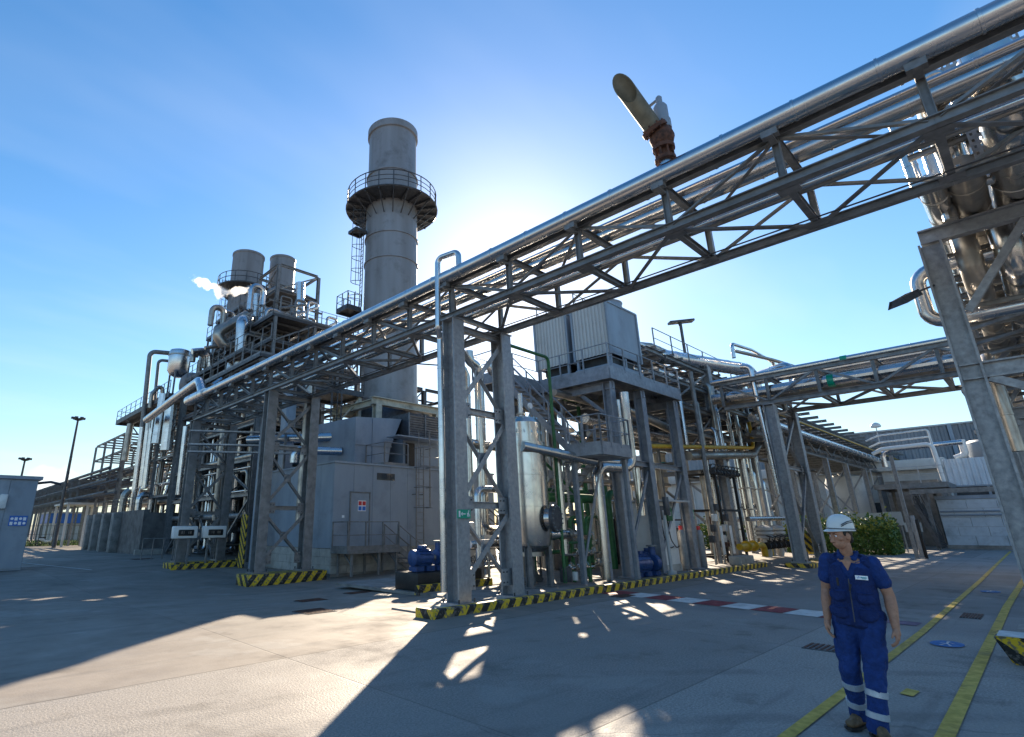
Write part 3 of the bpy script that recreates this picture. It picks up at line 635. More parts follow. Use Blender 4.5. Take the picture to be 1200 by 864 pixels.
sg = box(dr, 'warning_sign', (13.72, GY0-.05, 2.42), (14.13, GY0-.036, 2.86), 'signw'); box(sg, 'red_symbol', (13.74, GY0-.056, 2.66), (13.9, GY0-.0505, 2.83), 'signr'); box(sg, 'red_symbol', (13.94, GY0-.056, 2.66), (14.11, GY0-.0505, 2.83), 'signr'); box(sg, 'blue_symbol', (13.74, GY0-.056, 2.45), (13.9, GY0-.0505, 2.62), 'signb'); box(sg, 'blue_symbol', (13.94, GY0-.056, 2.45), (14.11, GY0-.0505, 2.62), 'signb')
vt = box(t, 'vent_window', (14.72, GY0-.02, 3.78), (15.72, GY0-.004, 4.08), 'glass')
for k in range(4): box(vt, 'pane', (14.75+k*.24, GY0-.03, 3.81), (14.96+k*.24, GY0-.021, 4.05), 'glass')
for x_, z_ in ((12.55, 2.15), (13.02, 2.25)): box(t, 'small_plate', (x_+.4, GY0-.012, z_), (x_+.52, GY0-.004, z_+.1), 'signw')
# inlet hood on the roof with sloped right side
bm = bmesh.new()
pr = [(14.6, 4.47), (17.35, 4.47), (16.75, 5.7), (17.4, 7.05), (14.6, 6.75)]
pr = [(14.6, 4.48), (16.55, 4.48), (16.75, 5.6), (17.45, 7.08), (14.62, 6.86)]
A_ = [bm.verts.new((x, 21.5, z)) for x, z in pr]; B_ = [bm.verts.new((x, 25.2, z+.1)) for x, z in pr]
for i in range(5): bm.faces.new((A_[i], A_[(i+1) % 5], B_[(i+1) % 5], B_[i]))
bm.faces.new(A_[::-1]); bm.faces.new(B_); bmesh.ops.recalc_face_normals(bm, faces=bm.faces[:])
hd = bm_obj('inlet_hood', bm, 'panel', t); beam(hd, 'seam_rib', (14.6, 21.47, 5.55), (16.8, 21.47, 5.6), .04, .06, 'B', 'panel'); beam(hd, 'seam_rib', (15.6, 21.47, 4.5), (15.6, 21.47, 6.9), .03, .03, 'B', 'panel')
lv = box(t, 'louvre_box', (17.5, 21.0, 6.1), (19.75, 23.2, 7.35), 'dark')
for k in range(9): beam(lv, 'louvre_slat', (17.52, 20.97, 6.2+k*.125), (19.73, 20.97, 6.2+k*.125), .03, .075, 'B', 'steel', (0, -.6, 1))
for x_ in (17.5, 18.6, 19.75): beam(lv, 'louvre_frame', (x_, 20.95, 6.08), (x_, 20.95, 7.37), .06, .06, 'B', 'steel')
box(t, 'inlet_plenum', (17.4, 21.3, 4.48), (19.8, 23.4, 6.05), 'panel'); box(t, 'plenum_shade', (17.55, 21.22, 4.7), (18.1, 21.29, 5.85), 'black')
beam(t, 'canopy_ledge', (16.3, 20.8, 6.0), (19.9, 20.8, 6.0), .9, .06, 'B', 'panel')
rail(t, [(15.2, 19.95, 4.47), (16.6, 19.95, 4.47)], toe=True); rail(t, [(17.4, 19.95, 4.47), (19.9, 19.95, 4.47), (19.9, 21.2, 4.47)], toe=True); rail(t, [(15.2, 19.95, 4.47), (15.2, 21.4, 4.47)])
ladder(t, (17.0, 19.55, 0), 5.5, (0, -1, 0), 'steel', 2.6, .45)
for k in (-1, 1): beam(t, 'ladder_stay', (17+k*.22, 19.55, 3.2), (17+k*.22, 19.84, 3.2), .04, .04, 'B', 'steel')
# raised door platform with steps
t = thing('door_platform', 'raised grating platform with railings and steps at the turbine building door', 'platform', (13.7, 19.2, 0))
grating(t, 12.45, 15.0, 18.55, 19.75, .93, 'steel', .14)
rail(t, [(12.45, 19.7, .93), (12.45, 18.6, .93), (15.0, 18.6, .93)], toe=True, sp=.85)
for x_ in (12.7, 14.0, 14.9):
    for y_ in (18.65, 19.6): beam(t, 'leg', (x_, y_, -.05), (x_, y_, .8), .08, .08, 'B', 'steel')
    beam(t, 'knee_brace', (x_, 18.7, .4), (x_, 19.2, .78), .05, .05, 'B', 'steel')
stairs(t, (16.35, 18.65, .05), (15.0, 18.65, .93), .95, (0, 1, 0), 'steel')
# ================================================================ EXHAUST STACK
CC = V((20.85, 27.0, 0)); r_ = 1.82
t = thing('exhaust_stack', 'tall mauve grey exhaust stack with round railed gallery behind the turbine building', 'chimney', tuple(CC))
prof = [(r_*1.04, 8.9), (r_*1.04, 9.6), (r_, 9.62)]
for z in (12.4, 15.3, 19.0, 20.9, 25.9): prof += [(r_, z-.07), (r_+.07, z-.06), (r_+.07, z+.06), (r_, z+.07)]
prof += [(r_-.06, 26.2), (r_-.06, 29.5), (r_+.06, 29.55), (r_+.06, 30.1), (r_-.02, 30.15), (r_-.12, 30.1), (r_-.12, 27)]
lathe('shell', prof, CC, 'stack', t, 48, 25)
lathe('transition', [(2.5, 4.5), (2.5, 5.4), (2.3, 8.4), (2.0, 8.9)], CC, 'dark', t, 32)
ga = lathe('gallery_deck', [(r_+.02, 23.42), (3.25, 23.42), (3.25, 23.52), (r_+.02, 23.52)], CC, 'dark', t, 40)
for k in range(20):
    a = k*math.pi/10; e_ = V((math.cos(a), math.sin(a), 0))
    beam(ga, 'bracket', CC+e_*1.85+V((0, 0, 22.3)), CC+e_*3.1+V((0, 0, 23.38)), .07, .07, 'L', 'dark'); beam(ga, 'joist', CC+e_*1.85+V((0, 0, 23.34)), CC+e_*3.22+V((0, 0, 23.34)), .08, .13, 'B', 'dark')
    beam(ga, 'post', CC+e_*3.2+V((0, 0, 23.5)), CC+e_*3.2+V((0, 0, 24.7)), .05, .05, 'B', 'dark')
for z, q in ((24.7, .035), (24.3, .025), (23.95, .025)): pipe('guard_rail', [CC+V((3.2*math.cos(k*math.pi/20), 3.2*math.sin(k*math.pi/20), z)) for k in range(41)], q, 'dark', ga, bend=.01, seg=6, n=1)
pipe('ring_skirt', [CC+V((3.24*math.cos(k*math.pi/20), 3.24*math.sin(k*math.pi/20), 23.45)) for k in range(41)], .07, 'dark', ga, bend=.01, seg=6, n=1)
for k in range(7): box(t, 'lifting_lug', tuple(CC+V((1.8*math.cos(k*.9), 1.8*math.sin(k*.9), 24.2))-V((.07, .07, .1))), tuple(CC+V((1.8*math.cos(k*.9), 1.8*math.sin(k*.9), 24.2))+V((.07, .07, .1))), 'stack')
beam(t, 'lightning_rod', CC+V((1.6, -.6, 30.1)), CC+V((1.6, -.6, 30.8)), .1, .1, 'T', 'stack')
e_ = V((-.86, .5, 0)).normalized(); lp = CC+e_*(r_+.3)
ladder(t, tuple(lp+V((0, 0, 9.8))), 16.3, e_, 'dark', .5, .5)
e2 = V((-.95, .3, 0)).normalized(); lp2 = CC+e2*(r_+.3)
ladder(t, tuple(lp2+V((0, 0, 15.6))), 23.6, e2, 'dark', 1.8, .5)
c_ = CC+V((-.9, .42, 0)).normalized()*2.75
grating(t, c_.x-.55, c_.x+.55, c_.y-.55, c_.y+.75, 15.5, 'dark'); rail(t, [(c_.x+.5, c_.y-.55, 15.5), (c_.x-.55, c_.y-.55, 15.5), (c_.x-.55, c_.y+.75, 15.5), (c_.x+.5, c_.y+.75, 15.5)], material='dark', sp=.6)
c_ = CC+V((-.95, .3, 0)).normalized()*2.5
grating(t, c_.x-.4, c_.x+.5, c_.y-.4, c_.y+.5, 21.3, 'dark')
# cream steel support frame under the stack, with stair deck left of it
t = thing('stack_support', 'cream painted steel frame holding the base of the tall exhaust stack', 'frame', (20, 25, 4.5))
for x_ in (18.0, 22.6):
    for y_ in (24.4, 28.6): beam(t, 'column', (x_, y_, 4.5), (x_, y_, 8.4), .4, .4, 'I', 'cream')
for y_ in (24.4, 28.6): beam(t, 'girder', (17.6, y_, 8.62), (23.0, y_, 8.62), .4, .44, 'I', 'cream')
for x_ in (18.0, 22.6): beam(t, 'girder', (x_, 24.6, 8.6), (x_, 28.4, 8.6), .36, .4, 'I', 'cream')
t = thing('stack_access_deck', 'dark access deck with railings and ladder left of the exhaust stack base', 'platform', (16.5, 28, 9.4))
grating(t, 14.9, 18.6, 26.6, 29.6, 9.5, 'dark'); rail(t, [(18.6, 26.6, 9.5), (14.9, 26.6, 9.5), (14.9, 29.6, 9.5)], material='dark')
for x_ in (15.0, 18.4):
    for y_ in (26.8, 29.4): beam(t, 'column', (x_, y_, 0), (x_, y_, 9.35), .22, .22, 'I', 'cream')
beam(t, 'brace', (15.0, 26.8, 5.5), (18.4, 26.8, 9.2), .1, .1, 'L', 'cream'); ladder(t, (16.4, 26.4, 4.5), 10.3, (0, -1, 0), 'dark', 2.2)
for z in (12.2,): grating(t, 14.9, 17.2, 27.2, 29.6, z, 'dark'); rail(t, [(17.2, 27.2, z), (14.9, 27.2, z), (14.9, 29.6, z)], material='dark'); [beam(t, 'column', (x_, 27.3, 9.5), (x_, 27.3, z-.2), .12, .12, 'I', 'dark') for x_ in (15, 17.1)]
box(None, 'blue_fan_box', (17.3, 25.6, 6.8), (18.6, 26.4, 7.6), 'blue', .05); tag(bpy.data.objects['blue_fan_box'], 'blue fan casing tucked under the left of the stack base', 'fan')
tag(pipe('blue_grey_duct', [(14.3, 27.8, 4.0), (14.3, 27.8, 9.2), (14.0, 30, 10.4)], .42, 'panel', seg=4, bend=.5, n=2), 'square blue grey duct rising between the left bent and the stack', 'duct')
tag(pipe('clad_pipe', [(11.9, 27.4, 6.15), (15.0, 23.5, 6.15), (15.5, 23.0, 6.15)][:2], .24, 'clad', seam=1.2, seg=16), 'dark silver pipe entering the turbine inlet hood from the left', 'pipe')
tag(pipe('clad_pipe', [(12.6, 23.6, 4.7), (12.6, 23.6, 5.3), (14.58, 22.6, 5.3)], .2, 'clad', seam=1.0, seg=16), 'short elbowed pipe on the turbine roof below the inlet pipe', 'pipe')
# ================================================================ LEFT PROCESS STRUCTURE
def frame_grid(t, xs, ys, zs, cw=.28, bw=.2, mt='steel', skip=0., brace=.3, joists=0, seed=1, z0=0):
    rnd = random.Random(seed)
    for x in xs:
        for y in ys: beam(t, 'column', (x, y, z0), (x, y, zs[-1]-bw/2), cw, cw, 'I', mt, (0, 1, 0))
    for z in zs:
        for x in xs:
            for a, b in zip(ys, ys[1:]):
                if rnd.random() >= skip: beam(t, 'beam', (x, a+cw/2, z), (x, b-cw/2, z), bw*.8, bw, 'I', mt)
        for y in ys:
            for a, b in zip(xs, xs[1:]):
                if rnd.random() >= skip: beam(t, 'beam', (a+cw/2, y, z-.003), (b-cw/2, y, z-.003), bw*.8, bw, 'I', mt)
        if joists:
            for a, b in zip(ys, ys[1:]):
                for j in range(1, joists): y = a+(b-a)*j/joists; beam(t, 'joist', (xs[0]+.1, y, z), (xs[-1]-.1, y, z), .09, .13, 'I', mt)
    lv = [z0]+list(zs)
    for zi, (za, zb) in enumerate(zip(lv, lv[1:])):
        for x in xs:
            for a, b in zip(ys, ys[1:]):
                if rnd.random() < brace:
                    p, q = ((a+.1, za+.1), (b-.1, zb-.1)) if rnd.random() < .5 else ((b-.1, za+.1), (a+.1, zb-.1)); beam(t, 'brace', (x, *p), (x, *q), .1, .1, 'L', mt)
        for y in ys:
            for a, b in zip(xs, xs[1:]):
                if rnd.random() < brace: beam(t, 'brace', (a+.1, y, za+.1), (b-.1, y, zb-.1), .1, .1, 'L', mt)
t = thing('process_structure', 'dark multi-level steel structure full of pipes behind the far left bridge end', 'structure', (16, 42, 0))
frame_grid(t, (13.5, 16.8, 20.4), (30.0, 34.5, 39.0, 43.5), (3.6, 5.6, 7.7, 9.8, 11.7), .3, .22, 'steel', .05, .45, 3, 3)
grating(t, 13.3, 20.4, 30.0, 43.5, 11.9, 'dark'); rail(t, [(13.3, 30.0, 11.9), (13.3, 43.5, 11.9)], material='steel', sp=1.4); rail(t, [(13.3, 30.0, 11.9), (20.4, 30.0, 11.9)], material='steel')
grating(t, 13.8, 20.2, 30.4, 43.2, 7.85, 'dark'); grating(t, 16.0, 20.2, 30.4, 43.2, 3.8, 'dark')
for y in (31.0, 33, 36.2, 38, 41, 42.5):
    for z in (2.2, 5.0, 9.0): beam(t, 'pipe_support', (13.6, y, z), (17.2, y, z), .09, .11, 'I', 'steel')
stairs(t, (13.9, 31.5, 7.9), (13.9, 36.5, 11.8), .8, (1, 0, 0), 'steel')
t2 = thing('upper_process_structure', 'upper dark steel deck with railings above the left structure, carrying drums and ducts', 'structure', (17, 38, 11.9))
frame_grid(t2, (15.0, 18.0, 21.0), (32.0, 36.0, 40.0, 44.0), (13.6, 15.4), .2, .18, 'steel', .05, .4, 3, 5, z0=11.92)
grating(t2, 14.8, 21.0, 32, 44, 15.55, 'dark'); rail(t2, [(21, 32.0, 15.55), (14.8, 32.0, 15.55), (14.8, 44, 15.55)], material='steel')
grating(t2, 14.8, 18.0, 32, 44, 13.75, 'dark'); rail(t2, [(14.8, 32.0, 13.75), (14.8, 44, 13.75)], material='steel')
t3 = thing('pipe_platform_structure', 'slender left part of the structure whose railed platform carries hanging silver pipes', 'structure', (15, 52, 0))
frame_grid(t3, (13.5, 17.0), (44.2, 49.0, 54.0, 59.5), (4.2, 7.2, 9.4, 11.6), .22, .18, 'steel', .12, .15, 2, 8)
grating(t3, 12.4, 17, 44, 60, 11.85, 'dark', .3); rail(t3, [(12.4, 44, 11.85), (12.4, 60, 11.85), (17, 60, 11.85)], material='dark', sp=1.6)
for y in (46, 51, 56): beam(t3, 'bracket', (13.5, y, 10.3), (12.45, y, 11.55), .12, .12, 'L', 'steel')
t4 = thing('skeleton_frame', 'bare stepped steel frame at the far left end of the pipe structure', 'frame', (15, 66, 0))
frame_grid(t4, (13.5, 17.5), (60.5, 64.5, 68.5, 73.0), (5.4, 7.4, 9.2, 10.9), .2, .16, 'steel', .0, .12, 2, 4)
# second row of structure farther back, seen through the first
t5 = thing('rear_structure', 'dark rear row of steel framing seen through the left structure', 'structure', (25, 45, 0))
frame_grid(t5, (22.5, 26.5, 30.5), (30.0, 36.0, 42.0, 48.0, 56.0), (3.6, 7.7, 11.7), .3, .22, 'dark', .05, .35, 2, 6)
for z in (3.8, 7.85): grating(t5, 22.5, 30.5, 30, 56, z, 'dark')
# boiler casings below the twin stacks
t = thing('boiler_casing', 'dark grey boiler casing under the two small stacks, behind the steel decks', 'boiler', (20, 47, 0))
box(t, 'casing', (17.4, 46.0, 0), (21.8, 54.0, 15.0), 'dark', .1); box(t, 'upper_casing', (18.2, 47.4, 15.0), (21.6, 52.6, 18.0), 'stack', .1)
for z in (4, 8, 12): beam(t, 'stiffener', (17.32, 46, z), (17.32, 54, z), .12, .2, 'I', 'steel'); beam(t, 'stiffener', (17.4, 45.92, z), (21.8, 45.92, z), .12, .2, 'I', 'steel')
t = thing('boiler_casing', 'dark boiler casing under the right-hand small stack', 'boiler', (25, 47, 0))
box(t, 'casing', (22.6, 46.0, 0), (26.6, 54.0, 15.0), 'dark', .1); box(t, 'upper_casing', (22.8, 47.4, 15.0), (26.0, 52.6, 18.5), 'stack', .1)
for z in (4, 8, 12): beam(t, 'stiffener', (22.6, 45.92, z), (26.6, 45.92, z), .12, .2, 'I', 'steel')
# twin stacks
for cx, cy, r_, zt, lab in ((19.95, 50, 1.55, 28.7, 'left-hand small grey stack with a round gallery, behind the steam puff'), (23.75, 50, 1.33, 29.6, 'right-hand small grey stack rising behind the open truss tower')):
    t = thing('boiler_stack', lab, 'chimney', (cx, cy, 17), group='twin boiler stacks')
    lathe('shell', [(r_*1.25, 17.5), (r_*1.2, 19.5), (r_, 21), (r_, 24.3), (r_+.05, 24.35), (r_+.05, 24.5), (r_, 24.55), (r_, zt-.25), (r_+.06, zt-.2), (r_+.06, zt), (r_-.1, zt), (r_-.1, zt-2)], (cx, cy, 0), 'stack', t, 36, 25)
    if cx < 21:
        ga = lathe('gallery_deck', [(r_, 24.6), (r_+1.2, 24.6), (r_+1.2, 24.72), (r_, 24.72)], (cx, cy, 0), 'dark', t, 28)
        for k in range(16):
            a = k*math.pi/8; e_ = V((math.cos(a), math.sin(a), 0)); c_ = V((cx, cy, 0))
            beam(ga, 'post', c_+e_*(r_+1.15)+V((0, 0, 24.7)), c_+e_*(r_+1.15)+V((0, 0, 25.8)), .06, .06, 'B', 'dark'); beam(ga, 'bracket', c_+e_*r_+V((0, 0, 23.7)), c_+e_*(r_+1.1)+V((0, 0, 24.6)), .08, .08, 'L', 'dark')
        for z in (25.8, 25.25): pipe('guard_rail', [V((cx, cy, z))+V((math.cos(k*math.pi/14), math.sin(k*math.pi/14), 0))*(r_+1.15) for k in range(29)], .035, 'dark', ga, bend=.01, seg=6, n=1)
        ladder(t, (cx-r_-.35, cy-.3, 15), 24.6, (-1, -.3, 0), 'dark', 1)
# open truss tower in front of the stacks
t = thing('truss_tower', 'open braced steel tower standing in front of the right-hand small stack', 'tower', (19, 39, 12))
frame_grid(t, (17.3, 20.9), (37.0, 40.6), (15.0, 17.4, 19.7, 21.9), .24, .2, 'steel', 0, 1.0, 0, 9, z0=11.9)
grating(t, 17.3, 20.9, 37, 40.6, 19.85, 'dark'); grating(t, 17.3, 20.9, 37, 40.6, 17.5, 'dark')
for z in (14, 16.2, 18.6): beam(t, 'pipe_support', (16.6, 36.8, z), (21.3, 36.8, z), .1, .14, 'I', 'steel')
def P_(pts, Y): return [at(x, y, Y=Y) for x, y in pts]
def run(name, pts, r, mt, label, Y, seam=1.0, **k): return pipe(name, P_(pts, Y), r, mt, seam=seam, label=label, **k)
run('clad_pipe', [(352, 332), (350, 411), (291, 389)], .36, 'clad', 'silver pipe dropping beside the truss tower and turning left along its foot', 36.4, seg=18)
o = at(284, 377, Y=35.4); q = at(281, 437, Y=35.4)
pipe('clad_pipe', [at(296, 372, Y=40), at(284, 377, Y=35.4), q], .42, 'clad', seam=1.0, seg=20, bend=.5, label='fat bright vertical pipe with rounded top, left of the truss tower')
pipe('clad_pipe', [at(290, 369, Y=37), at(252, 391, Y=37), at(262, 405, Y=37), at(284, 408, Y=37)], .36, 'dull', seam=1.0, seg=18, bend=.6, label='weathered pipe bending back around the fat vertical pipe')
run('clad_pipe', [(301, 345), (298, 420)], .25, 'clad', 'tall slim silver riser close left of the truss tower', 38.5, seg=14)
run('clad_pipe', [(308, 350), (303, 425)], .17, 'clad', 'thinner silver riser right of the tall slim riser', 38.5, seg=12)
run('clad_pipe', [(270, 420), (268, 440), (250, 452)], .2, 'clad', 'short bright pipe stub below the fat vertical pipe', 36, seg=12)
run('clad_pipe', [(292, 362), (310, 345), (325, 338)], .2, 'dull', 'weathered sloping pipe below the steam puff', 39, seg=12)
run('clad_pipe', [(246, 430), (245, 410), (225, 412)], .22, 'clad', 'small silver elbow pipe on the upper deck rail', 40, seg=12)
run('clad_pipe', [(240, 408), (300, 400)], .14, 'dull', 'thin weathered pipe along the upper deck', 38, seg=10)
# drums on the platform
t = thing('steam_drum', 'small upright silver drum with domed bottom on the left platform', 'drum', (13.3, 46, 12))
c_ = at(210, 426, Y=46); lathe('shell', [(.3, -1.2), (.65, -1.0), (.84, -.7), (.86, .8), (.8, 1.05), (.4, 1.2), (.05, 1.25)], c_, 'clad', t, 28, 40); lathe('band', [(.86, .55), (.9, .57), (.9, .67), (.86, .69)], c_, 'dull', t, 28)
for a in (0, 2.1, 4.2): beam(t, 'leg', c_+V((.8*math.cos(a), .8*math.sin(a), -.9)), V((c_.x+.8*math.cos(a), c_.y+.8*math.sin(a), 11.9)), .12, .12, 'B', 'steel')
t = thing('deaerator_drum', 'dark horizontal domed drum below the small upright drum', 'drum', (14.6, 45, 12))
c_ = at(226, 452, Y=44.5); lathe('shell', [(.05, -1.0), (.6, -.9), (.95, -.6), (1.05, -.2), (1.05, 4), (.8, 4.5), (.05, 4.7)], c_, 'stack', t, 28, 40, 'x')
for x_ in (.3, 2.8): box(t, 'saddle', (c_.x+x_-.15, c_.y-.9, 11.9), (c_.x+x_+.15, c_.y+.9, c_.z-.6), 'steel')
pipe('clad_pipe', [at(172, 492, X=11.4), at(205, 467, X=11.2), at(234, 446, X=10.9), at(240, 470, X=10.6)], .27, 'clad', seam=1.2, seg=18, bend=.9, label='long silver pipe along the platform edge ending in a downward elbow')
run('vent_pipe', [(167, 500), (176, 412), (232, 417)], .2, 'steel', 'dark tall vent pipe arching up over the small upright drum', 50, 0, bend=.5)
run('vent_pipe', [(181, 470), (186, 422), (205, 424)], .13, 'steel', 'thinner dark vent pipe arching left of the drum', 49, 0, bend=.35)
run('clad_pipe', [(176, 478), (178, 462), (190, 449), (191, 470)], .17, 'dull', 'small weathered pipe loop on the left platform', 48, seg=12)
# hanging pipes under the left platform
for i, (xa, ya, xb, yb, r_, Y_, mt, lab) in enumerate(((153, 497, 146, 540, .28, 56, 'dull', 'leftmost weathered pipe hanging under the left platform'), (168, 496, 155, 600, .26, 53, 'clad', 'second silver pipe hanging under the left platform, reaching low'), (175, 492, 166, 570, .24, 51, 'clad', 'third hanging pipe under the platform, paired with the next'), (180, 490, 170, 572, .24, 50, 'clad', 'fourth hanging pipe under the platform, right of its pair'), (192, 462, 183, 520, .34, 45, 'clad', 'thick silver pipe dropping from the platform edge'), (201, 475, 195, 528, .44, 44, 'clad', 'thick bluish silver pipe hanging left of the bridge end'), (232, 498, 221, 630, .2, 29.5, 'stain', 'long bright pipe dropping beside the far left bridge bent'), (218, 500, 209, 580, .15, 33, 'clad', 'slim bright drop pipe left of the long bright one'), (262, 500, 252, 610, .16, 31, 'dull', 'slim weathered drop pipe behind the right white display box'), (362, 452, 350, 612, .16, 22.5, 'dull', 'slim pipe standing between the legs of the left bent'))):
    run('hanging_pipe', [(xa, ya), (xb, yb)], r_, mt, lab, Y_, seg=14)
run('elbow_pipe', [(140, 620), (146, 580), (152, 575)], .3, 'dull', 'silver elbow rising out of the concrete pit, left one', 52, seg=12); run('elbow_pipe', [(161, 605), (164, 580), (178, 580), (174, 612)], .25, 'clad', 'silver U-bend rising out of the concrete pit', 49, seg=12)
# bundles of pipes running through the structure along its length
rnd = random.Random(11); k_ = 0
tb = thing('pipe_run', 'bundle of silver and dull pipes running lengthwise inside the left structure', 'pipes', (15, 45, 4), None)
for z in (2.45, 3.85, 5.2, 5.85, 7.3, 8.05, 9.2, 10.1):
    for x in (13.75, 14.3, 14.9, 15.6, 16.2):
        if rnd.random() < .62: pipe('pipe', [(x, 29.6+rnd.random()*3, z), (x, 44+rnd.random()*29, z)] if z < 8 else [(x, 30+rnd.random()*2, z), (x, 43+rnd.random()*15, z)], rnd.choice((.07, .1, .13, .17)), rnd.choice(('clad', 'dull', 'dull', 'steel')), tb, seg=10)
for k in range(90):
    x, y = 13.7+rnd.random()*3.2, 30.3+rnd.random()*13; z0 = rnd.choice((.4, .8, 2.5)); z1 = rnd.choice((5, 7.4, 9.3, 11.5)); dx = rnd.choice((-.7, .7, 1.2))
    pipe('pipe', [(x+dx, y, z0), (x, y, z0), (x, y, z1), (x, y+rnd.choice((-.8, .9)), z1)], rnd.choice((.05, .08, .11, .15)), rnd.choice(('clad', 'dull', 'steel', 'dull', 'dark')), tb, seg=10, n=4)
for k in range(16):
    x, y = 13.7+rnd.random()*3, 45+rnd.random()*15; pipe('pipe', [(x, y, .5), (x, y, rnd.choice((4, 7, 9))), (x+.8, y, rnd.choice((9.2, 9.6)))], rnd.choice((.08, .12, .16)), rnd.choice(('clad', 'dull')), tb, seg=10, n=4)
for k in range(8): y_ = 31+k*1.6; valve(tb, (14.2+rnd.random()*1.5, y_, 1.3+rnd.random()*.6), (0, 1, 0), .14, 'dark')
te = thing('process_equipment', 'dark pumps, cabinets and vessels packed at ground level inside the left structure', 'equipment', (16, 37, 0))
for k in range(9):
    x, y = 15.2+rnd.random()*4, 31+k*1.45; h = .8+rnd.random()*2.2
    if k % 3 == 0: lathe('vessel', [(.3, .3), (.6, .5), (.65, h), (.5, h+.3), (.1, h+.4)], (x, y, 0), 'dull', te, 18)
    else: box(te, 'cabinet', (x-.5, y-.4, .1), (x+.5, y+.4, h), rnd.choice(('dark', 'panel', 'steel')), .03)
# upper deck clutter
tc_ = thing('deck_piping', 'tangle of small pipes and valves on the upper decks of the left structure', 'pipes', (17, 38, 13))
for k in range(30):
    x, y = 14.9+rnd.random()*4.5, 32.3+rnd.random()*11; z0 = rnd.choice((12, 13.8, 15.6)); h = .8+rnd.random()*2.2; pipe('pipe', [(x, y, z0), (x, y, z0+h), (x+rnd.choice((-1.2, 1.2)), y, z0+h), (x+rnd.choice((-1.2, 1.2)), y+.01, z0+h*.4)], rnd.choice((.07, .1, .16)), rnd.choice(('clad', 'dull', 'steel')), tc_, seg=10, n=4)
for k in range(10): x, y = 14.9+rnd.random()*3, 32.3+rnd.random()*11; valve(tc_, (x, y, rnd.choice((12.8, 14.5, 16.2))), (0, 1, 0), .15, 'dark')
# distant pipe rack towards the left horizon
t = thing('sleeper_rack', 'long low pipe rack with sleepers receding to the left horizon', 'pipe rack', (15, 100, 0))
for y in range(74, 190, 4):
    for x in (12.6, 16.4): beam(t, 'column', (x, y, 0), (x, y, 7.2), .22, .22, 'I', 'steel')
    for z in (4.8, 6.0, 7.1): beam(t, 'sleeper', (11.7, y, z), (16.8, y, z), .2, .2, 'I', 'steel'); beam(t, 'sleeper', (11.6, y+2, z), (16.8, y+2, z), .16, .16, 'I', 'steel')
for z in (5.1, 6.3, 7.4):
    for x in (12.5, 13.4, 14.3, 15.2, 16): pipe('pipe', [(x, 60, z), (x, 190, z)], .16, 'dusk', t, seg=8)
# ---- concrete pit wall at the foot of the left structure
t = thing('concrete_pit', 'dark stained concrete pit walls with buttresses at the left foot of the structure', 'wall', (13, 50, 0))
box(t, 'wall', (11.9, 44.2, -.1), (12.3, 60, 3.1), 'concx'); box(t, 'wall', (12.3, 44.2, -.1), (17, 44.6, 2.9), 'concx')
for y in (50.5, 53.8, 57, 59.6): box(t, 'buttress', (11.3, y-.4, -.1), (11.9, y+.4, 3.0), 'concd', .03)
rail(t, [(12.1, 44.3, 3.1), (12.1, 60, 3.1)], material='dark', sp=1.8, toe=False)
box(t, 'kerb_base', (11.6, 44.0, -.1), (17, 44.19, .35), 'conc')
t = thing('guard_fence', 'low grey guard railing beside the concrete pit', 'railing', (10.9, 36, 0)); rail(t, [(10.2, 37.2, 0), (12.4, 36.6, 0)], 1.2, 'steel', .55, False)
# ---- display boxes
for k, (xa, lab) in enumerate(((8.72, 'left white display box with dark window on the kerb, under the bridge end'), (10.1, 'right white display box with dark window on the kerb, under the bridge end'))):
    t = thing('display_box', lab, 'display box', (xa+.55, 27.5, 1.3), group='white display boxes'); o = box(t, 'case', (xa, 27.3, 1.33), (xa+1.1, 27.65, 1.88), 'white', .05)
    box(t, 'window', (xa+.22, 27.285, 1.45), (xa+.92, 27.31, 1.72), 'black', .03)
    for j, c_ in enumerate('88'): text(t, '188'[j:j+2] if k else '818'[j:j+2], (xa+.42+j*.3, 27.275, 1.585), 0, .17, 'dull')
    for s1 in (.3, .8): beam(t, 'leg', (xa+s1, 27.5, 0), (xa+s1, 27.5, 1.34), .07, .07, 'B', 'steel')
kerb('striped kerb in front of the two white display boxes', (8.75, 27.05), (11.9, 27.05), h=.24)
t = thing('column_guard', 'tall black and yellow striped guard plate standing right of the display boxes', 'guard', (11.9, 26.5, 0)); box(t, 'plate', (11.5, 25.8, 0), (11.56, 26.4, 2.4), 'hazs'); beam(t, 'post', (11.6, 25.85, 0), (11.6, 25.85, 2.4), .08, .08, 'B', 'steel'); beam(t, 'post', (11.6, 26.3, 0), (11.6, 26.3, 2.4), .08, .08, 'B', 'steel')
kerb('short striped kerb deep under the left structure', (13.0, 30.0), (15.0, 30.0), h=.25)
beam(None, 'pale_column', (11.75, 25.2, 0), (11.75, 25.2, 7), .34, .34, 'B', 'panel'); tag(bpy.data.objects['pale_column'], 'plain blue grey box column behind the left bent', 'column')
t = thing('duct_tray', 'stack of cable trays crossing behind the left bent towards the turbine building', 'cable tray', (11, 26, 6))
for z in (5.3, 5.65, 6.3): beam(t, 'tray', (8.9, 27.2, z), (13.4, 24.6, z), .35, .07, 'C', 'galv')
beam(t, 'post', (13.0, 25.4, 4.4), (13.0, 25.4, 6.4), .1, .1, 'B', 'steel')

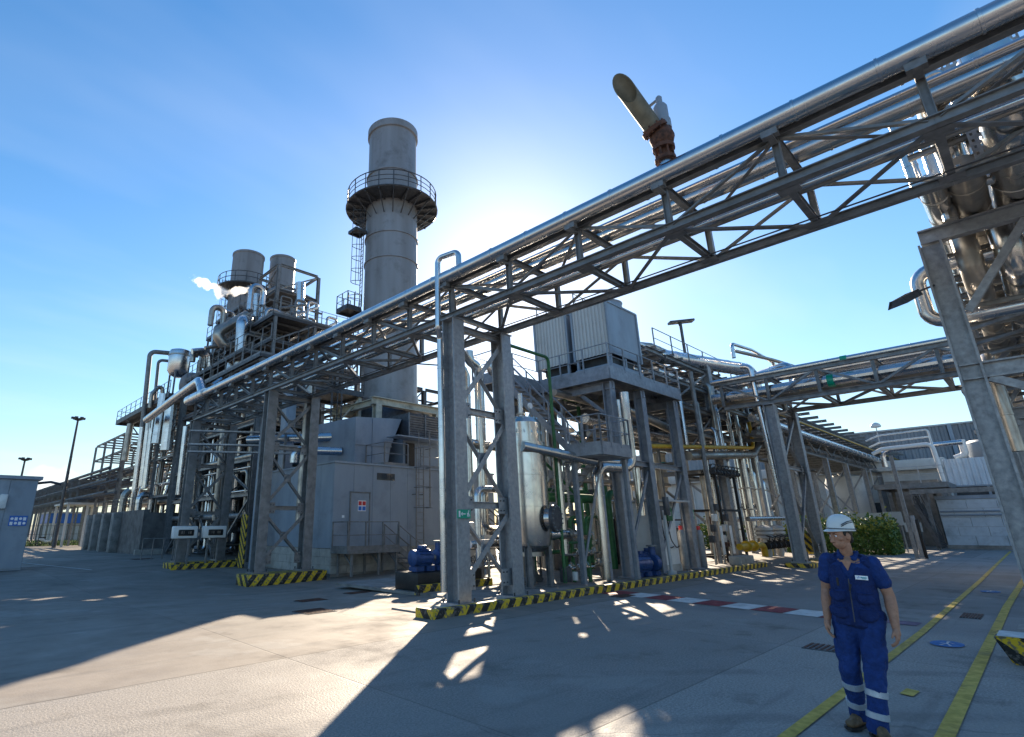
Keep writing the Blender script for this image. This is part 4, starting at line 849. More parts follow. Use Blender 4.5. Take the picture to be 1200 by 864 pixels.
t = thing('dark_backing', 'dark blue grey backing wall added to shut out the sky behind the left structure', 'building', (22, 37, 0))
box(t, 'core', (21.1, 29.5, 0), (22.3, 44.6, 7.2), 'dusk')  # added backing that keeps bright sky from showing through the structure
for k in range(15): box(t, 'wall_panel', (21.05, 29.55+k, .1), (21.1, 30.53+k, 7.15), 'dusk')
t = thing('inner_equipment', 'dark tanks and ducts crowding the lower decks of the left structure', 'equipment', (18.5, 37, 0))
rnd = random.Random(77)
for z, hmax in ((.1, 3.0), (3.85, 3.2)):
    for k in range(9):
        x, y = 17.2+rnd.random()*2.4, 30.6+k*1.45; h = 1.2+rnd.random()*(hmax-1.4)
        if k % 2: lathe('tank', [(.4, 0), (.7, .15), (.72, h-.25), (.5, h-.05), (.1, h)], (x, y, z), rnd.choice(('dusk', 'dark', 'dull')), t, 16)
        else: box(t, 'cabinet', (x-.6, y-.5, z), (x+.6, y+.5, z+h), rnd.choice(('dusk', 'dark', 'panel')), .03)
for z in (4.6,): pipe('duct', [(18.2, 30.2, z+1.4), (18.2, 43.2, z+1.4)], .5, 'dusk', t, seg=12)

t = thing('valve_gallery', 'narrow railed valve galleries stepping up between the left drum and the truss tower', 'platform', (15, 38, 12))
for x0, x1, y0, y1, z in ((13.4, 14.9, 33, 43.5, 12.9), (15.2, 17.4, 38, 45.5, 17.3), (16.0, 18.2, 41, 46, 19.2), (14.6, 16.2, 35, 41, 14.9)):
    grating(t, x0, x1, y0, y1, z, 'dark', .16); rail(t, [(x1, y0, z), (x0, y0, z), (x0, y1, z)], material='steel', sp=1.1)
    for y_ in (y0+.2, (y0+y1)/2, y1-.2): beam(t, 'post_support', (x0+.1, y_, z-1.6), (x0+.1, y_, z-.05), .12, .12, 'I', 'steel'); beam(t, 'knee_brace', (x0+.1, y_, z-1.2), (x1-.1, y_, z-.15), .08, .08, 'L', 'steel')
for k in range(26):
    x, y = 13.6+rnd.random()*4, 34+rnd.random()*10; z0 = 12.9+rnd.random()*4; h = .7+rnd.random()*1.8; dx = rnd.choice((-.9, .9)); pipe('pipe', [(x, y, z0), (x, y, z0+h), (x+dx, y, z0+h), (x+dx, y, z0+h*.3)], rnd.choice((.06, .09, .14, .2)), rnd.choice(('clad', 'dull', 'steel', 'clad')), t, seg=10, n=4, seam=.7)
ladder(t, (15.4, 37.8, 12), 17.6, (0, -1, 0), 'steel', 2.2)
stairs(t, (14.0, 43.0, 12), (14.0, 39.5, 14.9), .7, (1, 0, 0), 'steel')
# ================================================================ COOLING TOWER AND ITS PLATFORM
t = thing('cooling_platform', 'high grey steel platform with railings carrying the two cooling tower cells', 'platform', (21, 12.3, 0))
PZ = 7.38
grating(t, 18.0, 23.95, 9.9, 14.8, PZ, 'steel2', .38); grating(t, 15.4, 17.995, 13.1, 14.45, PZ, 'steel2', .3)
for x_ in (18.35, 20.7, 23.6):
    for y_ in (10.2, 14.5): beam(t, 'column', (x_, y_, .1), (x_, y_, PZ-.43), .34, .34, 'I', 'steel2', (0, 1, 0)); box(t, 'base_plate', (x_-.28, y_-.28, .05), (x_+.28, y_+.28, .1), 'steel2')
for x_ in (18.35, 20.7, 23.6): beam(t, 'girder', (x_, 10.0, PZ-.56), (x_, 14.7, PZ-.56), .2, .3, 'I', 'steel2'); beam(t, 'knee_brace', (x_, 10.35, 5.7), (x_, 11.4, 6.65), .12, .12, 'L', 'steel2')
for y_ in (11.0, 12.2, 13.4): beam(t, 'joist', (18.1, y_, PZ-.3), (23.85, y_, PZ-.3), .14, .2, 'I', 'steel2')
for a_, b_ in ((18.35, 20.7), (20.7, 23.6)): beam(t, 'brace', (a_+.1, 10.2, .6), (b_-.1, 10.2, 3.8), .12, .12, 'L', 'steel2'); beam(t, 'tie_beam', (a_, 10.2, 4.0), (b_, 10.2, 4.0), .18, .2, 'I', 'steel2'); beam(t, 'tie_beam', (a_, 14.5, 4.0), (b_, 14.5, 4.0), .18, .2, 'I', 'steel2')
rail(t, [(18.0, 13.1, PZ), (18.0, 9.9, PZ), (23.95, 9.9, PZ), (23.95, 14.8, PZ)], 1.0, 'steel2', 1.1); rail(t, [(15.4, 13.1, PZ), (15.4, 14.45, PZ), (18, 14.45, PZ)], 1.0, 'steel2'); rail(t, [(16.3, 13.1, PZ), (18.0, 13.1, PZ)], 1.0, 'steel2')
beam(t, 'column', (15.6, 14.3, .1), (15.6, 14.3, PZ-.3), .2, .2, 'I', 'steel2')
CTX0, CTX1 = 18.68, 21.1
for y0, y1, lab in ((10.12, 11.72, 'right-hand corrugated cooling tower cell on the high platform'), (12.02, 13.65, 'left-hand corrugated cooling tower cell on the high platform')):
    t = thing('cooling_tower', lab, 'cooling tower', ((CTX0+CTX1)/2, (y0+y1)/2, PZ+.02), group='cooling tower cells')
    Z0, Z1 = 8.2, 10.36
    box(t, 'core', (CTX0+.05, y0+.05, Z0+.05), (CTX1-.05, y1-.05, Z1-.02), 'dark')
    corrugated('side_sheet', (CTX0, y1), (CTX0, y0), Z0, Z1, 'corr', t, .15, .05); corrugated('side_sheet', (CTX1, y0), (CTX1, y1), Z0, Z1, 'corr', t, .15, .05)
    box(t, 'end_panel', (CTX0+.06, y0, Z0), (CTX1-.06, y0+.045, Z1), 'panel'); box(t, 'end_panel', (CTX0+.06, y1-.045, Z0), (CTX1-.06, y1, Z1), 'panel')
    for z_ in (8.9, 9.6): beam(t, 'bolt_strip', (CTX0-.03, y0+.05, z_), (CTX0-.03, y1-.05, z_), .012, .03, 'B', 'corr')
    for x_ in (CTX0, CTX1):
        for y_ in (y0, y1): beam(t, 'corner_trim', (x_, y_, Z0-.04), (x_, y_, Z1+.05), .1, .1, 'B', 'panel')
    for a_, b_ in (((CTX0, y0), (CTX1, y0)), ((CTX1, y0), (CTX1, y1)), ((CTX1, y1), (CTX0, y1)), ((CTX0, y1), (CTX0, y0))): beam(t, 'top_rim', (*a_, Z1+.04), (*b_, Z1+.04), .07, .08, 'B', 'panel')
    box(t, 'roof', (CTX0+.03, y0+.03, Z1-.02), (CTX1-.03, y1-.03, Z1+.05), 'panel')
    lathe('fan_cowl', [(.84, Z1+.05), (.8, Z1+.1), (.78, Z1+.28), (.82, Z1+.36), (.76, Z1+.36), (.72, Z1+.12)], ((CTX0+CTX1)/2, (y0+y1)/2, 0), 'panel', t, 28)
    for a in range(6):
        e_ = V((math.cos(a*math.pi/3), math.sin(a*math.pi/3), 0)); c_ = V(((CTX0+CTX1)/2, (y0+y1)/2, Z1+.25)); beam(t, 'fan_blade', c_, c_+e_*.7, .16, .02, 'B', 'steel', (0, .3, 1))
    rail(t, [(CTX0+.1, y1-.1, Z1+.05), (CTX1-.1, y1-.1, Z1+.05)], .8, 'steel', .8, False, .035)
    box(t, 'basin', (CTX0-.05, y0-.02, PZ+.03), (CTX1+.05, y1+.02, PZ+.4), 'panel', .03)
    for x_ in (CTX0+.08, (CTX0+CTX1)/2, CTX1-.08):
        for y_ in (y0+.08, y1-.08): beam(t, 'leg', (x_, y_, PZ+.36), (x_, y_, Z0+.02), .1, .1, 'B', 'panel')
    box(t, 'gap_shade', (CTX0+.3, y0+.2, PZ+.36), (CTX1-.3, y1-.2, Z0+.04), 'black')  # black block painting in the shade of the open gap under the cell
# lower stair landing and flights
t = thing('stair_tower', 'grey steel stairs with a railed mid landing leading up to the cooling platform', 'stairs', (16, 10, 0))
grating(t, 15.3, 17.1, 8.95, 10.22, 4.16, 'steel2', .27); box(t, 'underplate', (15.35, 9.0, 3.86), (17.05, 10.17, 3.88), 'steel2')
rail(t, [(15.3, 10.22, 4.16), (15.3, 8.95, 4.16), (17.1, 8.95, 4.16), (17.1, 10.22, 4.16)], 1.0, 'steel2', .68)
stairs(t, (15.42, 10.2, 4.14), (15.42, 13.1, 7.3), .78, (1, 0, 0), 'steel2'); stairs(t, (16.35, 13.8, .1), (16.35, 10.25, 4.08), .72, (1, 0, 0), 'steel2')
for x_, y_ in ((16.95, 9.15), (15.45, 10.1), (16.95, 10.1)): beam(t, 'column', (x_, y_, .05), (x_, y_, 3.88), .14, .14, 'I', 'steel2')
beam(t, 'brace', (15.45, 10.1, .5), (16.95, 10.1, 3.7), .09, .09, 'L', 'steel2')
pipe('green_handrail_pipe', [(12.2, 10.45, 7.3), (14.95, 10.45, 7.3), (14.95, 10.45, .1)], .055, 'green', label='tall green pipe running from the bridge and down past the stairs', bend=.18)
# ================================================================ VESSEL AND SKIDS
VC = V((14.05, 11.05, 0))
t = thing('separator_vessel', 'upright stainless clad vessel with dark bolted manway beside the front bent', 'vessel', tuple(VC))
prof = [(.1, .95), (.45, 1.02), (.66, 1.2), (.7, 1.4)]
for z in (2.35, 3.3, 4.2): prof += [(.7, z-.02), (.712, z-.015), (.712, z+.015), (.7, z+.02)]
prof += [(.70, 4.3), (.70, 4.32), (.62, 4.34), (.62, 4.95), (.50, 5.12), (.2, 5.2), (.05, 5.2)]
lathe('shell', prof, VC, 'stain', t, 40, 28)
for k in range(16):
    a = k*math.pi/8; e_ = V((math.cos(a), math.sin(a), 0)); beam(t, 'cap_rib', VC+e_*.625+V((0, 0, 4.6)), VC+e_*.5+V((0, 0, 5.14)), .05, .02, 'B', 'stain')
beam(t, 'lower_skirt', VC+V((0, 0, .9)), VC+V((0, 0, 1.1)), .9, .9, 'O', 'dull')
for a in (.6, 2.2, 3.75, 5.3): e_ = V((math.cos(a), math.sin(a), 0)); beam(t, 'leg', VC+e_*.58+V((0, 0, .05)), VC+e_*.58+V((0, 0, 1.45)), .16, .16, 'I', 'steel'); box(t, 'foot_plate', tuple(VC+e_*.58+V((-.14, -.14, .04))), tuple(VC+e_*.58+V((.14, .14, .07))), 'steel')
md = V((.22, -.97, 0)).normalized(); mc = VC+md*.68+V((0, 0, 1.98))
beam(t, 'manway_neck', mc, mc+md*.2, .62, .62, 'O', 'stain'); mf = beam(t, 'manway_cover', mc+md*.2, mc+md*.30, .82, .82, 'O', 'dark')
s_ = V((-md.y, md.x, 0))
for k in range(16): a = k*math.pi/8; q = mc+md*.30+(s_*math.cos(a)+V((0, 0, 1))*math.sin(a))*.36; beam(mf, 'bolt', q, q+md*.05, .05, .05, 'T', 'steel')
beam(t, 'nozzle', VC+V((.5, -.4, 1.5)), VC+V((1.35, -.55, 1.5)), .32, .32, 'O', 'stain'); flange(t, VC+V((1.35, -.55, 1.5)), (.98, -.17, 0), .2, 'dull')
box(t, 'name_plate', (14.5, 10.42, 3.2), (14.72, 10.46, 3.45), 'steel'); beam(t, 'top_nozzle', VC+V((.0, 0, 5.15)), VC+V((0, 0, 6.0)), .16, .16, 'O', 'clad'); flange(t, VC+V((0, 0, 5.3)), (0, 0, 1), .15, 'dull')
beam(t, 'gauge_stem', VC+V((.25, -.2, 5.15)), VC+V((.25, -.2, 5.5)), .05, .05, 'T', 'steel'); beam(t, 'gauge', VC+V((.25, -.23, 5.58)), VC+V((.25, -.17, 5.58)), .2, .2, 'O', 'signw')
pipe('clad_pipe', [at(612, 523, Y=10.6), at(697, 541, Y=9.75)], .16, 'stain', seam=.9, seg=18, label='bright pipe leaving the vessel shoulder to the right, below the stair landing')
pipe('clad_pipe', [(16.05, 10.9, 3.92), (18.1, 10.0, 3.92)], .1, 'stain', seam=.9, label='thin bright pipe crossing just below the stair landing')
pipe('clad_pipe', [(18.6, 9.75, 6.5), (18.6, 9.75, 3.7), (16.9, 10.2, 3.7), (16.9, 10.2, .08)], .17, 'stain', seam=1.0, seg=20, label='thick bright standpipe in front of the green frame, dropping to the kerb')
pipe('clad_pipe', [(15.2, 10.6, 4.0), (15.25, 10.6, 1.45), (15.25, 10.6, .9)], .15, 'stain', seam=1.0, seg=18, label='bright vertical pipe right of the manway')
pipe('clad_pipe', [(14.9, 10.6, 1.5), (16.1, 10.55, 1.5)], .11, 'stain', seam=.6, label='short bright pipe stub with valve at the vessel nozzle')
# pipes behind the front bent
for k, (x_, y_, z0, z1, r_, mt, lab) in enumerate(((13.0, 12.5, 2.6, 6.9, .13, 'stain', 'bright riser framed by the front bent, left one'), (13.75, 12.6, .9, 7.2, .17, 'stain', 'thick bright riser framed by the front bent, middle one'), (14.5, 12.3, .6, 6.9, .12, 'clad', 'slim riser framed by the front bent, right one'), (12.7, 11.9, .8, 2.9, .1, 'clad', 'short riser low behind the front column'))):
    pipe('riser_pipe', [(x_, y_, z0), (x_, y_, z1), (x_-.5, y_, z1+.15), (x_-.5, y_, z1+.5)] if k != 3 else [(x_, y_, z0), (x_, y_, z1), (x_+.9, y_, z1)], r_, mt, seam=1.1, label=lab, seg=16)
pipe('clad_pipe', [(12.9, 12.7, 4.45), (15.6, 12.7, 4.45)], .16, 'stain', seam=.8, label='bright crosswise pipe behind the upper braces of the front bent')
pipe('clad_pipe', [(12.4, 12.0, 1.25), (15.4, 12.0, 1.25)], .12, 'clad', seam=.8, label='bright crosswise pipe low behind the front bent')
pipe('clad_pipe', [(14.0, 12.1, 1.7), (13.2, 12.1, 1.7), (13.2, 12.1, 2.9), (14.2, 12.1, 2.9)], .09, 'stain', seam=.8, label='small bright pipe loop behind the front bent')
t = thing('valve_skid', 'crowded small-bore valve skid low behind the front bent', 'skid', (13.8, 12.6, 0))
rnd = random.Random(21)
for x_ in (12.9, 13.4, 13.9, 14.5): pipe('pipe', [(x_, 12.6, .1), (x_, 12.6, 1.6+rnd.random()), (x_+.3, 13.0, 1.6)], .045, rnd.choice(('clad', 'dull')), t, seg=8, n=3); valve(t, (x_, 12.6, .8), (0, 0, 1), .07, 'stain', True, (0, -1, 0), 'dark')
box(t, 'instrument_box', (12.6, 12.5, 1.5), (13.3, 12.8, 1.9), 'white', .02); box(t, 'instrument_box', (13.5, 12.4, 1.2), (14.1, 12.7, 1.5), 'panel2', .02)
for z in (.5, 1.1): beam(t, 'frame_bar', (12.5, 12.75, z), (15.2, 12.75, z), .08, .08, 'B', 'steel')
for x_ in (12.6, 13.8, 15.1): beam(t, 'frame_post', (x_, 12.8, .05), (x_, 12.8, 2.4), .09, .09, 'B', 'steel')
for x_ in (14.3, 14.8): pipe('vertical_drum', [(x_, 12.0, .2), (x_, 12.0, .95)], .16, 'dull', t, seg=14)
# pump helper: motor with fins, foot, terminal box
def pump(label, c, d, r=.22, ln=.7, group=None, mt='blue'):
    c, d = V(c), V(d).normalized(); t = thing('electric_pump', label, 'pump', tuple(c), group); s_ = V((-d.y, d.x, 0))
    zc = c+V((0, 0, r+.12)); bm = bmesh.new()
    pth = [(zc+d*x, 0) for x in (-ln*.5, -ln*.45, -ln*.3, ln*.3, ln*.32, ln*.42)]; sweep(bm, pth, [r*.75, r, r, r, r*.8, r*.6], 18); bm_obj('motor', bm, mt, t, 40)
    for k in range(14): a = k*math.pi/7; e_ = s_*math.cos(a)+V((0, 0, 1))*math.sin(a); beam(t, 'fin', zc+e_*r*1.03-d*ln*.28, zc+e_*r*1.03+d*ln*.28, .012, .05, 'B', mt, tuple(e_))
    q = zc+V((0, 0, r*.95)); box(t, 'terminal_box', tuple(q-V((.1, .1, .02))), tuple(q+V((.1, .1, .13))), mt, .015)
    beam(t, 'coupling', zc+d*ln*.4, zc+d*ln*.62, r*.7, r*.7, 'O', 'steel')
    bm = bmesh.new(); h = zc+d*ln*.75; sweep(bm, [(h-d*.13, 0), (h-d*.1, 0), (h+d*.1, 0), (h+d*.13, 0)], [r*.6, r*.95, r*.95, r*.6], 18); sweep(bm, [(h, 0), (h+V((0, 0, r*1.9)), 0)], r*.4, 12); bm_obj('pump_casing', bm, mt, t, 40)
    flange(t, h+V((0, 0, r*1.9)), (0, 0, 1), r*.62, 'steel')
    for x in (-.25, .25, .75): b_ = c+d*ln*x; box(t, 'foot', tuple(b_+V((-.16, -.16, 0))), tuple(b_+V((.16, .16, .14))), mt)
    return t
box(None, 'pump_plinth', (10.75, 12.45, .03), (13.4, 13.5, .52), 'black', .03); tag(bpy.data.objects['pump_plinth'], 'black painted concrete plinth under the blue pump behind the front column', 'plinth')
pump('blue electric pump on the black plinth left of the front column', (11.3, 12.9, .53), (1, -.1, 0), .24, .8)
pump('blue electric pump on the slab right of the thick standpipe, nearer one', (19.0, 10.1, .06), (1, -.15, 0), .3, 1.0); pump('blue electric pump beside the white cabinet, farther one', (20.6, 10.6, .06), (1, .1, 0), .32, 1.0)
# green pipe frame skid
t = thing('green_pipe_skid', 'green painted pipe frame skid with chrome valves between vessel and standpipe', 'skid', (16.5, 11, 0))
for x_, y_ in ((15.4, 11.9), (17.2, 11.9), (15.9, 10.75), (16.35, 10.45), (17.6, 12.2)): pipe('pipe', [(x_, y_, .05), (x_, y_, 4.0 if y_ > 11 else 2.0), (x_+.5, y_, 4.05 if y_ > 11 else 2.05)], .06, 'green', t, seg=10)
for z in (.9, 1.9, 3.0): pipe('pipe', [(15.3, 11.9, z), (18.6, 11.9, z)], .07, 'green', t, seg=10)
pipe('header', [(15.6, 11.4, 2.7), (18.9, 11.4, 2.7)], .16, 'green', t, seg=14); pipe('pipe', [(15.6, 11.4, 3.9), (16.9, 10.9, 2.6), (16.9, 10.9, .3)], .05, 'green', t, seg=8); pipe('pipe', [(18.5, 10.8, .3), (18.5, 10.8, 2.9), (19.3, 10.8, 2.9)], .12, 'green', t, seg=12); pipe('pipe', [(19.3, 11.4, .3), (19.3, 11.4, 3.2)], .14, 'green', t, seg=12)
pipe('pipe', [(15.3, 10.5, 1.25), (16.3, 10.5, 1.25), (16.3, 10.5, .2)], .04, 'green', t, seg=8)
for k, (x_, y_, z_) in enumerate(((15.7, 10.5, .9), (16.0, 10.4, .88), (16.35, 10.4, .9), (16.6, 10.4, .55), (15.6, 10.45, .5), (15.95, 10.45, .5), (16.3, 10.4, 1.4), (15.2, 10.5, .5), (17.3, 10.7, .6), (17.4, 10.8, 1.2))): valve(t, (x_, y_, z_), (1, 0, 0), .055, 'stain', True, (0, -.8, .6), 'stain')
for z in (.5, .9): pipe('pipe', [(14.9, 10.5, z), (17.0, 10.4, z)], .035, 'stain', t, seg=8)
for k in range(18): beam(t, 'insulator_disc', (16.15, 10.9, 2.2+k*.09), (16.15, 10.9, 2.26+k*.09), .11, .11, 'T', 'galv')
beam(t, 'insulator_rod', (16.15, 10.9, 2.1), (16.15, 10.9, 3.9), .05, .05, 'T', 'galv')
box(t, 'control_box', (16.0, 11.3, 1.55), (16.9, 11.5, 2.05), 'panel2', .02); box(t, 'control_box', (16.5, 11.2, 1.6), (16.75, 11.29, 1.95), 'dark', .02); box(t, 'junction_box', (14.9, 10.4, .12), (15.25, 10.6, .55), 'dark', .02); box(t, 'junction_box', (15.35, 10.3, .15), (15.45, 10.45, .4), 'white', .01)
t = thing('dark_stair', 'dark short steel steps low under the vessel', 'stairs', (14.8, 11.8, 0)); stairs(t, (15.3, 11.6, .05), (13.9, 12.6, 1.6), .8, (.58, .81, 0), 'dark')
# under-platform pipework
t = thing('platform_pipework', 'silver and dull pipes and dark frames crammed under the cooling platform', 'pipes', (22, 13, 0))
rnd = random.Random(5)
for k in range(34):
    x, y = 18.6+rnd.random()*8.5, 12+rnd.random()*4; z0 = .1; z1 = 2+rnd.random()*5; pipe('pipe', [(x, y, z0), (x, y, z1), (x+rnd.choice((-1, 1))*(.6+rnd.random()*1.5), y, z1)], rnd.choice((.05, .08, .12, .16)), rnd.choice(('clad', 'stain', 'dull', 'steel', 'green' if k % 4 == 0 else 'dull')), t, seg=10, n=4)
for z in (2.6, 3.4, 5.2, 5.9, 6.6):
    for y in (11.9, 12.8, 14.2):
        if rnd.random() < .8: pipe('pipe', [(16.5+rnd.random()*3, y, z+rnd.random()*.3), (28, y, z+rnd.random()*.3)], rnd.choice((.07, .1, .14, .2)), rnd.choice(('clad', 'dull', 'dull')), t, seg=10)
for k in range(12): valve(t, (19+rnd.random()*7, 11.8+rnd.random()*1.5, .8+rnd.random()*2.5), (1, 0, 0), .1, rnd.choice(('dark', 'green', 'dull')), True, (0, -1, 0), 'dark')
for k in range(5): x = 19.6+k*1.5; box(t, 'cabinet', (x, 13.6, .05), (x+.9, 14.3, 1.2+rnd.random()*1.2), rnd.choice(('dark', 'panel', 'panel2')), .02)
for x_, z_ in ((21.5, 2.2), (24.2, 2.2), (22.6, 4.6)): beam(t, 'support', (x_, 12.2, z_), (x_, 15.5, z_), .12, .14, 'I', 'steel')
pipe('clad_pipe', [(19.3, 11.1, 6.6), (21.6, 10.7, 6.15), (24.3, 10.7, 5.85)], .17, 'dull', seam=1.0, seg=16, label='weathered bent pipe hanging below the cooling platform edge')
pipe('clad_pipe', [(21.9, 10.9, 7.5), (21.9, 10.9, 6.05)], .15, 'cream', seg=16, label='cream stub pipe dropping from the cooling platform underside')
pipe('clad_pipe', [(19.6, 10.6, 6.5), (19.6, 10.6, 4.6)], .14, 'stain', seam=.8, seg=16, label='bright vertical pipe behind the stair landing railing')
pipe('clad_pipe', [(20.2, 10.45, 4.0), (20.2, 10.45, 2.1)], .15, 'stain', seam=.8, seg=16, label='bright vertical pipe right of the stair landing')
# lamp pole standing on the slab
t = thing('guard_pole', 'short slim grey pole with square foot in front of the white cabinet', 'pole', (20.25, 9.6, .05)); beam(t, 'pole', (20.25, 9.6, .05), (20.25, 9.6, 2.2), .12, .12, 'O', 'panel2'); beam(t, 'flared_foot', (20.25, 9.6, .05), (20.25, 9.6, .2), .34, .34, 'O', 'panel2'); box(t, 'switch_box', (20.12, 9.42, 2.1), (20.4, 9.55, 2.75), 'dark', .02)
# white cabinet with cables
t = thing('white_cabinet', 'white painted cabinet with flat roof lip and dark switch boxes on its side', 'cabinet', (22, 10.8, 0))
box(t, 'body', (21.0, 10.3, .05), (22.6, 11.5, 2.62), 'white', .02); box(t, 'roof_lip', (20.9, 9.9, 2.63), (23.3, 11.6, 2.70), 'panel2'); box(t, 'plinth', (20.97, 10.27, .04), (22.63, 11.53, .3), 'conc')
for x_, z_ in ((21.1, 1.95), (21.65, 1.9)): q = box(t, 'switch_box', (x_, 10.12, z_), (x_+.42, 10.295, z_+.52), 'dark' if x_ < 21.5 else 'green', .03); box(q, 'dial', (x_+.1, 10.1, z_+.2), (x_+.25, 10.119, z_+.35), 'panel2')
for x_ in (21.2, 21.7): pipe('cable', [(x_, 10.2, 1.95), (x_, 10.15, 1.2), (x_+.5, 10.2, .9), (x_+.9, 10.25, .95)], .02, 'black', t, seg=6, bend=.3)
# gas cylinders
for k, (x_, y_, h, mt, lab) in enumerate(((23.0, 10.3, 1.62, 'cyl', 'first grey gas cylinder from the left, next to the white cabinet'), (23.6, 10.75, 1.55, 'dark', 'dark gas cylinder standing behind, second from the left'), (23.85, 10.25, 1.68, 'cyl', 'tall grey gas cylinder, third from the left'), (24.45, 10.2, 1.6, 'cyl', 'rightmost grey gas cylinder beside the big column'))):
    t = thing('gas_cylinder', lab, 'gas cylinder', (x_, y_, .05), group='gas cylinders by the white cabinet')
    lathe('body', [(.12, .05), (.15, .08), (.15, h-.25), (.13, h-.14), (.07, h-.05), (.05, h)], (x_, y_, 0), mt, t, 18, 45); lathe('guard_cap', [(.075, h-.06), (.08, h+.08), (.07, h+.1), (.02, h+.1)], (x_, y_, 0), 'signr' if mt == 'cyl' else 'dark', t, 12); beam(t, 'valve_stem', (x_-.08, y_, h+.14), (x_+.08, y_, h+.14), .04, .04, 'T', 'steel')
t = thing('cylinder_rack', 'thin steel rack bar holding the gas cylinders', 'rack', (23.8, 11, 0)); beam(t, 'bar', (22.7, 10.98, 1.2), (24.8, 10.98, 1.2), .05, .05, 'B', 'steel'); [beam(t, 'post', (x_, 11.02, .05), (x_, 11.02, 1.9), .05, .05, 'B', 'steel') for x_ in (22.75, 24.75)]; pipe('manifold', [(22.8, 10.7, 1.95), (24.8, 10.6, 1.95)], .03, 'rust', t, seg=8)
# ================================================================ MIDDLE PIPE RACK (right of the cooling platform)
t = thing('pipe_rack', 'tall multi-level grey pipe rack right of the cooling platform', 'pipe rack', (30, 13, 0))
for x_ in (25.3, 30.2, 35.2):
    for y_ in (10.95, 15.0): beam(t, 'column', (x_, y_, .1), (x_, y_, 10.2 if x_ > 26 else 7.6), .42, .42, 'I', 'galv', (0, 1, 0)); box(t, 'base_plate', (x_-.32, y_-.32, .05), (x_+.32, y_+.32, .1), 'galv')
    for z in (4.4, 6.1, 7.3, 8.5, 9.6): beam(t, 'cross_beam', (x_, 11.16, z), (x_, 14.8, z), .2, .24, 'I', 'steel')
    beam(t, 'brace', (x_, 11.2, 1.0), (x_, 14.8, 4.2), .12, .12, 'L', 'galv')
for z in (6.1, 7.3, 8.5, 9.6):
    for y_ in (10.95, 15.0):
        for a_, b_ in ((25.5, 30.0), (30.4, 35.0), (23.4, 25.1)): beam(t, 'long_beam', (a_, y_, z-.004), (b_, y_, z-.004), .18, .22, 'I', 'steel')
    for x_ in [24+.95*k for k in range(12)]: beam(t, 'sleeper', (x_, 10.7, z+.12), (x_, 15.2, z+.12), .1, .12, 'I', 'steel')
for a_, b_ in ((25.5, 30), (30.4, 35)):
    for za, zb in ((4.6, 7.2), (7.4, 9.5)): beam(t, 'brace', (a_, 10.93, za), (b_, 10.93, zb), .1, .1, 'L', 'steel')
rail(t, [(24.2, 10.85, 9.72), (35.6, 10.85, 9.72)], 1.05, 'steel', 1.9, False)
for y_ in (14.6,): rail(t, [(24.2, y_, 9.72), (35.6, y_, 9.72)], 1.05, 'steel', 1.9, False)
rnd = random.Random(31)
for z in (6.35, 7.55, 8.75, 9.85):
    y_ = 11.2
    while y_ < 14.6:
        r_ = rnd.choice((.07, .1, .14, .2)); y_ += r_+.05
        pipe('pipe', [(23.6+rnd.random()*2, y_, z+r_), (36+rnd.random()*4, y_, z+r_)], r_, rnd.choice(('clad', 'dull', 'stain', 'dull', 'steel')), t, seg=10); y_ += r_+.08
for k in range(14):
    x, y = 25.5+rnd.random()*10, 10.75; z1 = rnd.choice((6.5, 7.7, 8.9)); pipe('pipe', [(x, y+.5, z1), (x, y, z1), (x, y, z1-rnd.choice((1.4, 2.5, 4)))], rnd.choice((.05, .08, .11)), rnd.choice(('clad', 'stain', 'dull')), t, seg=10, n=4)
pipe('clad_pipe', [(23.8, 12.2, 8.6), (23.8, 12.2, 10.2), (25.8, 11.8, 10.4), (30.5, 11.8, 10.4)], .2, 'dull', seam=1.2, seg=14, label='weathered arched pipe at the left end of the middle rack top')
pipe('clad_pipe', [(25.5, 12.2, 10.1), (29.5, 11.2, 10.2), (34.5, 10.0, 10.35), (34.9, 10.0, 7.6), (34.9, 11.5, 7.2)], .38, 'clad', seam=1.0, seg=22, bend=.75, label='very thick bright pipe with a big elbow turning down at the rack end')
pipe('clad_pipe', [(30.8, 9.6, 10.3), (30.8, 9.6, 11.1), (33.2, 9.4, 11.2), (36.2, 9.2, 11.0), (36.2, 9.2, 10.3)], .09, 'clad', seg=12, label='slim looped pipe over the very thick elbow pipe')
pipe('clad_pipe', [(31.4, 9.8, 10.45), (31.4, 9.8, 10.9), (35.4, 9.0, 10.95), (37.0, 8.2, 10.6)], .1, 'dull', seg=12, label='second slim pipe over the thick elbow pipe, bending right')
pipe('clad_pipe', [(36.2, 11.0, 10.3), (34.0, 7.9, 10.2), (34.0, 7.9, 8.75), (30.0, 7.0, 8.75)][:3]+[(31.2, 7.0, 8.7), (31.2, -6, 8.7)], .2, 'clad', seam=1.2, seg=16, bend=.5, label='silver pipe with upright elbow leading onto the far bridge')
pipe('yellow_pipe', [(21.0, 10.5, 4.8), (33.2, 10.3, 5.75), (33.5, 10.3, 5.9), (33.5, 10.3, 7.5), (33.0, 10.9, 7.9)], .09, 'yellow', seg=12, bend=.3, label='yellow gas pipe along the underside of the middle rack, turning up at its end')
pipe('clad_pipe', [(25.5, 10.6, 4.75), (33.8, 10.5, 5.45), (35.2, 10.5, 6.2), (35.2, 10.5, 7.3)], .2, 'dull', seam=1.1, seg=16, bend=.6, label='dull pipe running just below the yellow gas pipe')
for x_, lab in ((31.0, 'bright vertical pipe pair member hanging above the yellow pipe, left'), (32.2, 'bright vertical pipe pair member hanging above the yellow pipe, right')): pipe('clad_pipe', [(x_, 10.5, 8.4), (x_, 10.5, 5.7)], .11, 'stain', seam=1, label=lab)
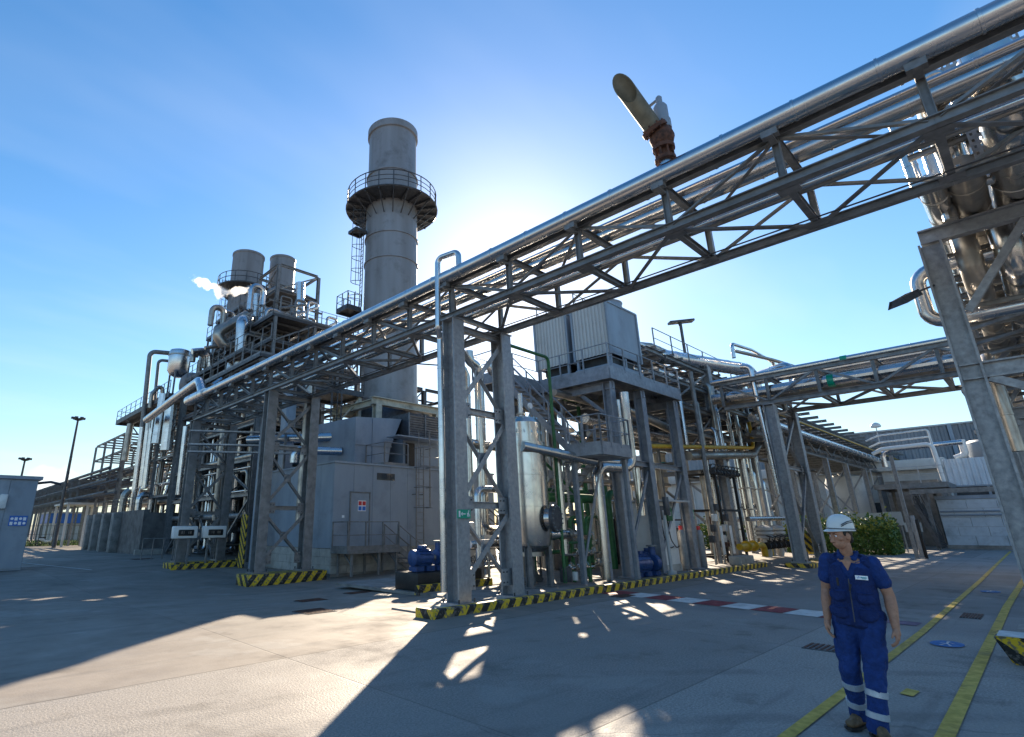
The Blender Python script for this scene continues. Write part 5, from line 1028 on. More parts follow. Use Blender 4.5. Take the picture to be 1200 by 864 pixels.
pipe('flue_pipe', [(24.6, 10.4, 8.3), (25.6, 10.5, .1)][:0]+[(26.6, 10.35, .1), (26.6, 10.35, 8.9)], .1, 'steel', seg=12, label='dark slim standpipe crossing in front of the middle rack')
t = thing('mast_light', 'T-shaped floodlight mast rising above the middle pipe rack', 'lamp', (31, 12.2, 9.7)); beam(t, 'mast', (31, 12.2, 9.7), (31, 12.2, 13.1), .14, .14, 'O', 'dark'); beam(t, 'mast', (31.2, 12.2, 9.7), (31.2, 12.2, 13.0), .05, .05, 'T', 'dark'); beam(t, 'lamp_head', (30.55, 12.65, 13.12), (31.55, 11.65, 13.24), .45, .12, 'B', 'dark'); beam(t, 'bracket', (31, 12.2, 12.95), (31, 12.2, 13.12), .2, .2, 'O', 'dark')
# ---- valve frame and vertical stainless pipes below the middle rack
t = thing('black_valve_frame', 'black square-tube skid frame with valves and two brown handwheels on top', 'skid', (30, 11.5, 0))
for x_ in (28.2, 30.6):
    for y_ in (10.6, 12.2): beam(t, 'post', (x_, y_, .05), (x_, y_, 4.1), .11, .11, 'B', 'black')
for z in (.3, 2.4, 4.1):
    for y_ in (10.6, 12.2): beam(t, 'bar', (28.2, y_, z), (30.6, y_, z), .1, .1, 'B', 'black')
    for x_ in (28.2, 30.6): beam(t, 'bar', (x_, 10.6, z), (x_, 12.2, z), .1, .1, 'B', 'black')
for x_ in (28.7, 30.9): valve(t, (x_, 11.0, 4.25), (1, 0, 0), .16, 'dark', False); lathe('actuator_dome', [(.04, 4.7), (.05, 5.0), (.36, 5.08), (.38, 5.14), (.3, 5.24), (.05, 5.3)], (x_, 11.0, 0), 'brown', t, 18, 50)
for k in range(8): valve(t, (28+k*.42, 10.55, 4.2), (1, 0, 0), .09, 'dark', True, (0, -.4, .9), 'dark')
for k, x_ in enumerate((28.6, 29.0, 29.4, 29.8)): pipe('pipe', [(x_, 11.4, .4), (x_, 11.4, 4.3)], .09, rnd.choice(('stain', 'dull')), t, seg=10)
t = thing('vertical_pipe_bank', 'bank of bright vertical stainless pipes with flanged valves beside the black frame', 'pipes', (33, 11.3, 0))
for k, (x_, y_, r_, z1) in enumerate(((31.6, 11.2, .2, 6.2), (32.3, 11.4, .13, 6.4), (32.7, 10.8, .22, 6.0), (33.6, 11.3, .16, 5.6), (34.4, 11.0, .26, 4.6), (35.3, 11.2, .13, 6.0), (35.9, 11.0, .22, 4.2), (37.0, 11.4, .15, 5.4), (30.9, 12.0, .14, 6.2), (34.0, 12.3, .12, 6), (36.4, 12.2, .1, 6))):
    pipe('pipe', [(x_, y_, .5), (x_, y_, z1), (x_, y_+.6, z1)], r_, 'stain' if k % 3 else 'clad', t, seg=14, seam=1.0); flange(t, (x_, y_, 1.5+(k % 3)*.5), (0, 0, 1), r_*1.5, 'dull', .07); flange(t, (x_, y_, 3.6), (0, 0, 1), r_*1.4, 'dull', .06)
    if k % 2: valve(t, (x_, y_, 2.6), (0, 0, 1), r_*.8, 'dark', True, (0, -1, 0), 'dark')
for k, x_ in enumerate((32.7, 34.6)): lathe('meter_body', [(.15, .1), (.2, .3), (.2, 1.0), (.42, 1.05), (.42, 1.15), (.3, 1.2), (.42, 1.25), (.42, 1.35), (.3, 1.4), (.42, 1.45), (.42, 1.55), (.1, 1.7)], (x_, 10.3, 0), 'panel2', t, 18)
pipe('pipe', [(31.0, 10.4, 2.0), (37.5, 10.2, 2.05)], .12, 'clad', t, seg=12)
t = thing('yellow_gas_manifold', 'low yellow gas pipe manifold with flanged elbows near the slab', 'pipes', (31.5, 10.2, 0))
pipe('pipe', [(28.4, 10.1, .75), (30.6, 10.1, .75), (31.6, 10.1, .75), (31.6, 10.1, .2)], .15, 'yellow', t, seg=14); pipe('pipe', [(33.0, 10.3, .2), (33.0, 10.3, .7), (34.0, 10.3, .7)], .17, 'yellow', t, seg=14); pipe('pipe', [(35.0, 9.9, .75), (37.0, 9.8, .75), (38.0, 9.8, .6), (38, 9.8, .1)], .18, 'yellow', t, seg=14)
for x_ in (29.3, 30.2, 35.8): flange(t, (x_, 10.1 if x_ < 33 else 9.86, .75), (1, 0, 0), .25, 'yellow', .08)
for k in range(7): valve(t, (32+k*.8, 10.0, .7), (1, 0, 0), .12, 'black', True, (0, -.3, .95), 'black')
t = thing('instrument_stand', 'crowded instrument stand with gauges right of the gas cylinders', 'stand', (26, 10.3, 0))
for k in range(7): x_ = 25.7+k*.32; pipe('tube', [(x_, 10.2+.1*(k % 3), .1), (x_, 10.2+.1*(k % 3), 1.2+(k % 4)*.45)], .035, rnd.choice(('dark', 'dull', 'rust')), t, seg=8); box(t, 'instrument', (x_-.1, 10.1, 1.0+(k % 4)*.45), (x_+.1, 10.3, 1.3+(k % 4)*.45), rnd.choice(('dark', 'panel2', 'white', 'dark')), .02)
for x_ in (26.2, 27.3): box(t, 'level_gauge', (x_, 9.95, .5), (x_+.14, 10.02, 1.7), 'white', .01)
box(t, 'concrete_block', (26.6, 9.5, .05), (28.2, 10.0, .42), 'conc', .03)
for k in range(5): x_ = 27.0+k*.3; valve(t, (x_, 10.5, .9), (0, 0, 1), .08, 'dark', True, (0, -1, 0), 'rust')
sg = thing('small_teal_sign', 'small teal sign on the big column above the gas cylinders', 'sign', (25.3, 10.7, 2.2)); box(sg, 'plate', (25.15, 10.705, 2.0), (25.45, 10.72, 2.4), 'teal'); box(sg, 'white_symbol', (25.22, 10.695, 2.1), (25.38, 10.704, 2.3), 'signw')
pipe('cream_pipe', [(28.4, 14.2, 3.6), (30.4, 14.2, 3.6), (30.4, 14.2, 5.6)], .26, 'cream', seg=16, bend=.5, label='cream elbow pipe with teal band behind the black frame')
beam(None, 'teal_band', (30.4, 14.2, 4.7), (30.4, 14.2, 5.1), .56, .56, 'O', 'tealp'); tag(bpy.data.objects['teal_band'], 'teal colour band wrapped round the cream elbow pipe', 'pipe band')
# ================================================================ FAR BRIDGE (parallel to the main bridge)
FX0, FX1, FZB, FZT = 28.1, 31.3, 7.15, 8.35
t = thing('far_pipe_bridge', 'farther steel truss bridge with silver pipes, crossing right behind the worker', 'pipe bridge', (29.7, 3, 7))
fy = [9.6, 7.6, 5.6, 3.6, 1.6, -.4, -2.4, -4.4, -6.4]
for x in (FX0, FX1):
    for z in (FZB, FZT): beam(t, 'chord', (x, 9.6, z), (x, -6.4, z), .18, .2, 'I', 'steel')
    for i, y in enumerate(fy):
        beam(t, 'upright', (x, y, FZB+.1), (x, y, FZT-.1), .12, .12, 'I', 'steel')
        if i < len(fy)-1: a, b = (FZB+.08, FZT-.08) if i % 2 else (FZT-.08, FZB+.08); beam(t, 'diagonal', (x-.004, y-.05, a), (x-.004, fy[i+1]+.05, b), .09, .09, 'L', 'steel')
for i, y in enumerate(fy):
    beam(t, 'cross_beam', (FX0+.1, y, FZB), (FX1-.1, y, FZB), .14, .18, 'I', 'steel'); beam(t, 'cross_beam', (FX0+.1, y, FZT), (FX1-.1, y, FZT), .14, .18, 'I', 'steel')
    if i < len(fy)-1: xa, xb = (FX0+.1, FX1-.1) if i % 2 else (FX1-.1, FX0+.1); beam(t, 'plan_brace', (xa, y-.06, FZB-.03), (xb, fy[i+1]+.06, FZB-.03), .1, .1, 'L', 'steel')
for k, (x, z, r_, mt, lab) in enumerate(((28.5, 7.75, .26, 'clad', 'thick silver pipe on the lower deck of the far bridge, nearest'), (29.2, 7.6, .16, 'dull', 'dull pipe on the lower deck of the far bridge, second'), (29.8, 7.7, .24, 'stain', 'bright pipe on the lower deck of the far bridge, third'), (30.5, 7.6, .15, 'clad', 'slim silver pipe on the lower deck of the far bridge, last'), (28.6, 8.62, .13, 'clad', 'slim silver pipe on the top deck of the far bridge, nearest'), (29.3, 8.6, .1, 'dull', 'thin dull pipe on the top deck of the far bridge, second'), (30.2, 8.66, .16, 'clad', 'silver pipe on the top deck of the far bridge, third'))):
    pipe('bridge_pipe', [(x, 10.2, z), (x, -7, z)], r_, mt, seam=1.4, seg=14, label=lab)
for x, y, z in ((28.6, 4.6, 8.62), (28.5, 5.2, 7.75)): beam(None, 'green_pipe_band', (x, y-.12, z), (x, y+.12, z), .58 if z < 8 else .3, .58 if z < 8 else .3, 'O', 'teal')
for o, lab in zip([o for o in bpy.data.objects if o.name.startswith('green_pipe_band')], ('green colour band on the slim top pipe of the far bridge', 'green colour band on the thick lower pipe of the far bridge')): tag(o, lab, 'pipe band')
bf = bent(7.65, 'braced bent on a striped plinth under the near end of the far bridge', True, (4.2, 6.85), colw=.44, brace=.13, x0=28.1, x1=31.3, ztop=7.03, mt='galv', zf=.12)
pipe('clad_pipe', [(28.3, 8.6, 9.1), (28.3, 8.2, 9.0), (28.2, 8.0, 3.0)], .12, 'clad', seam=1.2, label='slim silver pipe dropping down the front of the far bridge bent')
pipe('clad_pipe', [(29.9, 7.5, 8.3), (29.9, 7.5, 6.9), (28.6, 8.1, 6.6), (28.6, 8.1, 5.2)], .09, 'dull', seg=12, label='S-shaped slim pipe at the head of the far bridge bent')
# ================================================================ LONG RACK TO THE RIGHT HORIZON
t = thing('long_pipe_rack', 'long pipe rack with comb-like sleepers receding behind the worker to the right', 'pipe rack', (50, 11, 0))
for k in range(22): x = 33.2+k*1.9; beam(t, 'sleeper', (x, 8.55, 8.15), (x, 13.4, 8.15), .16, .16, 'I', 'steel'); beam(t, 'sleeper', (x, 9.2, 7.25), (x, 13.2, 7.25), .14, .14, 'I', 'steel'); beam(t, 'sleeper', (x, 9.3, 6.15), (x, 13.2, 6.15), .16, .16, 'I', 'steel')
for y in (9.5, 13.0):
    for z in (6.0, 7.12, 8.0): beam(t, 'long_beam', (33, y, z), (75, y, z), .16, .16, 'I', 'steel')
    for k in range(21): x = 33.2+k*1.9; a, b = (6.1, 7.05) if k % 2 else (7.05, 6.1); beam(t, 'web', (x, y, a), (x+1.9, y, b), .08, .08, 'L', 'steel')
for x in (39.0, 44.5, 50.0, 56.0, 62, 70):
    for y in (9.5, 13.0): beam(t, 'column', (x, y, 0), (x, y, 5.92), .3, .3, 'I', 'galv', (0, 1, 0))
    beam(t, 'brace', (x, 9.6, .8), (x, 12.9, 5.6), .1, .1, 'L', 'galv'); beam(t, 'brace', (x, 12.9, .8), (x, 9.6, 5.6), .1, .1, 'L', 'galv')
rnd = random.Random(17)
for z in (6.32, 7.42, 8.3):
    y_ = 9.7
    while y_ < 12.9: r_ = rnd.choice((.07, .1, .15)); y_ += r_; pipe('pipe', [(32.5, y_, z+r_), (74, y_, z+r_)], r_, rnd.choice(('clad', 'dull', 'dull', 'steel')), t, seg=8); y_ += r_+.09
pipe('clad_pipe', [(30.5, 9.2, 6.95), (76, 9.2, 6.95)], .21, 'clad', seam=1.5, seg=18, label='bright silver pipe slung along the near side of the long right rack')
pipe('yellow_pipe', [(33, 9.25, 7.75), (74, 9.25, 7.75)], .05, 'yellow', seg=8, label='thin yellow pipe above the silver pipe of the long right rack')
t = thing('rack_dome_lamp', 'pale domed lamp on a stalk above the far end of the long rack', 'lamp', (62, 8.9, 8.2)); beam(t, 'stalk', (62, 8.9, 8.2), (62, 8.9, 9.9), .08, .08, 'T', 'panel2'); lathe('dome', [(.36, 9.9), (.4, 10.0), (.33, 10.18), (.17, 10.3), (.04, 10.34)], (62, 8.9, 0), 'white', t, 18, 50)
# ================================================================ RIGHT TOWER RACK
t = thing('tower_rack', 'tall galvanised rack at the right edge carrying fat silver pipes overhead', 'pipe rack', (20, -1.5, 0))
TX = (14.0, 20.5, 27.0, 33.5)
for x in TX:
    for y in (.42, -3.6): beam(t, 'column', (x, y, .1), (x, y, 7.1), .34, .36, 'I', 'galv', (0, 1, 0))
    for z in (7.28, 4.45): beam(t, 'cross_beam', (x, .55, z), (x, -3.8, z), .2, .3, 'I', 'galv')
    beam(t, 'knee_brace', (x, .2, 5.6), (x, -.9, 7.1), .12, .12, 'L', 'galv'); beam(t, 'knee_brace', (x, .2, 4.3), (x, -1.1, 3.5), .14, .14, 'L', 'galv')
for y in (.42, -3.6):
    for a, b in zip(TX, TX[1:]): beam(t, 'long_beam', (a+.12, y, 7.12), (b-.12, y, 7.12), .16, .22, 'I', 'galv'); beam(t, 'long_beam', (a+.12, y, 4.6), (b-.12, y, 4.6), .16, .22, 'I', 'galv')
for k in range(9):
    x = 15.4+k*1.55; beam(t, 'sleeper', (x, .5, 7.24), (x, -3.6, 7.24), .12, .14, 'I', 'steel'); beam(t, 'sleeper', (x, .5, 6.05), (x, -3.6, 6.05), .1, .12, 'I', 'steel')
    beam(t, 'plan_brace', (x+.05, .35, 7.1), (x+1.45, -1.6, 7.1), .08, .08, 'L', 'steel'); beam(t, 'plan_brace', (x+.05, -1.6, 7.1), (x+1.45, -3.5, 7.1), .08, .08, 'L', 'steel'); beam(t, 'plan_brace', (x+1.5, .35, 5.95), (x+.05, -1.6, 5.95), .07, .07, 'L', 'steel')
    beam(t, 'hanger', (x, .3, 6.1), (x, .3, 7.1), .07, .07, 'B', 'steel')
for z in (4.2, 3.4): beam(t, 'ladder_rail', (14.4, .62, z), (33, .62, z), .06, .06, 'B', 'galv')
box(t, 'pedestal', (13.55, -.05, -.02), (14.45, .85, .1), 'conc', .03)
tk = thing('striped_block', 'black and yellow striped concrete barrier block at the right edge, pale on top', 'barrier', (11.3, 0, 0))
bm = bmesh.new(); pr = [(11.0, 0), (10.9, .34), (11.5, .34), (11.55, 0)]; A_ = [bm.verts.new((x, .92-.12*(z == 0), z)) for x, z in pr]; B_ = [bm.verts.new((x, -1.6, z)) for x, z in pr]
for i in range(4): bm.faces.new((A_[i], A_[(i+1) % 4], B_[(i+1) % 4], B_[i]))
bm.faces.new(A_[::-1]); bm.faces.new(B_); bmesh.ops.recalc_face_normals(bm, faces=bm.faces[:]); bmesh.ops.bevel(bm, geom=bm.edges[:], offset=.02, segments=2, affect='EDGES'); bm_obj('block', bm, 'haz', tk, 40); box(tk, 'white_top', (10.94, -1.58, .343), (11.46, .88, .349), 'whitef')  # white sheet laid over the top face of the block
RP = ((.12, 7.66, .2, 'stain', 'bright pipe on the right tower rack, outermost'), (-.32, 7.72, .26, 'dull', 'fat weathered pipe on the right tower rack, second'), (-.95, 7.78, .33, 'stain', 'fattest bright pipe on the right tower rack, third'), (-1.75, 7.7, .26, 'clad', 'fat silver pipe on the right tower rack, fourth'), (-2.5, 7.7, .3, 'clad', 'fat silver pipe on the right tower rack, fifth'))
for y, z, r_, mt, lab in RP: pipe('rack_pipe', [(10.6+r_*2, y, z+1.2), (10.6+r_*2, y, z), (34, y, z)] if y in (-.95,) else [(12.4, y, z), (34, y, z)], r_, mt, seam=1.1, seg=20, label=lab, bend=.6)
for y, z, r_, mt, lab in ((-.05, 6.35, .2, 'dull', 'weathered pipe on the lower deck of the right tower rack, outer'), (-.62, 6.42, .24, 'stain', 'bright pipe on the lower deck of the right tower rack, middle'), (-1.4, 6.42, .26, 'clad', 'silver pipe on the lower deck of the right tower rack, inner'), (.18, 4.85, .11, 'dull', 'thin dull pipe low on the right tower rack')): pipe('rack_pipe', [(14.75, y, 9.9), (14.75, y, z), (34, y, z)] if z > 6 else [(14.5, y, 3.0), (14.5, y, z), (34, y, z)], r_, mt, seam=1.2, seg=18, label=lab, bend=.5)
pipe('clad_pipe', [(14.9, -.8, 6.92), (14.9, .82, 6.92), (14.9, .82, 5.75), (14.9, -2.4, 5.75)], .13, 'clad', seam=.8, seg=18, bend=.3, label='U-shaped silver pipe loop sticking out left of the right tower column')
pipe('clad_pipe', [(13.2, .35, 10.0), (13.2, .3, 7.72), (13.2, -2.5, 7.75)], .11, 'stain', seam=.8, seg=18, bend=.3, label='bright L-shaped pipe coming down onto the head beam of the right tower')
pipe('clad_pipe', [(13.5, .02, 9.6), (13.5, .02, 7.3)], .11, 'stain', seam=.9, label='bright upright pipe between bridge and right tower, outer'); pipe('clad_pipe', [(12.4, -.15, 8.4), (12.4, -.15, 9.75), (12.4, -.55, 9.75), (12.4, -.55, 7.9)], .09, 'stain', seam=.9, bend=.2, label='small bright inverted U pipe above the right tower')
pipe('clad_pipe', [(10.72, -1.2, 8.3), (10.72, -.2, 8.35), (11.6, -.2, 8.45), (12.6, -.25, 8.4), (12.6, -.25, 7.6)], .2, 'stain', seam=.5, seg=20, bend=.6, label='segmented silver elbow turning off the bridge towards the right tower')
pipe('clad_pipe', [(12.9, -.75, 8.8), (12.9, -.8, 7.9), (12.9, -2.4, 7.9)], .1, 'stain', seam=.7, bend=.28, label='small bright elbow pipe over the head beam of the right tower')
t = thing('perforated_tray', 'wide perforated cable tray rising above the right tower', 'cable tray', (12.2, -1.2, 7))
for y in (-.95, -1.5):
    bm = bmesh.new(); n1, n2 = 22, 5; hx, wd = .135, .09
    x0, z0 = 12.0+(-y-.9)*.4, 7.4
    for i in range(n1):
        for j in range(n2):
            ya, za = y+j*wd, z0+i*hx; q = [(ya, za), (ya+wd, za), (ya+wd, za+hx), (ya, za+hx)]; p_ = [(ya+wd*.3, za+hx*.3), (ya+wd*.7, za+hx*.3), (ya+wd*.7, za+hx*.7), (ya+wd*.3, za+hx*.7)]
            A_ = [bm.verts.new((x0+.12*i*hx, *c)) for c in q]; B_ = [bm.verts.new((x0+.12*i*hx, *c)) for c in p_]
            for k in range(4): bm.faces.new((A_[k], A_[(k+1) % 4], B_[(k+1) % 4], B_[k]))
    bmesh.ops.remove_doubles(bm, verts=bm.verts[:], dist=.001)
    tr = bm_obj('tray_sheet', bm, 'galv', t)
    for e_ in (0, n2*wd): beam(tr, 'tray_flange', (x0, y+e_, z0), (x0+.12*n1*hx, y+e_, z0+n1*hx), .05, .012, 'B', 'galv')
for z in (8.2, 9.4): beam(t, 'tray_support', (12.25, .3, z), (12.25, -2, z), .08, .1, 'I', 'steel')
floodlight('street lamp arm reaching left from the right tower column', (13.95, .55, 6.25), tuple(at(1068, 345, X=13.45)), .33, 'dark')
# ================================================================ BACKGROUND RIGHT
t = thing('beige_container', 'beige grey panelled cabin behind the right tower column', 'cabin', (28, -2.6, 0))
box(t, 'body', (24.05, -6, .1), (30, .25, 4.7), 'panel2'); box(t, 'roof_edge', (23.9, -6.1, 4.7), (30.1, .4, 4.95), 'cream')
for k in range(6):
    y = .2-k*1.0; box(t, 'panel', (24.0, y-.97, 2.45), (24.05, y-.02, 4.6), 'panel2'); box(t, 'panel', (24.0, y-.97, .15), (24.05, y-.02, 2.4), 'panel2')
for k in range(6): x = 24.1+k; box(t, 'panel', (x, .25, .15), (x+.96, .3, 4.6), 'panel2')
t = thing('block_wall', 'pale blue painted block wall with pipes along it, at the right background', 'wall', (53, 3.5, 0))
box(t, 'core', (53.1, -6, 0), (53.6, 5.35, 3.05), 'concd')
for r_ in range(5):
    for k in range(8):
        y1 = 5.35-k*1.5-(.75 if r_ % 2 else 0); y0 = max(y1-1.48, -6); y1 = min(y1, 5.35)
        box(t, 'block', (53.02, y0, r_*.6+.25), (53.1, y1, r_*.6+.84), 'block')
    box(t, 'block', (53.02, 4.62, r_*.6+.25), (53.1, 5.35, r_*.6+.84), 'block') if r_ % 2 else None
box(t, 'footing', (52.9, -6, 0), (53.1, 5.4, .24), 'concd'); box(t, 'coping', (52.95, -6, 3.26), (53.7, 5.4, 3.5), 'panel')
for z in (2.2, 2.45): pipe('wall_pipe', [(52.9, 5.3, z), (52.9, -6, z)], .05, 'panel', t, seg=8)
t = thing('goal_frame', 'thin grey steel frame standing before the pale block wall', 'frame', (51, 1.8, 0)); beam(t, 'post', (51, 2.1, 0), (51, 2.1, 1.9), .09, .09, 'B', 'galv'); beam(t, 'bar', (51, 2.1, 1.9), (51, -1, 1.9), .09, .09, 'B', 'galv'); beam(t, 'bar', (51, 2.1, .9), (51, -1, .9), .06, .06, 'B', 'galv')
t = thing('corrugated_enclosure', 'pale blue corrugated enclosure standing on the block wall', 'building', (56, 2.5, 3.5))
corrugated('front_sheet', (55, 4.55), (55, -6), 4.2, 6.15, 'corrb', t, .34, -.05); box(t, 'core', (55.1, -6, 3.5), (58, 4.5, 6.1), 'dark'); corrugated('side_sheet', (58, 4.6), (55, 4.6), 4.2, 6.15, 'corrb', t, .34, -.05)
for y in (4.4, 2.6, .8, -1): beam(t, 'post', (54.9, y, 3.5), (54.9, y, 4.25), .14, .14, 'B', 'panel')
box(t, 'rail', (54.8, -6, 4.15), (54.95, 4.6, 4.25), 'panel')
t = thing('roof_tank', 'blue grey round tank with a white flue, on the corrugated enclosure', 'tank', (57, 1.8, 6.1)); lathe('shell', [(1.9, 6.1), (1.95, 6.2), (1.95, 7.3), (1.85, 7.45)], (57.2, 1.3, 0), 'panel', t, 28); pipe('flue', [(55.4, 3.9, 6.2), (55.4, 3.3, 6.4), (55.4, 3.3, 7.5)], .22, 'white', t, seg=12, bend=.3)
t = thing('grey_warehouse', 'large grey corrugated warehouse on the right horizon with one blue window', 'building', (80, 6, 0))
corrugated('front_sheet', (72, 40), (72, -30), 6.4, 10.7, 'roofg', t, .55, -.09); box(t, 'core', (72.2, -30, 0), (100, 40, 10.6), 'roofg'); box(t, 'ridge_flashing', (71.9, -30, 10.7), (100, 40, 10.85), 'panel2'); beam(t, 'downpipe', (71.75, 4.8, 6), (71.75, 4.8, 10.7), .4, .3, 'B', 'panel'); box(t, 'lower_wall', (71.95, -30, 0), (72.2, 40, 6.4), 'offw')
wn = box(t, 'window', (71.75, 1.6, 8.75), (71.95, 3.1, 10.2), 'tealp'); 
for y in (1.7, 2.4): box(wn, 'pane', (71.7, y, 8.9), (71.74, y+.6, 10.1), 'glass')
t = thing('white_hall', 'cream rendered hall with a projecting eave behind the long pipe rack', 'building', (66, 17, 0))
box(t, 'wall', (62, 5.2, 0), (71.6, 40, 6.0), 'offw'); box(t, 'eave', (61.4, 5.0, 6.0), (71.7, 40, 6.85), 'offw', .04)
for y in (9, 13, 17, 21, 26): box(t, 'pilaster', (61.85, y-.3, 0), (62, y+.3, 5.99), 'offw')
wd_ = box(t, 'window', (61.9, 21.8, 4.0), (62.0, 23.2, 5.6), 'tealp'); box(wd_, 'pane', (61.86, 21.9, 4.1), (61.9, 23.1, 5.5), 'glass')
box(t, 'doorway', (61.93, 9.8, 0), (61.995, 11.6, 3.4), 'dark'); box(t, 'lower_annexe', (57.5, 5.4, 0), (61.8, 8.6, 4.9), 'concd')
t = thing('round_silo', 'cream round silo half hidden behind the long rack', 'silo', (58, 11.4, 0)); lathe('shell', [(1.5, 0), (1.5, 5.0), (1.3, 5.5), (.2, 5.9)], (58.5, 11.4, 0), 'offw', t, 28)
t = thing('far_deck', 'dark steel walkway deck with steps beside the pale block wall', 'platform', (52, 6.4, 0))
grating(t, 50.5, 56, 4.3, 8.2, 4.35, 'steel', .35); grating(t, 49.8, 54.5, 1.0, 6.2, 3.0, 'steel', .3) if False else None
for x in (50.6, 55.8):
    for y in (5.6, 8.0): beam(t, 'column', (x, y, 0), (x, y, 4.1), .2, .2, 'I', 'steel')
rail(t, [(50.5, 8.2, 4.35), (50.5, 4.3, 4.35)], 1.1, 'panel2', 1.3, False); stairs(t, (51.2, 5.45, .1), (51.2, 6.15, 3.0), 1.2, (1, 0, 0), 'dark'); stairs(t, (50.4, 5.5, .15), (50.4, 6.2, 2.9), .7, (1, 0, 0), 'dark')
beam(t, 'fascia', (50.3, 1.0, 3.75), (50.3, 6.3, 3.75), .12, .3, 'B', 'steel'); rail(t, [(50.3, 6.3, 3.0), (50.3, 5.4, 3.0)], 1, 'steel', .6, False)
for k in range(3): pipe('white_pipe', [(51.5, 8+k*.1, 6.6+k*.5), (51.5, 7.4, 6.9+k*.5), (51.5, 4.6, 7.0+k*.5), (51.5, 4.5, 4.4)], .06 if k else .14, 'white', t, seg=10)
pipe('white_pipe', [(54, 7.8, 5.8), (54, 7.8, 6.8), (54, 7.2, 7.1), (54.2, 3.2, 7.2)], .18, 'clad', t, seg=12)
# hedge, boards and thin post
def foliage(name, n, fn, size, mats, parent, seed=3):
    rnd = random.Random(seed); bm = bmesh.new()
    for i in range(n):
        p, nr = fn(rnd); a = V((rnd.gauss(0, 1), rnd.gauss(0, 1), rnd.gauss(0, 1))).normalized(); a = (a+nr*.6).normalized(); u_ = a.orthogonal().normalized(); u_ = (Matrix.Rotation(rnd.random()*6.28, 3, a) @ u_); v_ = a.cross(u_); s_ = size*(.6+rnd.random()*.8)
        f = bm.faces.new([bm.verts.new(p+u_*s_*x+v_*s_*y*.55+a*s_*z) for x, y, z in ((-1, 0, 0), (-.2, -1, .12), (1, 0, -.1), (-.2, 1, .12))]); f.material_index = 1 if (len(mats) > 1 and rnd.random() < (.4 if p.z > 1.35 else .07)) else 0
    o = bm_obj(name, bm, mats[0], parent)
    for q in mats[1:]: o.data.materials.append(M[q])
    return o
def hedge(label, x0, x1, y0, y1, h, n, seed):
    t = thing('hedge', label, 'hedge', ((x0+x1)/2, (y0+y1)/2, 0))
    def fn(r):
        f = r.random(); x = x0+(x1-x0)*r.random(); y = y0+(y1-y0)*r.random(); hh = h*(.88+.42*noise.noise(V((x*1.3, y*1.3, seed)))); z = hh*r.random()
        if f < .45: x = x0+abs(r.gauss(0, .12)); nr = V((-1, 0, 0))
        elif f < .62: y = y0+abs(r.gauss(0, .12)); nr = V((0, -1, 0))
        elif f < .9: z = hh+r.gauss(0, .1)+(.6*r.random()**5); nr = V((0, 0, 1))
        else: nr = V((0, 0, .3))
        return V((x+.1*noise.noise(V((x*2, y*2, z*2))), y, max(.02, z))), nr
    foliage('foliage', n, fn, .1, ('leaf', 'leafy'), t, seed)
    for k in range(14): rnd = random.Random(k+seed); x, y = x0+(x1-x0)*rnd.random(), y0+(y1-y0)*rnd.random(); beam(t, 'stem', (x, y, 0), (x+.2*rnd.random(), y, h*.8), .05, .05, 'T', 'bark')
    return t
hedge('clipped green hedge behind the worker\'s shoulder', 41.0, 44.5, 6.5, 11.8, 1.75, 9000, 3)
hedge('green shrubs seen through the pipes under the middle rack', 43.5, 45.5, 13.6, 19.5, 1.7, 5000, 9)
for k, (y0, y1, z0, z1, lab) in enumerate(((7.3, 8.9, 1.55, 2.35, 'pale grey board standing behind the hedge, left one'), (6.3, 7.2, 1.6, 2.4, 'pale grey board standing behind the hedge, right one'), (5.5, 6.3, 1.2, 1.75, 'pale grey board low at the right end of the hedge'))):
    t = thing('notice_board', lab, 'board', (45, (y0+y1)/2, 0)); box(t, 'board', (44.9, y0, z0), (44.96, y1, z1), 'panel2'); beam(t, 'post', (45.0, y0+.15, 0), (45.0, y0+.15, z1), .07, .07, 'B', 'galv'); beam(t, 'post', (45.0, y1-.15, 0), (45.0, y1-.15, z1), .07, .07, 'B', 'galv')
t = thing('slim_post', 'slim grey post with a thicker lower guard, right of the hedge', 'post', (38, 5.15, 0)); beam(t, 'post', (38, 5.15, 0), (38, 5.15, 5.2), .16, .16, 'I', 'galv'); box(t, 'guard', (37.86, 4.85, .05), (38.1, 5.02, 2.1), 'galv', .02); box(t, 'guard_edge', (37.9, 4.72, .02), (38.05, 4.84, 1.9), 'black', .01); box(t, 'base_plate', (37.75, 4.7, .0), (38.25, 5.4, .03), 'galv')
t = thing('striped_board', 'small black and yellow board beside the far bridge bent', 'guard', (32.6, 8.2, 0)); box(t, 'plate', (32.2, 8.0, .45), (32.26, 8.5, 1.3), 'hazs'); beam(t, 'post', (32.3, 8.05, 0), (32.3, 8.05, 2.2), .05, .05, 'B', 'galv'); beam(t, 'post', (32.3, 8.45, 0), (32.3, 8.45, 1.3), .05, .05, 'B', 'galv')
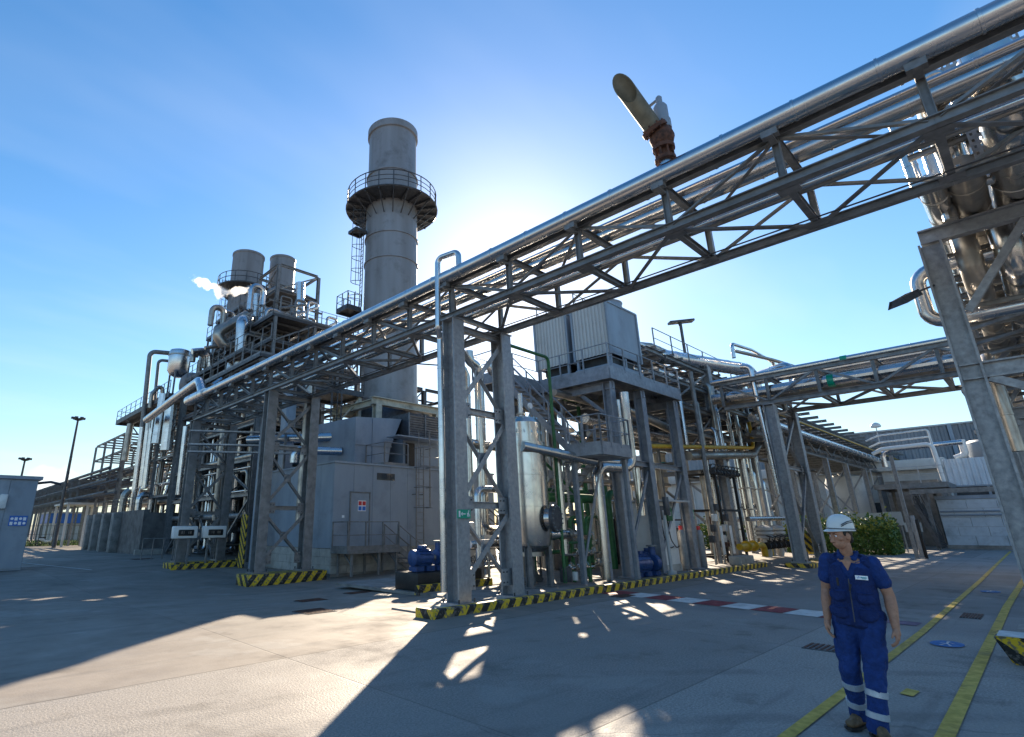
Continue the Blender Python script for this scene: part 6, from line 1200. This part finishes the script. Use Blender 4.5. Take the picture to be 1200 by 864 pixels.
# ================================================================ BACKGROUND LEFT
t = thing('metal_cabin', 'plain blue grey metal cabin at the left edge with a small blue sign', 'cabin', (0, 34, 0))
box(t, 'body', (-6, 32.2, .02), (3.8, 36, 4.05), 'panel'); box(t, 'roof_rim', (-6.1, 32.05, 4.05), (3.95, 36.1, 4.2), 'panel')
for k in range(8): x0 = -4.6+k*1.05; box(t, 'wall_panel', (x0, 32.16, .1), (x0+1.03, 32.2, 4.0), 'panel')
sg = box(t, 'blue_sign', (2.98, 32.12, 1.95), (3.66, 32.155, 2.4), 'signb')
for r_ in range(2):
    for k in range(4): x = 3.0+k*.16; z = 1.98+r_*.2; lathe('pictogram', [(.005, 0), (.06, 0), (.06, .008), (.005, .008)], (x+.08, 32.11, z+.09), 'signw', sg, 12, 30, 'y') if (k+r_) % 2 else box(sg, 'pictogram', (x+.02, 32.108, z+.01), (x+.13, 32.118, z+.15), 'signw')
box(t, 'wall_unit', (2.45, 31.98, 2.7), (2.75, 32.15, 3.35), 'white', .05); pipe('canopy_lamp', [(3.8, 32.4, 3.9), (4.3, 32.3, 3.98), (4.75, 32.2, 3.88)], .06, 'dark', t, seg=8)
def mast(label, x, y, h, group='yard light masts'):
    t = thing('light_mast', label, 'lamp', (x, y, 0), group); bm = bmesh.new(); sweep(bm, [(V((x, y, 0)), 0), (V((x, y, h*.5)), 0), (V((x, y, h)), 0)], [.2, .15, .1], 12); bm_obj('pole', bm, 'dark', t, 40)
    lathe('ring', [(.2, h-.1), (.45, h), (.45, h+.1), (.15, h+.15)], (x, y, 0), 'dark', t, 16)
    for k in range(6): a = k*math.pi/3; c_ = V((x+.5*math.cos(a), y+.5*math.sin(a), h+.12)); box(t, 'lamp_head', tuple(c_-V((.16, .16, .08))), tuple(c_+V((.16, .16, .14))), 'dark', .03)
mast('tall dark floodlight mast against the sky at the left', 10.4, 68, 13.0); mast('smaller distant floodlight mast left of the tall one', 7.7, 80, 9.6)
t = thing('mesh_fence', 'thin wire fence before the grass strip at the far left', 'fence', (10, 66, 0))
for k in range(8): beam(t, 'post', (6+k*1.3, 75, 0), (6+k*1.3, 75, 2.2), .07, .07, 'B', 'dark')
for z in (.3, 1.25, 2.15): beam(t, 'rail', (6, 75, z), (15.1, 75, z), .04, .04, 'T', 'dark')
for k in range(60): beam(t, 'wire', (6.05+k*.15, 75, .3), (6.05+k*.15, 75, 2.15), .012, .012, 'B', 'dark')
rnd = random.Random(2); bm = bmesh.new()
for i in range(5200):
    x, y = 3+rnd.random()*14, 76+rnd.random()*22; h = .18+rnd.random()*.3; a = rnd.random()*6.28; dx, dy = math.cos(a)*.05, math.sin(a)*.05; bm.faces.new([bm.verts.new(c) for c in ((x-dx, y-dy, 0), (x+dx, y+dy, 0), (x+rnd.gauss(0, .1), y+rnd.gauss(0, .1), h))])
g_ = bm_obj('grass', bm, 'grass'); g_['kind'] = 'stuff'; tag(g_, 'strip of sunlit green grass beyond the wire fence', 'grass')
struct(sheet('grass_strip', [(2, 76), (18, 76), (22, 100), (2, 100)], .004, 'grass'))
t = thing('grey_canopy', 'flat roofed open canopy on pale posts at the far left', 'canopy', (14, 78, 0)); box(t, 'roof', (11.2, 70, 4.3), (15.5, 78, 4.5), 'panel2')
for x in (11.4, 13.2, 15): [beam(t, 'post', (x, y, 0), (x, y, 4.3), .22, .22, 'B', 'offw') for y in (70.4, 77.5)]
t = thing('blue_store', 'low building with a blue fascia band under the far rack', 'building', (16, 100, 0)); box(t, 'wall', (14, 98, 0), (34, 108, 2.6), 'panel2'); box(t, 'fascia', (13.8, 97.7, 2.6), (34.2, 108, 4.0), 'signb'); box(t, 'roof', (13.7, 97.6, 4.0), (34.3, 108.2, 4.2), 'panel2')
t = thing('fire_hydrant', 'red hydrant post by the far left fence', 'hydrant', (14.0, 74, 0)); lathe('barrel', [(.28, 0), (.28, .08), (.17, .1), (.17, 1.1), (.24, 1.12), (.24, 1.25), (.18, 1.4), (.05, 1.55)], (14.0, 73.5, 0), 'signr', t, 16); beam(t, 'outlet', (13.6, 73.5, 1.0), (14.4, 73.5, 1.0), .2, .2, 'O', 'signr')
def motorbike(label, c):
    t = thing('scooter', label, 'scooter', c); c = V(c)
    for s1 in (-.65, .65): pipe('wheel', [c+V((s1+.28*math.cos(k*math.pi/8), 0, .3+.28*math.sin(k*math.pi/8))) for k in range(17)], .06, 'black', t, bend=.01, n=1, seg=8)
    bm = bmesh.new(); sweep(bm, [(c+V((-.8, 0, .75)), 0), (c+V((-.4, 0, .7)), 0), (c+V((0, 0, .45)), 0), (c+V((.45, 0, .5)), 0), (c+V((.6, 0, .95)), 0)], [.1, .2, .14, .14, .1], 10); bm_obj('body', bm, 'white', t, 60); beam(t, 'handlebar', c+V((.55, -.3, 1.05)), c+V((.55, .3, 1.05)), .05, .05, 'T', 'black'); box(t, 'seat', tuple(c+V((-.75, -.13, .82))), tuple(c+V((-.05, .13, .95))), 'black', .04)
motorbike('white scooter parked behind the far left fence', (10.9, 77, 0)); motorbike('second scooter parked nearer the grass edge', (8.8, 79, 0))
stripe('lane_line', [(4.2, 42), (6.2, 30)], .12, .012, 'whitef', 'faint white floor line leading away beside the left cabin', 'floor marking')
# ---- steam plume venting beside the twin stacks: a closed tube of air whose vapour thins out from its core
def steam(label, pts, rad, dens):
    m = bpy.data.materials.new('steam'); m.use_nodes = True; n = m.node_tree.nodes; l = m.node_tree.links; n.remove(n['Principled BSDF'])
    pv = n.new('ShaderNodeVolumePrincipled'); pv.inputs['Color'].default_value = (.98, .98, .98, 1); pv.inputs['Anisotropy'].default_value = .65
    g = n.new('ShaderNodeNewGeometry'); t_ = n.new('ShaderNodeTexNoise'); t_.inputs['Scale'].default_value = 1.5; t_.inputs['Detail'].default_value = 5; t_.inputs['Roughness'].default_value = .62; l.new(g.outputs['Position'], t_.inputs['Vector'])
    def vm(op, a, c=None, sc=None):
        q = n.new('ShaderNodeVectorMath'); q.operation = op
        for i_, z in enumerate((a, c)):
            if z is None: continue
            if isinstance(z, V): q.inputs[i_].default_value = z
            else: l.new(z, q.inputs[i_])
        if sc is not None: l.new(sc, q.inputs['Scale'])
        return q.outputs['Value'] if op in ('DOT_PRODUCT', 'LENGTH') else q.outputs['Vector']
    def mm(op, a, c=0, cl=False):
        q = n.new('ShaderNodeMath'); q.operation = op; q.use_clamp = cl
        for i_, z in enumerate((a, c)):
            if isinstance(z, (int, float)): q.inputs[i_].default_value = z
            else: l.new(z, q.inputs[i_])
        return q.outputs[0]
    dist = None
    for (A_, ra), (B_, rb) in zip(zip(pts, rad), list(zip(pts, rad))[1:]):
        d = B_-A_; ap = vm('SUBTRACT', g.outputs['Position'], A_.copy()); k = mm('MULTIPLY', vm('DOT_PRODUCT', ap, d.copy()), 1/d.length_squared, True)
        off = vm('SUBTRACT', ap, vm('SCALE', d.copy(), None, k)); dd = mm('DIVIDE', vm('LENGTH', off), mm('ADD', mm('MULTIPLY', k, rb-ra), ra)); dist = dd if dist is None else mm('MINIMUM', dist, dd)
    core = mm('ADD', mm('SUBTRACT', .72, dist), mm('MULTIPLY', mm('SUBTRACT', t_.outputs[0], .5), 3.4)); l.new(mm('MULTIPLY', mm('MULTIPLY', core, 1.3, True), dens), pv.inputs['Density']); l.new(pv.outputs[0], n['Material Output'].inputs['Volume'])
    bm = bmesh.new(); e0 = (pts[0]-pts[1]).normalized(); e1 = (pts[-1]-pts[-2]).normalized()
    P_2 = [pts[0]+e0*rad[0]*1.6]+pts+[pts[-1]+e1*rad[-1]*1.9]; sweep(bm, [(p, 0) for p in P_2], [rad[0]*1.2]+[r_*1.9 for r_ in rad]+[rad[-1]*1.2], 14)
    o = bm_obj('steam_plume', bm, m); o['kind'] = 'stuff'; return tag(o, label, 'steam')
steam('white steam plume drifting left across the small stack gallery', [at(x, y, Y=37.5) for x, y in ((297, 337), (280, 343), (262, 344), (246, 335), (233, 329))], [.2, .5, .55, .34, .5], 5.0)
# ================================================================ THE WORKER
def blob(name, caps, voxel, material, parent, smooth=6, wrinkle=0, wscale=14, cut=None, seed=0):
    """union of tapered capsules / ellipsoids remeshed into one continuous skin"""
    bm = bmesh.new()
    for c_ in caps:
        if len(c_) == 4:
            p, r1, q, r2 = c_; tmp = bmesh.new()
            for e_, r_ in ((p, r1), (q, r2)):
                rx = r_ if isinstance(r_, tuple) else (r_, r_, r_)
                bmesh.ops.create_uvsphere(tmp, u_segments=16, v_segments=10, radius=1, matrix=Matrix.Translation(e_) @ Matrix.Diagonal((*rx, 1)))
            h = bmesh.ops.convex_hull(tmp, input=tmp.verts[:])
            bmesh.ops.delete(tmp, geom=list({g for g in h['geom_interior'] if isinstance(g, bmesh.types.BMVert)}), context='VERTS')
            me = bpy.data.meshes.new('t'); tmp.to_mesh(me); tmp.free(); bm.from_mesh(me); bpy.data.meshes.remove(me)
        else:
            p, rx, rot = c_; bmesh.ops.create_uvsphere(bm, u_segments=20, v_segments=14, radius=1, matrix=Matrix.Translation(p) @ rot.to_4x4() @ Matrix.Diagonal((*rx, 1)))
    me = bpy.data.meshes.new('t'); bm.to_mesh(me); bm.free(); o = bpy.data.objects.new('t', me); LINK(o)
    md = o.modifiers.new('r', 'REMESH'); md.mode = 'VOXEL'; md.voxel_size = voxel
    ms = o.modifiers.new('s', 'SMOOTH'); ms.iterations = smooth; ms.factor = .5
    res = bpy.data.meshes.new_from_object(o.evaluated_get(bpy.context.evaluated_depsgraph_get())); bpy.data.objects.remove(o); bpy.data.meshes.remove(me)
    if wrinkle or cut:
        b2 = bmesh.new(); b2.from_mesh(res); b2.normal_update()
        if wrinkle:
            for v in b2.verts:
                w_ = noise.fractal(V((v.co.x*wscale, v.co.y*wscale, v.co.z*wscale*.55+seed)), .9, 2.0, 3); v.co += v.normal*wrinkle*w_
        if cut:
            for pl, no in cut: bmesh.ops.bisect_plane(b2, geom=b2.verts[:]+b2.edges[:]+b2.faces[:], plane_co=pl, plane_no=no, clear_outer=True)
        b2.to_mesh(res); b2.free()
    res.materials.clear(); res.materials.append(M[material]); res.polygons.foreach_set('use_smooth', [True]*len(res.polygons))
    return mobj(name, res, parent, PM)
PX, PY, PROT = 6.68, 1.51, R(-88)
PM = Matrix.Translation((PX, PY, 0)) @ Matrix.Rotation(PROT, 4, 'Z') @ Matrix.Rotation(R(3.6), 4, 'Y')
I3 = Matrix.Identity(3)
pt = thing('person', 'person in royal blue workwear, white helmet and brown boots walking across the yard', 'person', (PX, PY, 0))
# joints (local: -y is forward, +x is the person's left = right in the photograph)
HL, HR = V((.095, 0, .94)), V((-.095, .02, .94)); KL, KR = V((.08, -.09, .50)), V((-.115, -.02, .50)); AL, AR = V((.05, -.13, .09)), V((-.12, .12, .11))
SL, SR = V((.185, .02, 1.44)), V((-.185, .02, 1.44)); EL, ER = V((.255, .045, 1.17)), V((-.225, .06, 1.165)); WL, WR = V((.275, -.045, .92)), V((-.235, -.02, .91))
NK, HD = V((-.005, -.015, 1.53)), V((-.025, -.045, 1.675))
HT = Matrix.Rotation(R(-38), 3, 'Z') @ Matrix.Rotation(R(9), 3, 'X')     # head turned to the person's right, tipped down
def hp(x, y, z): return HD+HT @ V((x, y, z))
caps = [(V((0, .01, 1.02)), (.15, .10, .1), V((0, .02, 1.3)), (.165, .105, .1)), (V((0, .02, 1.3)), (.16, .1, .1), V((0, .02, 1.44)), (.15, .085, .06)),
        (NK-V((0, -.03, .03)), .05, NK+V((-.01, -.01, .07)), .055), (HL, .085, KL, .06), (KL, .058, AL, .042), (HR, .085, KR, .06), (KR, .058, AR, .042)]
caps += [(HD+V((0, 0, .02)), (.074, .095, .105), HT), (hp(0, -.03, -.055), (.056, .062, .06), HT), (hp(0, -.052, -.085), (.032, .03, .026), HT),
         (hp(0, -.092, -.012), .011, hp(0, -.108, -.035), .015), (hp(0, -.083, .02), .009, hp(0, -.094, -.012), .010), (hp(.016, -.093, -.036), .009, hp(-.016, -.093, -.036), .009),
         (hp(-.045, -.078, .036), .012, hp(.045, -.078, .036), .012), (hp(-.018, -.088, -.058), .007, hp(.018, -.088, -.058), .007), (hp(-.016, -.086, -.070), .008, hp(.016, -.086, -.070), .008),
         (hp(.05, -.055, -.012), (.022, .024, .022), HT), (hp(-.05, -.055, -.012), (.022, .024, .022), HT),
         (hp(.077, .008, .0), (.012, .024, .034), HT), (hp(-.077, .008, .0), (.012, .024, .034), HT)]
def arm(S_, E_, W_, sd, swing):
    c = [(S_*.75+E_*.25, .046, S_*.45+E_*.55, .052), (S_*.45+E_*.55, .05, E_, .045), (E_, .045, E_*.65+W_*.35, .048), (E_*.65+W_*.35, .048, W_, .030)]
    d = (W_-E_).normalized(); f_ = V((0, -1, 0)); f_ = (f_-d*f_.dot(d)).normalized(); s_ = d.cross(f_)*1.0      # f_: towards the thumb side
    inn = V((-sd, 0, 0)); inn = (inn-d*inn.dot(d)-f_*inn.dot(f_)).normalized()
    pm = W_+d*.05; c += [(W_, .026, pm, .03), (pm+f_*.024, .02, W_+d*.095+f_*.028, .015), (pm-f_*.02, .02, W_+d*.09-f_*.026, .014), (pm, .022, W_+d*.095, .016)]
    for k, (o_, ln) in enumerate(((.030, .072), (.010, .080), (-.010, .074), (-.029, .058))):
        b = W_+d*.092+f_*o_; k1 = b+d*ln*.45+inn*.010; k2 = k1+d*ln*.36*.85+inn*.022; k3 = k2+d*ln*.22*.5+inn*.018; r_ = .0088 if k < 3 else .0076
        c += [(b, r_+.0008, k1, r_), (k1, r_, k2, r_*.95), (k2, r_*.95, k3, r_*.85)]
    b = W_+d*.035+f_*.026+inn*.008; k1 = b+d*.034+f_*.026+inn*.012; k2 = k1+d*.03+f_*.006+inn*.010; c += [(b, .014, k1, .0105), (k1, .0105, k2, .009)]
    return c
caps += arm(SL, EL, WL, 1, 0)+arm(SR, ER, WR, -1, 0)
blob('body', caps, .0052, 'skin', pt, 3)
# eyes, brows and hair
for s1 in (-1, 1):
    e_ = lathe('eye', [(.001, -.009), (.008, -.006), (.0105, 0), (.008, .006), (.001, .009)], (0, 0, 0), 'signw', pt, 12, 60); e_.matrix_basis = PM @ Matrix.Translation(hp(s1*.031, -.079, .012)); kid(e_, pt)
    e2 = lathe('iris', [(.001, -.004), (.005, -.002), (.005, .002), (.001, .004)], (0, 0, 0), 'hair', pt, 10, 60); e2.matrix_basis = PM @ Matrix.Translation(hp(s1*.031-.001, -.0885, .012)); kid(e2, pt)
    blob('eyebrow', [(hp(s1*.014, -.0905, .031), .0045, hp(s1*.034, -.088, .035), .005), (hp(s1*.034, -.088, .035), .005, hp(s1*.05, -.074, .031), .0035)], .003, 'hair', pt, 1)
blob('hair', [(hp(0, .028, .035), (.078, .080, .085), HT), (hp(0, .06, -.03), (.058, .04, .05), HT), (hp(.071, -.015, .03), (.009, .018, .03), HT), (hp(-.071, -.015, .03), (.009, .018, .03), HT)], .006, 'hair', pt, 2, .002, 60, cut=[(hp(0, -.05, 0), HT @ V((0, -1, 0)))])
# helmet
hb = bmesh.new(); hseg = 36; prof_ = [(1.0, 0.0), (.995, .02), (.97, .05), (.90, .085), (.76, .115), (.52, .135), (.25, .145), (.02, .147)]
rings = []
for rr_, z_ in prof_:
    rings.append([hb.verts.new(V((.106*rr_*math.sin(a), -.124*rr_*math.cos(a)+.012, z_+.028))) for a in [2*math.pi*k/hseg for k in range(hseg)]])
for i in range(len(rings)-1):
    for k in range(hseg): hb.faces.new((rings[i][k], rings[i][(k+1) % hseg], rings[i+1][(k+1) % hseg], rings[i+1][k]))
hb.faces.new(rings[-1])
brim = [hb.verts.new(V(((.111+.006*max(0, math.cos(a)))*math.sin(a), -(.131+.042*max(0, math.cos(a))**1.5)*math.cos(a)+.012, .024-.014*max(0, math.cos(a))**2))) for a in [2*math.pi*k/hseg for k in range(hseg)]]
brim2 = [hb.verts.new(v.co+V((0, 0, -.007))) for v in brim]; inn = [hb.verts.new(v.co*.96+V((0, 0, -.012))) for v in rings[0]]
for A_, B_ in ((brim, rings[0]), (brim2, brim), (inn, brim2)):
    for k in range(hseg): hb.faces.new((A_[k], A_[(k+1) % hseg], B_[(k+1) % hseg], B_[k]))
bmesh.ops.recalc_face_normals(hb, faces=hb.faces[:])
hm = PM @ (Matrix.Translation(HD+V((0, 0, .036))) @ HT.to_4x4() @ Matrix.Rotation(R(-8), 4, 'X') @ Matrix.Scale(.96, 4))
he = bm_obj('helmet', hb, 'helmet', pt, 60, hm)
for s1 in (-1, 1):
    for z0, z1 in ((.075, .11), (.06, .095)): pipe_ = arc_path([V((s1*.098, -.065, z0)), V((s1*.103, .0, z1-.004)), V((s1*.088, .07, z1+.006))], .05, 4); b_ = bmesh.new(); sweep(b_, pipe_, .0045, 6); bm_obj('vent_slot', b_, 'dark', he, 40, hm)
b_ = bmesh.new(); sweep(b_, [(V((.02*math.sin(a)*6, -.137*math.cos(a)+.012, .036)), 0) for a in [math.pi*2*k/24 for k in range(25)]], .004, 6); bm_obj('rim_groove', b_, 'dark', he, 40, hm)
# polo shirt
tor = [(V((0, .015, 1.0)), (.172, .118, .06), V((0, .02, 1.22)), (.17, .118, .08)), (V((0, .02, 1.22)), (.17, .118, .08), V((0, .025, 1.40)), (.178, .115, .07)), (V((-.13, .025, 1.445)), (.075, .07, .05), V((.13, .025, 1.445)), (.075, .07, .05)), (V((-.06, .025, 1.485)), (.06, .06, .03), V((.06, .025, 1.485)), (.06, .06, .03))]
slv = [(SL+V((-.012, 0, .0)), .068, SL*.42+EL*.58, .069), (SR+V((.012, 0, .0)), .068, SR*.42+ER*.58, .069)]
for nm, S_, E_, sd in (('l', SL, EL, 1), ('r', SR, ER, -1)): pass
blob('polo_shirt', tor+slv, .008, 'cloth', pt, 3, .006, 16)
blob('shirt_collar', [(V((-.05, -.055, 1.475)), (.025, .012, .02), V((-.075, .02, 1.525)), (.014, .03, .024)), (V((.05, -.055, 1.475)), (.025, .012, .02), V((.07, .02, 1.525)), (.014, .03, .024)), (V((-.07, .03, 1.525)), .018, V((.065, .03, 1.525)), .018), (V((-.06, .06, 1.52)), .018, V((.055, .06, 1.52)), .018)], .006, 'cloth', pt, 3)
b_ = bmesh.new(); q_ = [V((-.045, -.106, 1.46)), V((.040, -.106, 1.46)), V((.0, -.112, 1.37))]; b_.faces.new([b_.verts.new(p+V((0, -.004, 0))) for p in q_]); b_.faces.new([b_.verts.new(p+V((0, .01, 0))) for p in q_[::-1]])
bm_obj('neck_opening', b_, 'skin', pt, None, PM)
# vest over the shirt, open in a V at the front
ves = [(V((0, .015, .90)), (.20, .142, .04), V((0, .015, 1.06)), (.19, .134, .06)), (V((0, .015, 1.06)), (.185, .130, .06), V((0, .02, 1.24)), (.183, .130, .08)), (V((0, .02, 1.24)), (.183, .128, .08), V((0, .025, 1.38)), (.186, .124, .06)), (V((-.135, .025, 1.44)), (.06, .082, .062), V((-.09, .03, 1.47)), (.05, .07, .05)), (V((.135, .025, 1.44)), (.06, .082, .062), V((.09, .03, 1.47)), (.05, .07, .05))]
ves += [(V((.105, -.115, 1.13)), (.065, .025, .045), V((.105, -.115, 1.16)), (.065, .025, .03)), (V((-.105, -.115, 1.13)), (.065, .025, .045), V((-.105, -.115, 1.16)), (.065, .025, .03)), (V((.11, -.12, .99)), (.075, .032, .05), V((.11, -.12, 1.02)), (.075, .03, .04)), (V((-.11, -.12, .99)), (.075, .032, .05), V((-.11, -.12, 1.02)), (.075, .03, .04)), (V((.17, .02, .98)), (.045, .07, .045), V((.17, .02, 1.0)), (.045, .07, .045)), (V((-.17, .02, .98)), (.045, .07, .045), V((-.17, .02, 1.0)), (.045, .07, .045))]
vo = blob('vest', ves, .0075, 'clothd', pt, 2, .009, 13, seed=5)
b2 = bmesh.new(); b2.from_mesh(vo.data); vd_ = [v for v in b2.verts if v.co.y < -.02 and v.co.z > 1.30 and abs(v.co.x) < .016+(v.co.z-1.30)*.42]; bmesh.ops.delete(b2, geom=vd_, context='VERTS'); b2.to_mesh(vo.data); b2.free()
for x_, y_, z0, z1 in ((0.0, -.140, .93, 1.30),): b_ = bmesh.new(); sweep(b_, [(V((x_, -.152, z0)), 0), (V((x_, -.150, 1.1)), 0), (V((x_, -.146, z1)), 0)], .005, 6); bm_obj('zip', b_, 'dark', vo, 40, PM)
for s1 in (-1, 1):
    for z_ in (1.185, 1.05): b_ = bmesh.new(); sweep(b_, [(V((s1*.045, -.147, z_)), 0), (V((s1*.105, -.149, z_-.004)), 0), (V((s1*.165, -.115, z_)), 0)], .006, 6); bm_obj('pocket_flap', b_, 'clothd', vo, 40, PM)
    b_ = bmesh.new(); sweep(b_, [(V((s1*.06, -.085, 1.445)), 0), (V((s1*.12, -.06, 1.465)), 0), (V((s1*.185, -.03, 1.46)), 0)], .0035, 6); bm_obj('shoulder_seam', b_, 'cloth', vo, 40, PM)
b_ = bmesh.new(); bmesh.ops.create_cube(b_, size=1, matrix=Matrix.Translation((-.085, -.150, 1.265)) @ Matrix.Diagonal((.016, .016, .07, 1))); bm_obj('pen', b_, 'black', vo, None, PM)
b_ = bmesh.new(); bmesh.ops.create_cube(b_, size=1, matrix=Matrix.Translation((.006, -.155, 1.225)) @ Matrix.Rotation(.25, 4, 'Y') @ Matrix.Diagonal((.014, .014, .06, 1))); bm_obj('key_fob', b_, 'black', vo, None, PM)
# name badge above the left chest pocket
bx0 = Matrix.Translation((.098, -.1235, 1.318)) @ Matrix.Rotation(R(16), 4, 'Z') @ Matrix.Rotation(R(-6), 4, 'X')
b_ = bmesh.new(); bmesh.ops.create_cube(b_, size=1, matrix=bx0 @ Matrix.Diagonal((.094, .014, .036, 1))); bd = bm_obj('chest_badge', b_, 'signw', vo, None, PM)
b_ = bmesh.new()
for a0, b0 in (((-.036, .004), (-.030, -.008)), ((-.030, -.008), (-.024, .004)), ((-.022, -.008), (-.016, .006)), ((-.026, .008), (-.016, .010))): c1, c2 = bx0 @ V((a0[0], -.008, a0[1])), bx0 @ V((b0[0], -.008, b0[1])); sweep(b_, [(c1, 0), (c2, 0)], .0016, 5)
bm_obj('badge_emblem', b_, 'signb', bd, None, PM)
b_ = bmesh.new(); bmesh.ops.create_cube(b_, size=1, matrix=bx0 @ Matrix.Translation((.014, -.008, .001)) @ Matrix.Diagonal((.044, .002, .009, 1))); bmesh.ops.create_cube(b_, size=1, matrix=bx0 @ Matrix.Translation((.016, -.008, -.009)) @ Matrix.Diagonal((.03, .002, .004, 1))); bm_obj('badge_lettering', b_, 'tealp', bd, None, PM)
# trousers with cargo pockets and reflective bands
def lerp(a, b, f): return a+(b-a)*f
trs = [(V((-.055, .01, .95)), (.118, .122, .075), V((.055, .005, .95)), (.118, .122, .075)), (V((0, .01, 1.0)), (.165, .118, .04), V((0, .01, 1.04)), (.16, .115, .03)), (V((-.03, .0, .86)), .085, V((.03, 0, .86)), .085)]
for H_, K_, A_, s1 in ((HL, KL, AL, 1), (HR, KR, AR, -1)):
    trs += [(H_, .108, lerp(H_, K_, .55), .092), (lerp(H_, K_, .55), .092, K_, .080), (K_, .080, lerp(K_, A_, .5), .076), (lerp(K_, A_, .5), .076, A_+V((0, 0, -.01)), .078), (lerp(H_, K_, .52)+V((s1*.072, .0, 0)), (.03, .062, .055), lerp(H_, K_, .78)+V((s1*.068, 0, 0)), (.03, .062, .05))]
tr = blob('trousers', trs, .0085, 'cloth', pt, 2, .013, 12, cut=[(V((0, 0, .055)), V((0, 0, -1)))], seed=2)
for K_, A_ in ((KL, AL), (KR, AR)):
    for f_ in (.34, .76):
        c_ = lerp(K_, A_, f_); d = (A_-K_).normalized(); b_ = bmesh.new(); pr = .0835; sweep(b_, [(c_-d*.026, 0), (c_-d*.024, 0), (c_+d*.024, 0), (c_+d*.026, 0)], [pr-.004, pr, pr, pr-.004], 24, True)
        for v in b_.verts: v.co += V((v.co.x-c_.x, v.co.y-c_.y, 0)).normalized()*.004*noise.noise(v.co*22)
        bm_obj('reflective_band', b_, 'refl', tr, 50, PM)
# boots
for A_, rz, nm in ((AL, R(32), 'l'), (AR, R(-14), 'r')):
    rot = Matrix.Rotation(rz, 3, 'Z'); g = lambda x, y, z: V((A_.x, A_.y, 0))+rot @ V((x*1.15, y*1.12, z*1.12 if z > .03 else z))
    bo = blob('boot', [(g(0, .02, .13), .052, g(0, .03, .06), .05), (g(0, .045, .045), (.04, .04, .035), g(0, -.06, .05), (.044, .05, .04)), (g(0, -.06, .05), (.046, .05, .042), g(0, -.15, .042), (.046, .05, .036)), (g(0, 0, .09), .048, g(0, -.08, .06), .042)], .0065, 'boot', pt, 3, .0015, 40, cut=[(V((0, 0, .012)), V((0, 0, -1)))])
    b_ = bmesh.new(); sp = [(g(x, y, 0).x, g(x, y, 0).y) for x, y in ((-.036, .085), (.036, .085), (.044, .03), (.040, -.03), (.052, -.10), (.046, -.17), (.02, -.20), (-.02, -.20), (-.046, -.17), (-.052, -.10), (-.040, -.03), (-.044, .03))]
    lo = [b_.verts.new((x, y, .002)) for x, y in sp]; hi = [b_.verts.new((x, y, .026)) for x, y in sp]; n_ = len(sp)
    for k in range(n_): b_.faces.new((lo[k], lo[(k+1) % n_], hi[(k+1) % n_], hi[k]))
    b_.faces.new(lo[::-1]); b_.faces.new(hi); bmesh.ops.recalc_face_normals(b_, faces=b_.faces[:]); bm_obj('sole', b_, 'black', bo, None, PM)
    for k in range(4): b_ = bmesh.new(); sweep(b_, [(g(-.025, -.02-k*.026, .112-k*.012), 0), (g(0, -.03-k*.026, .116-k*.013), 0), (g(.025, -.02-k*.026, .112-k*.012), 0)], .004, 6); bm_obj('lace', b_, 'yelf', bo, 50, PM)
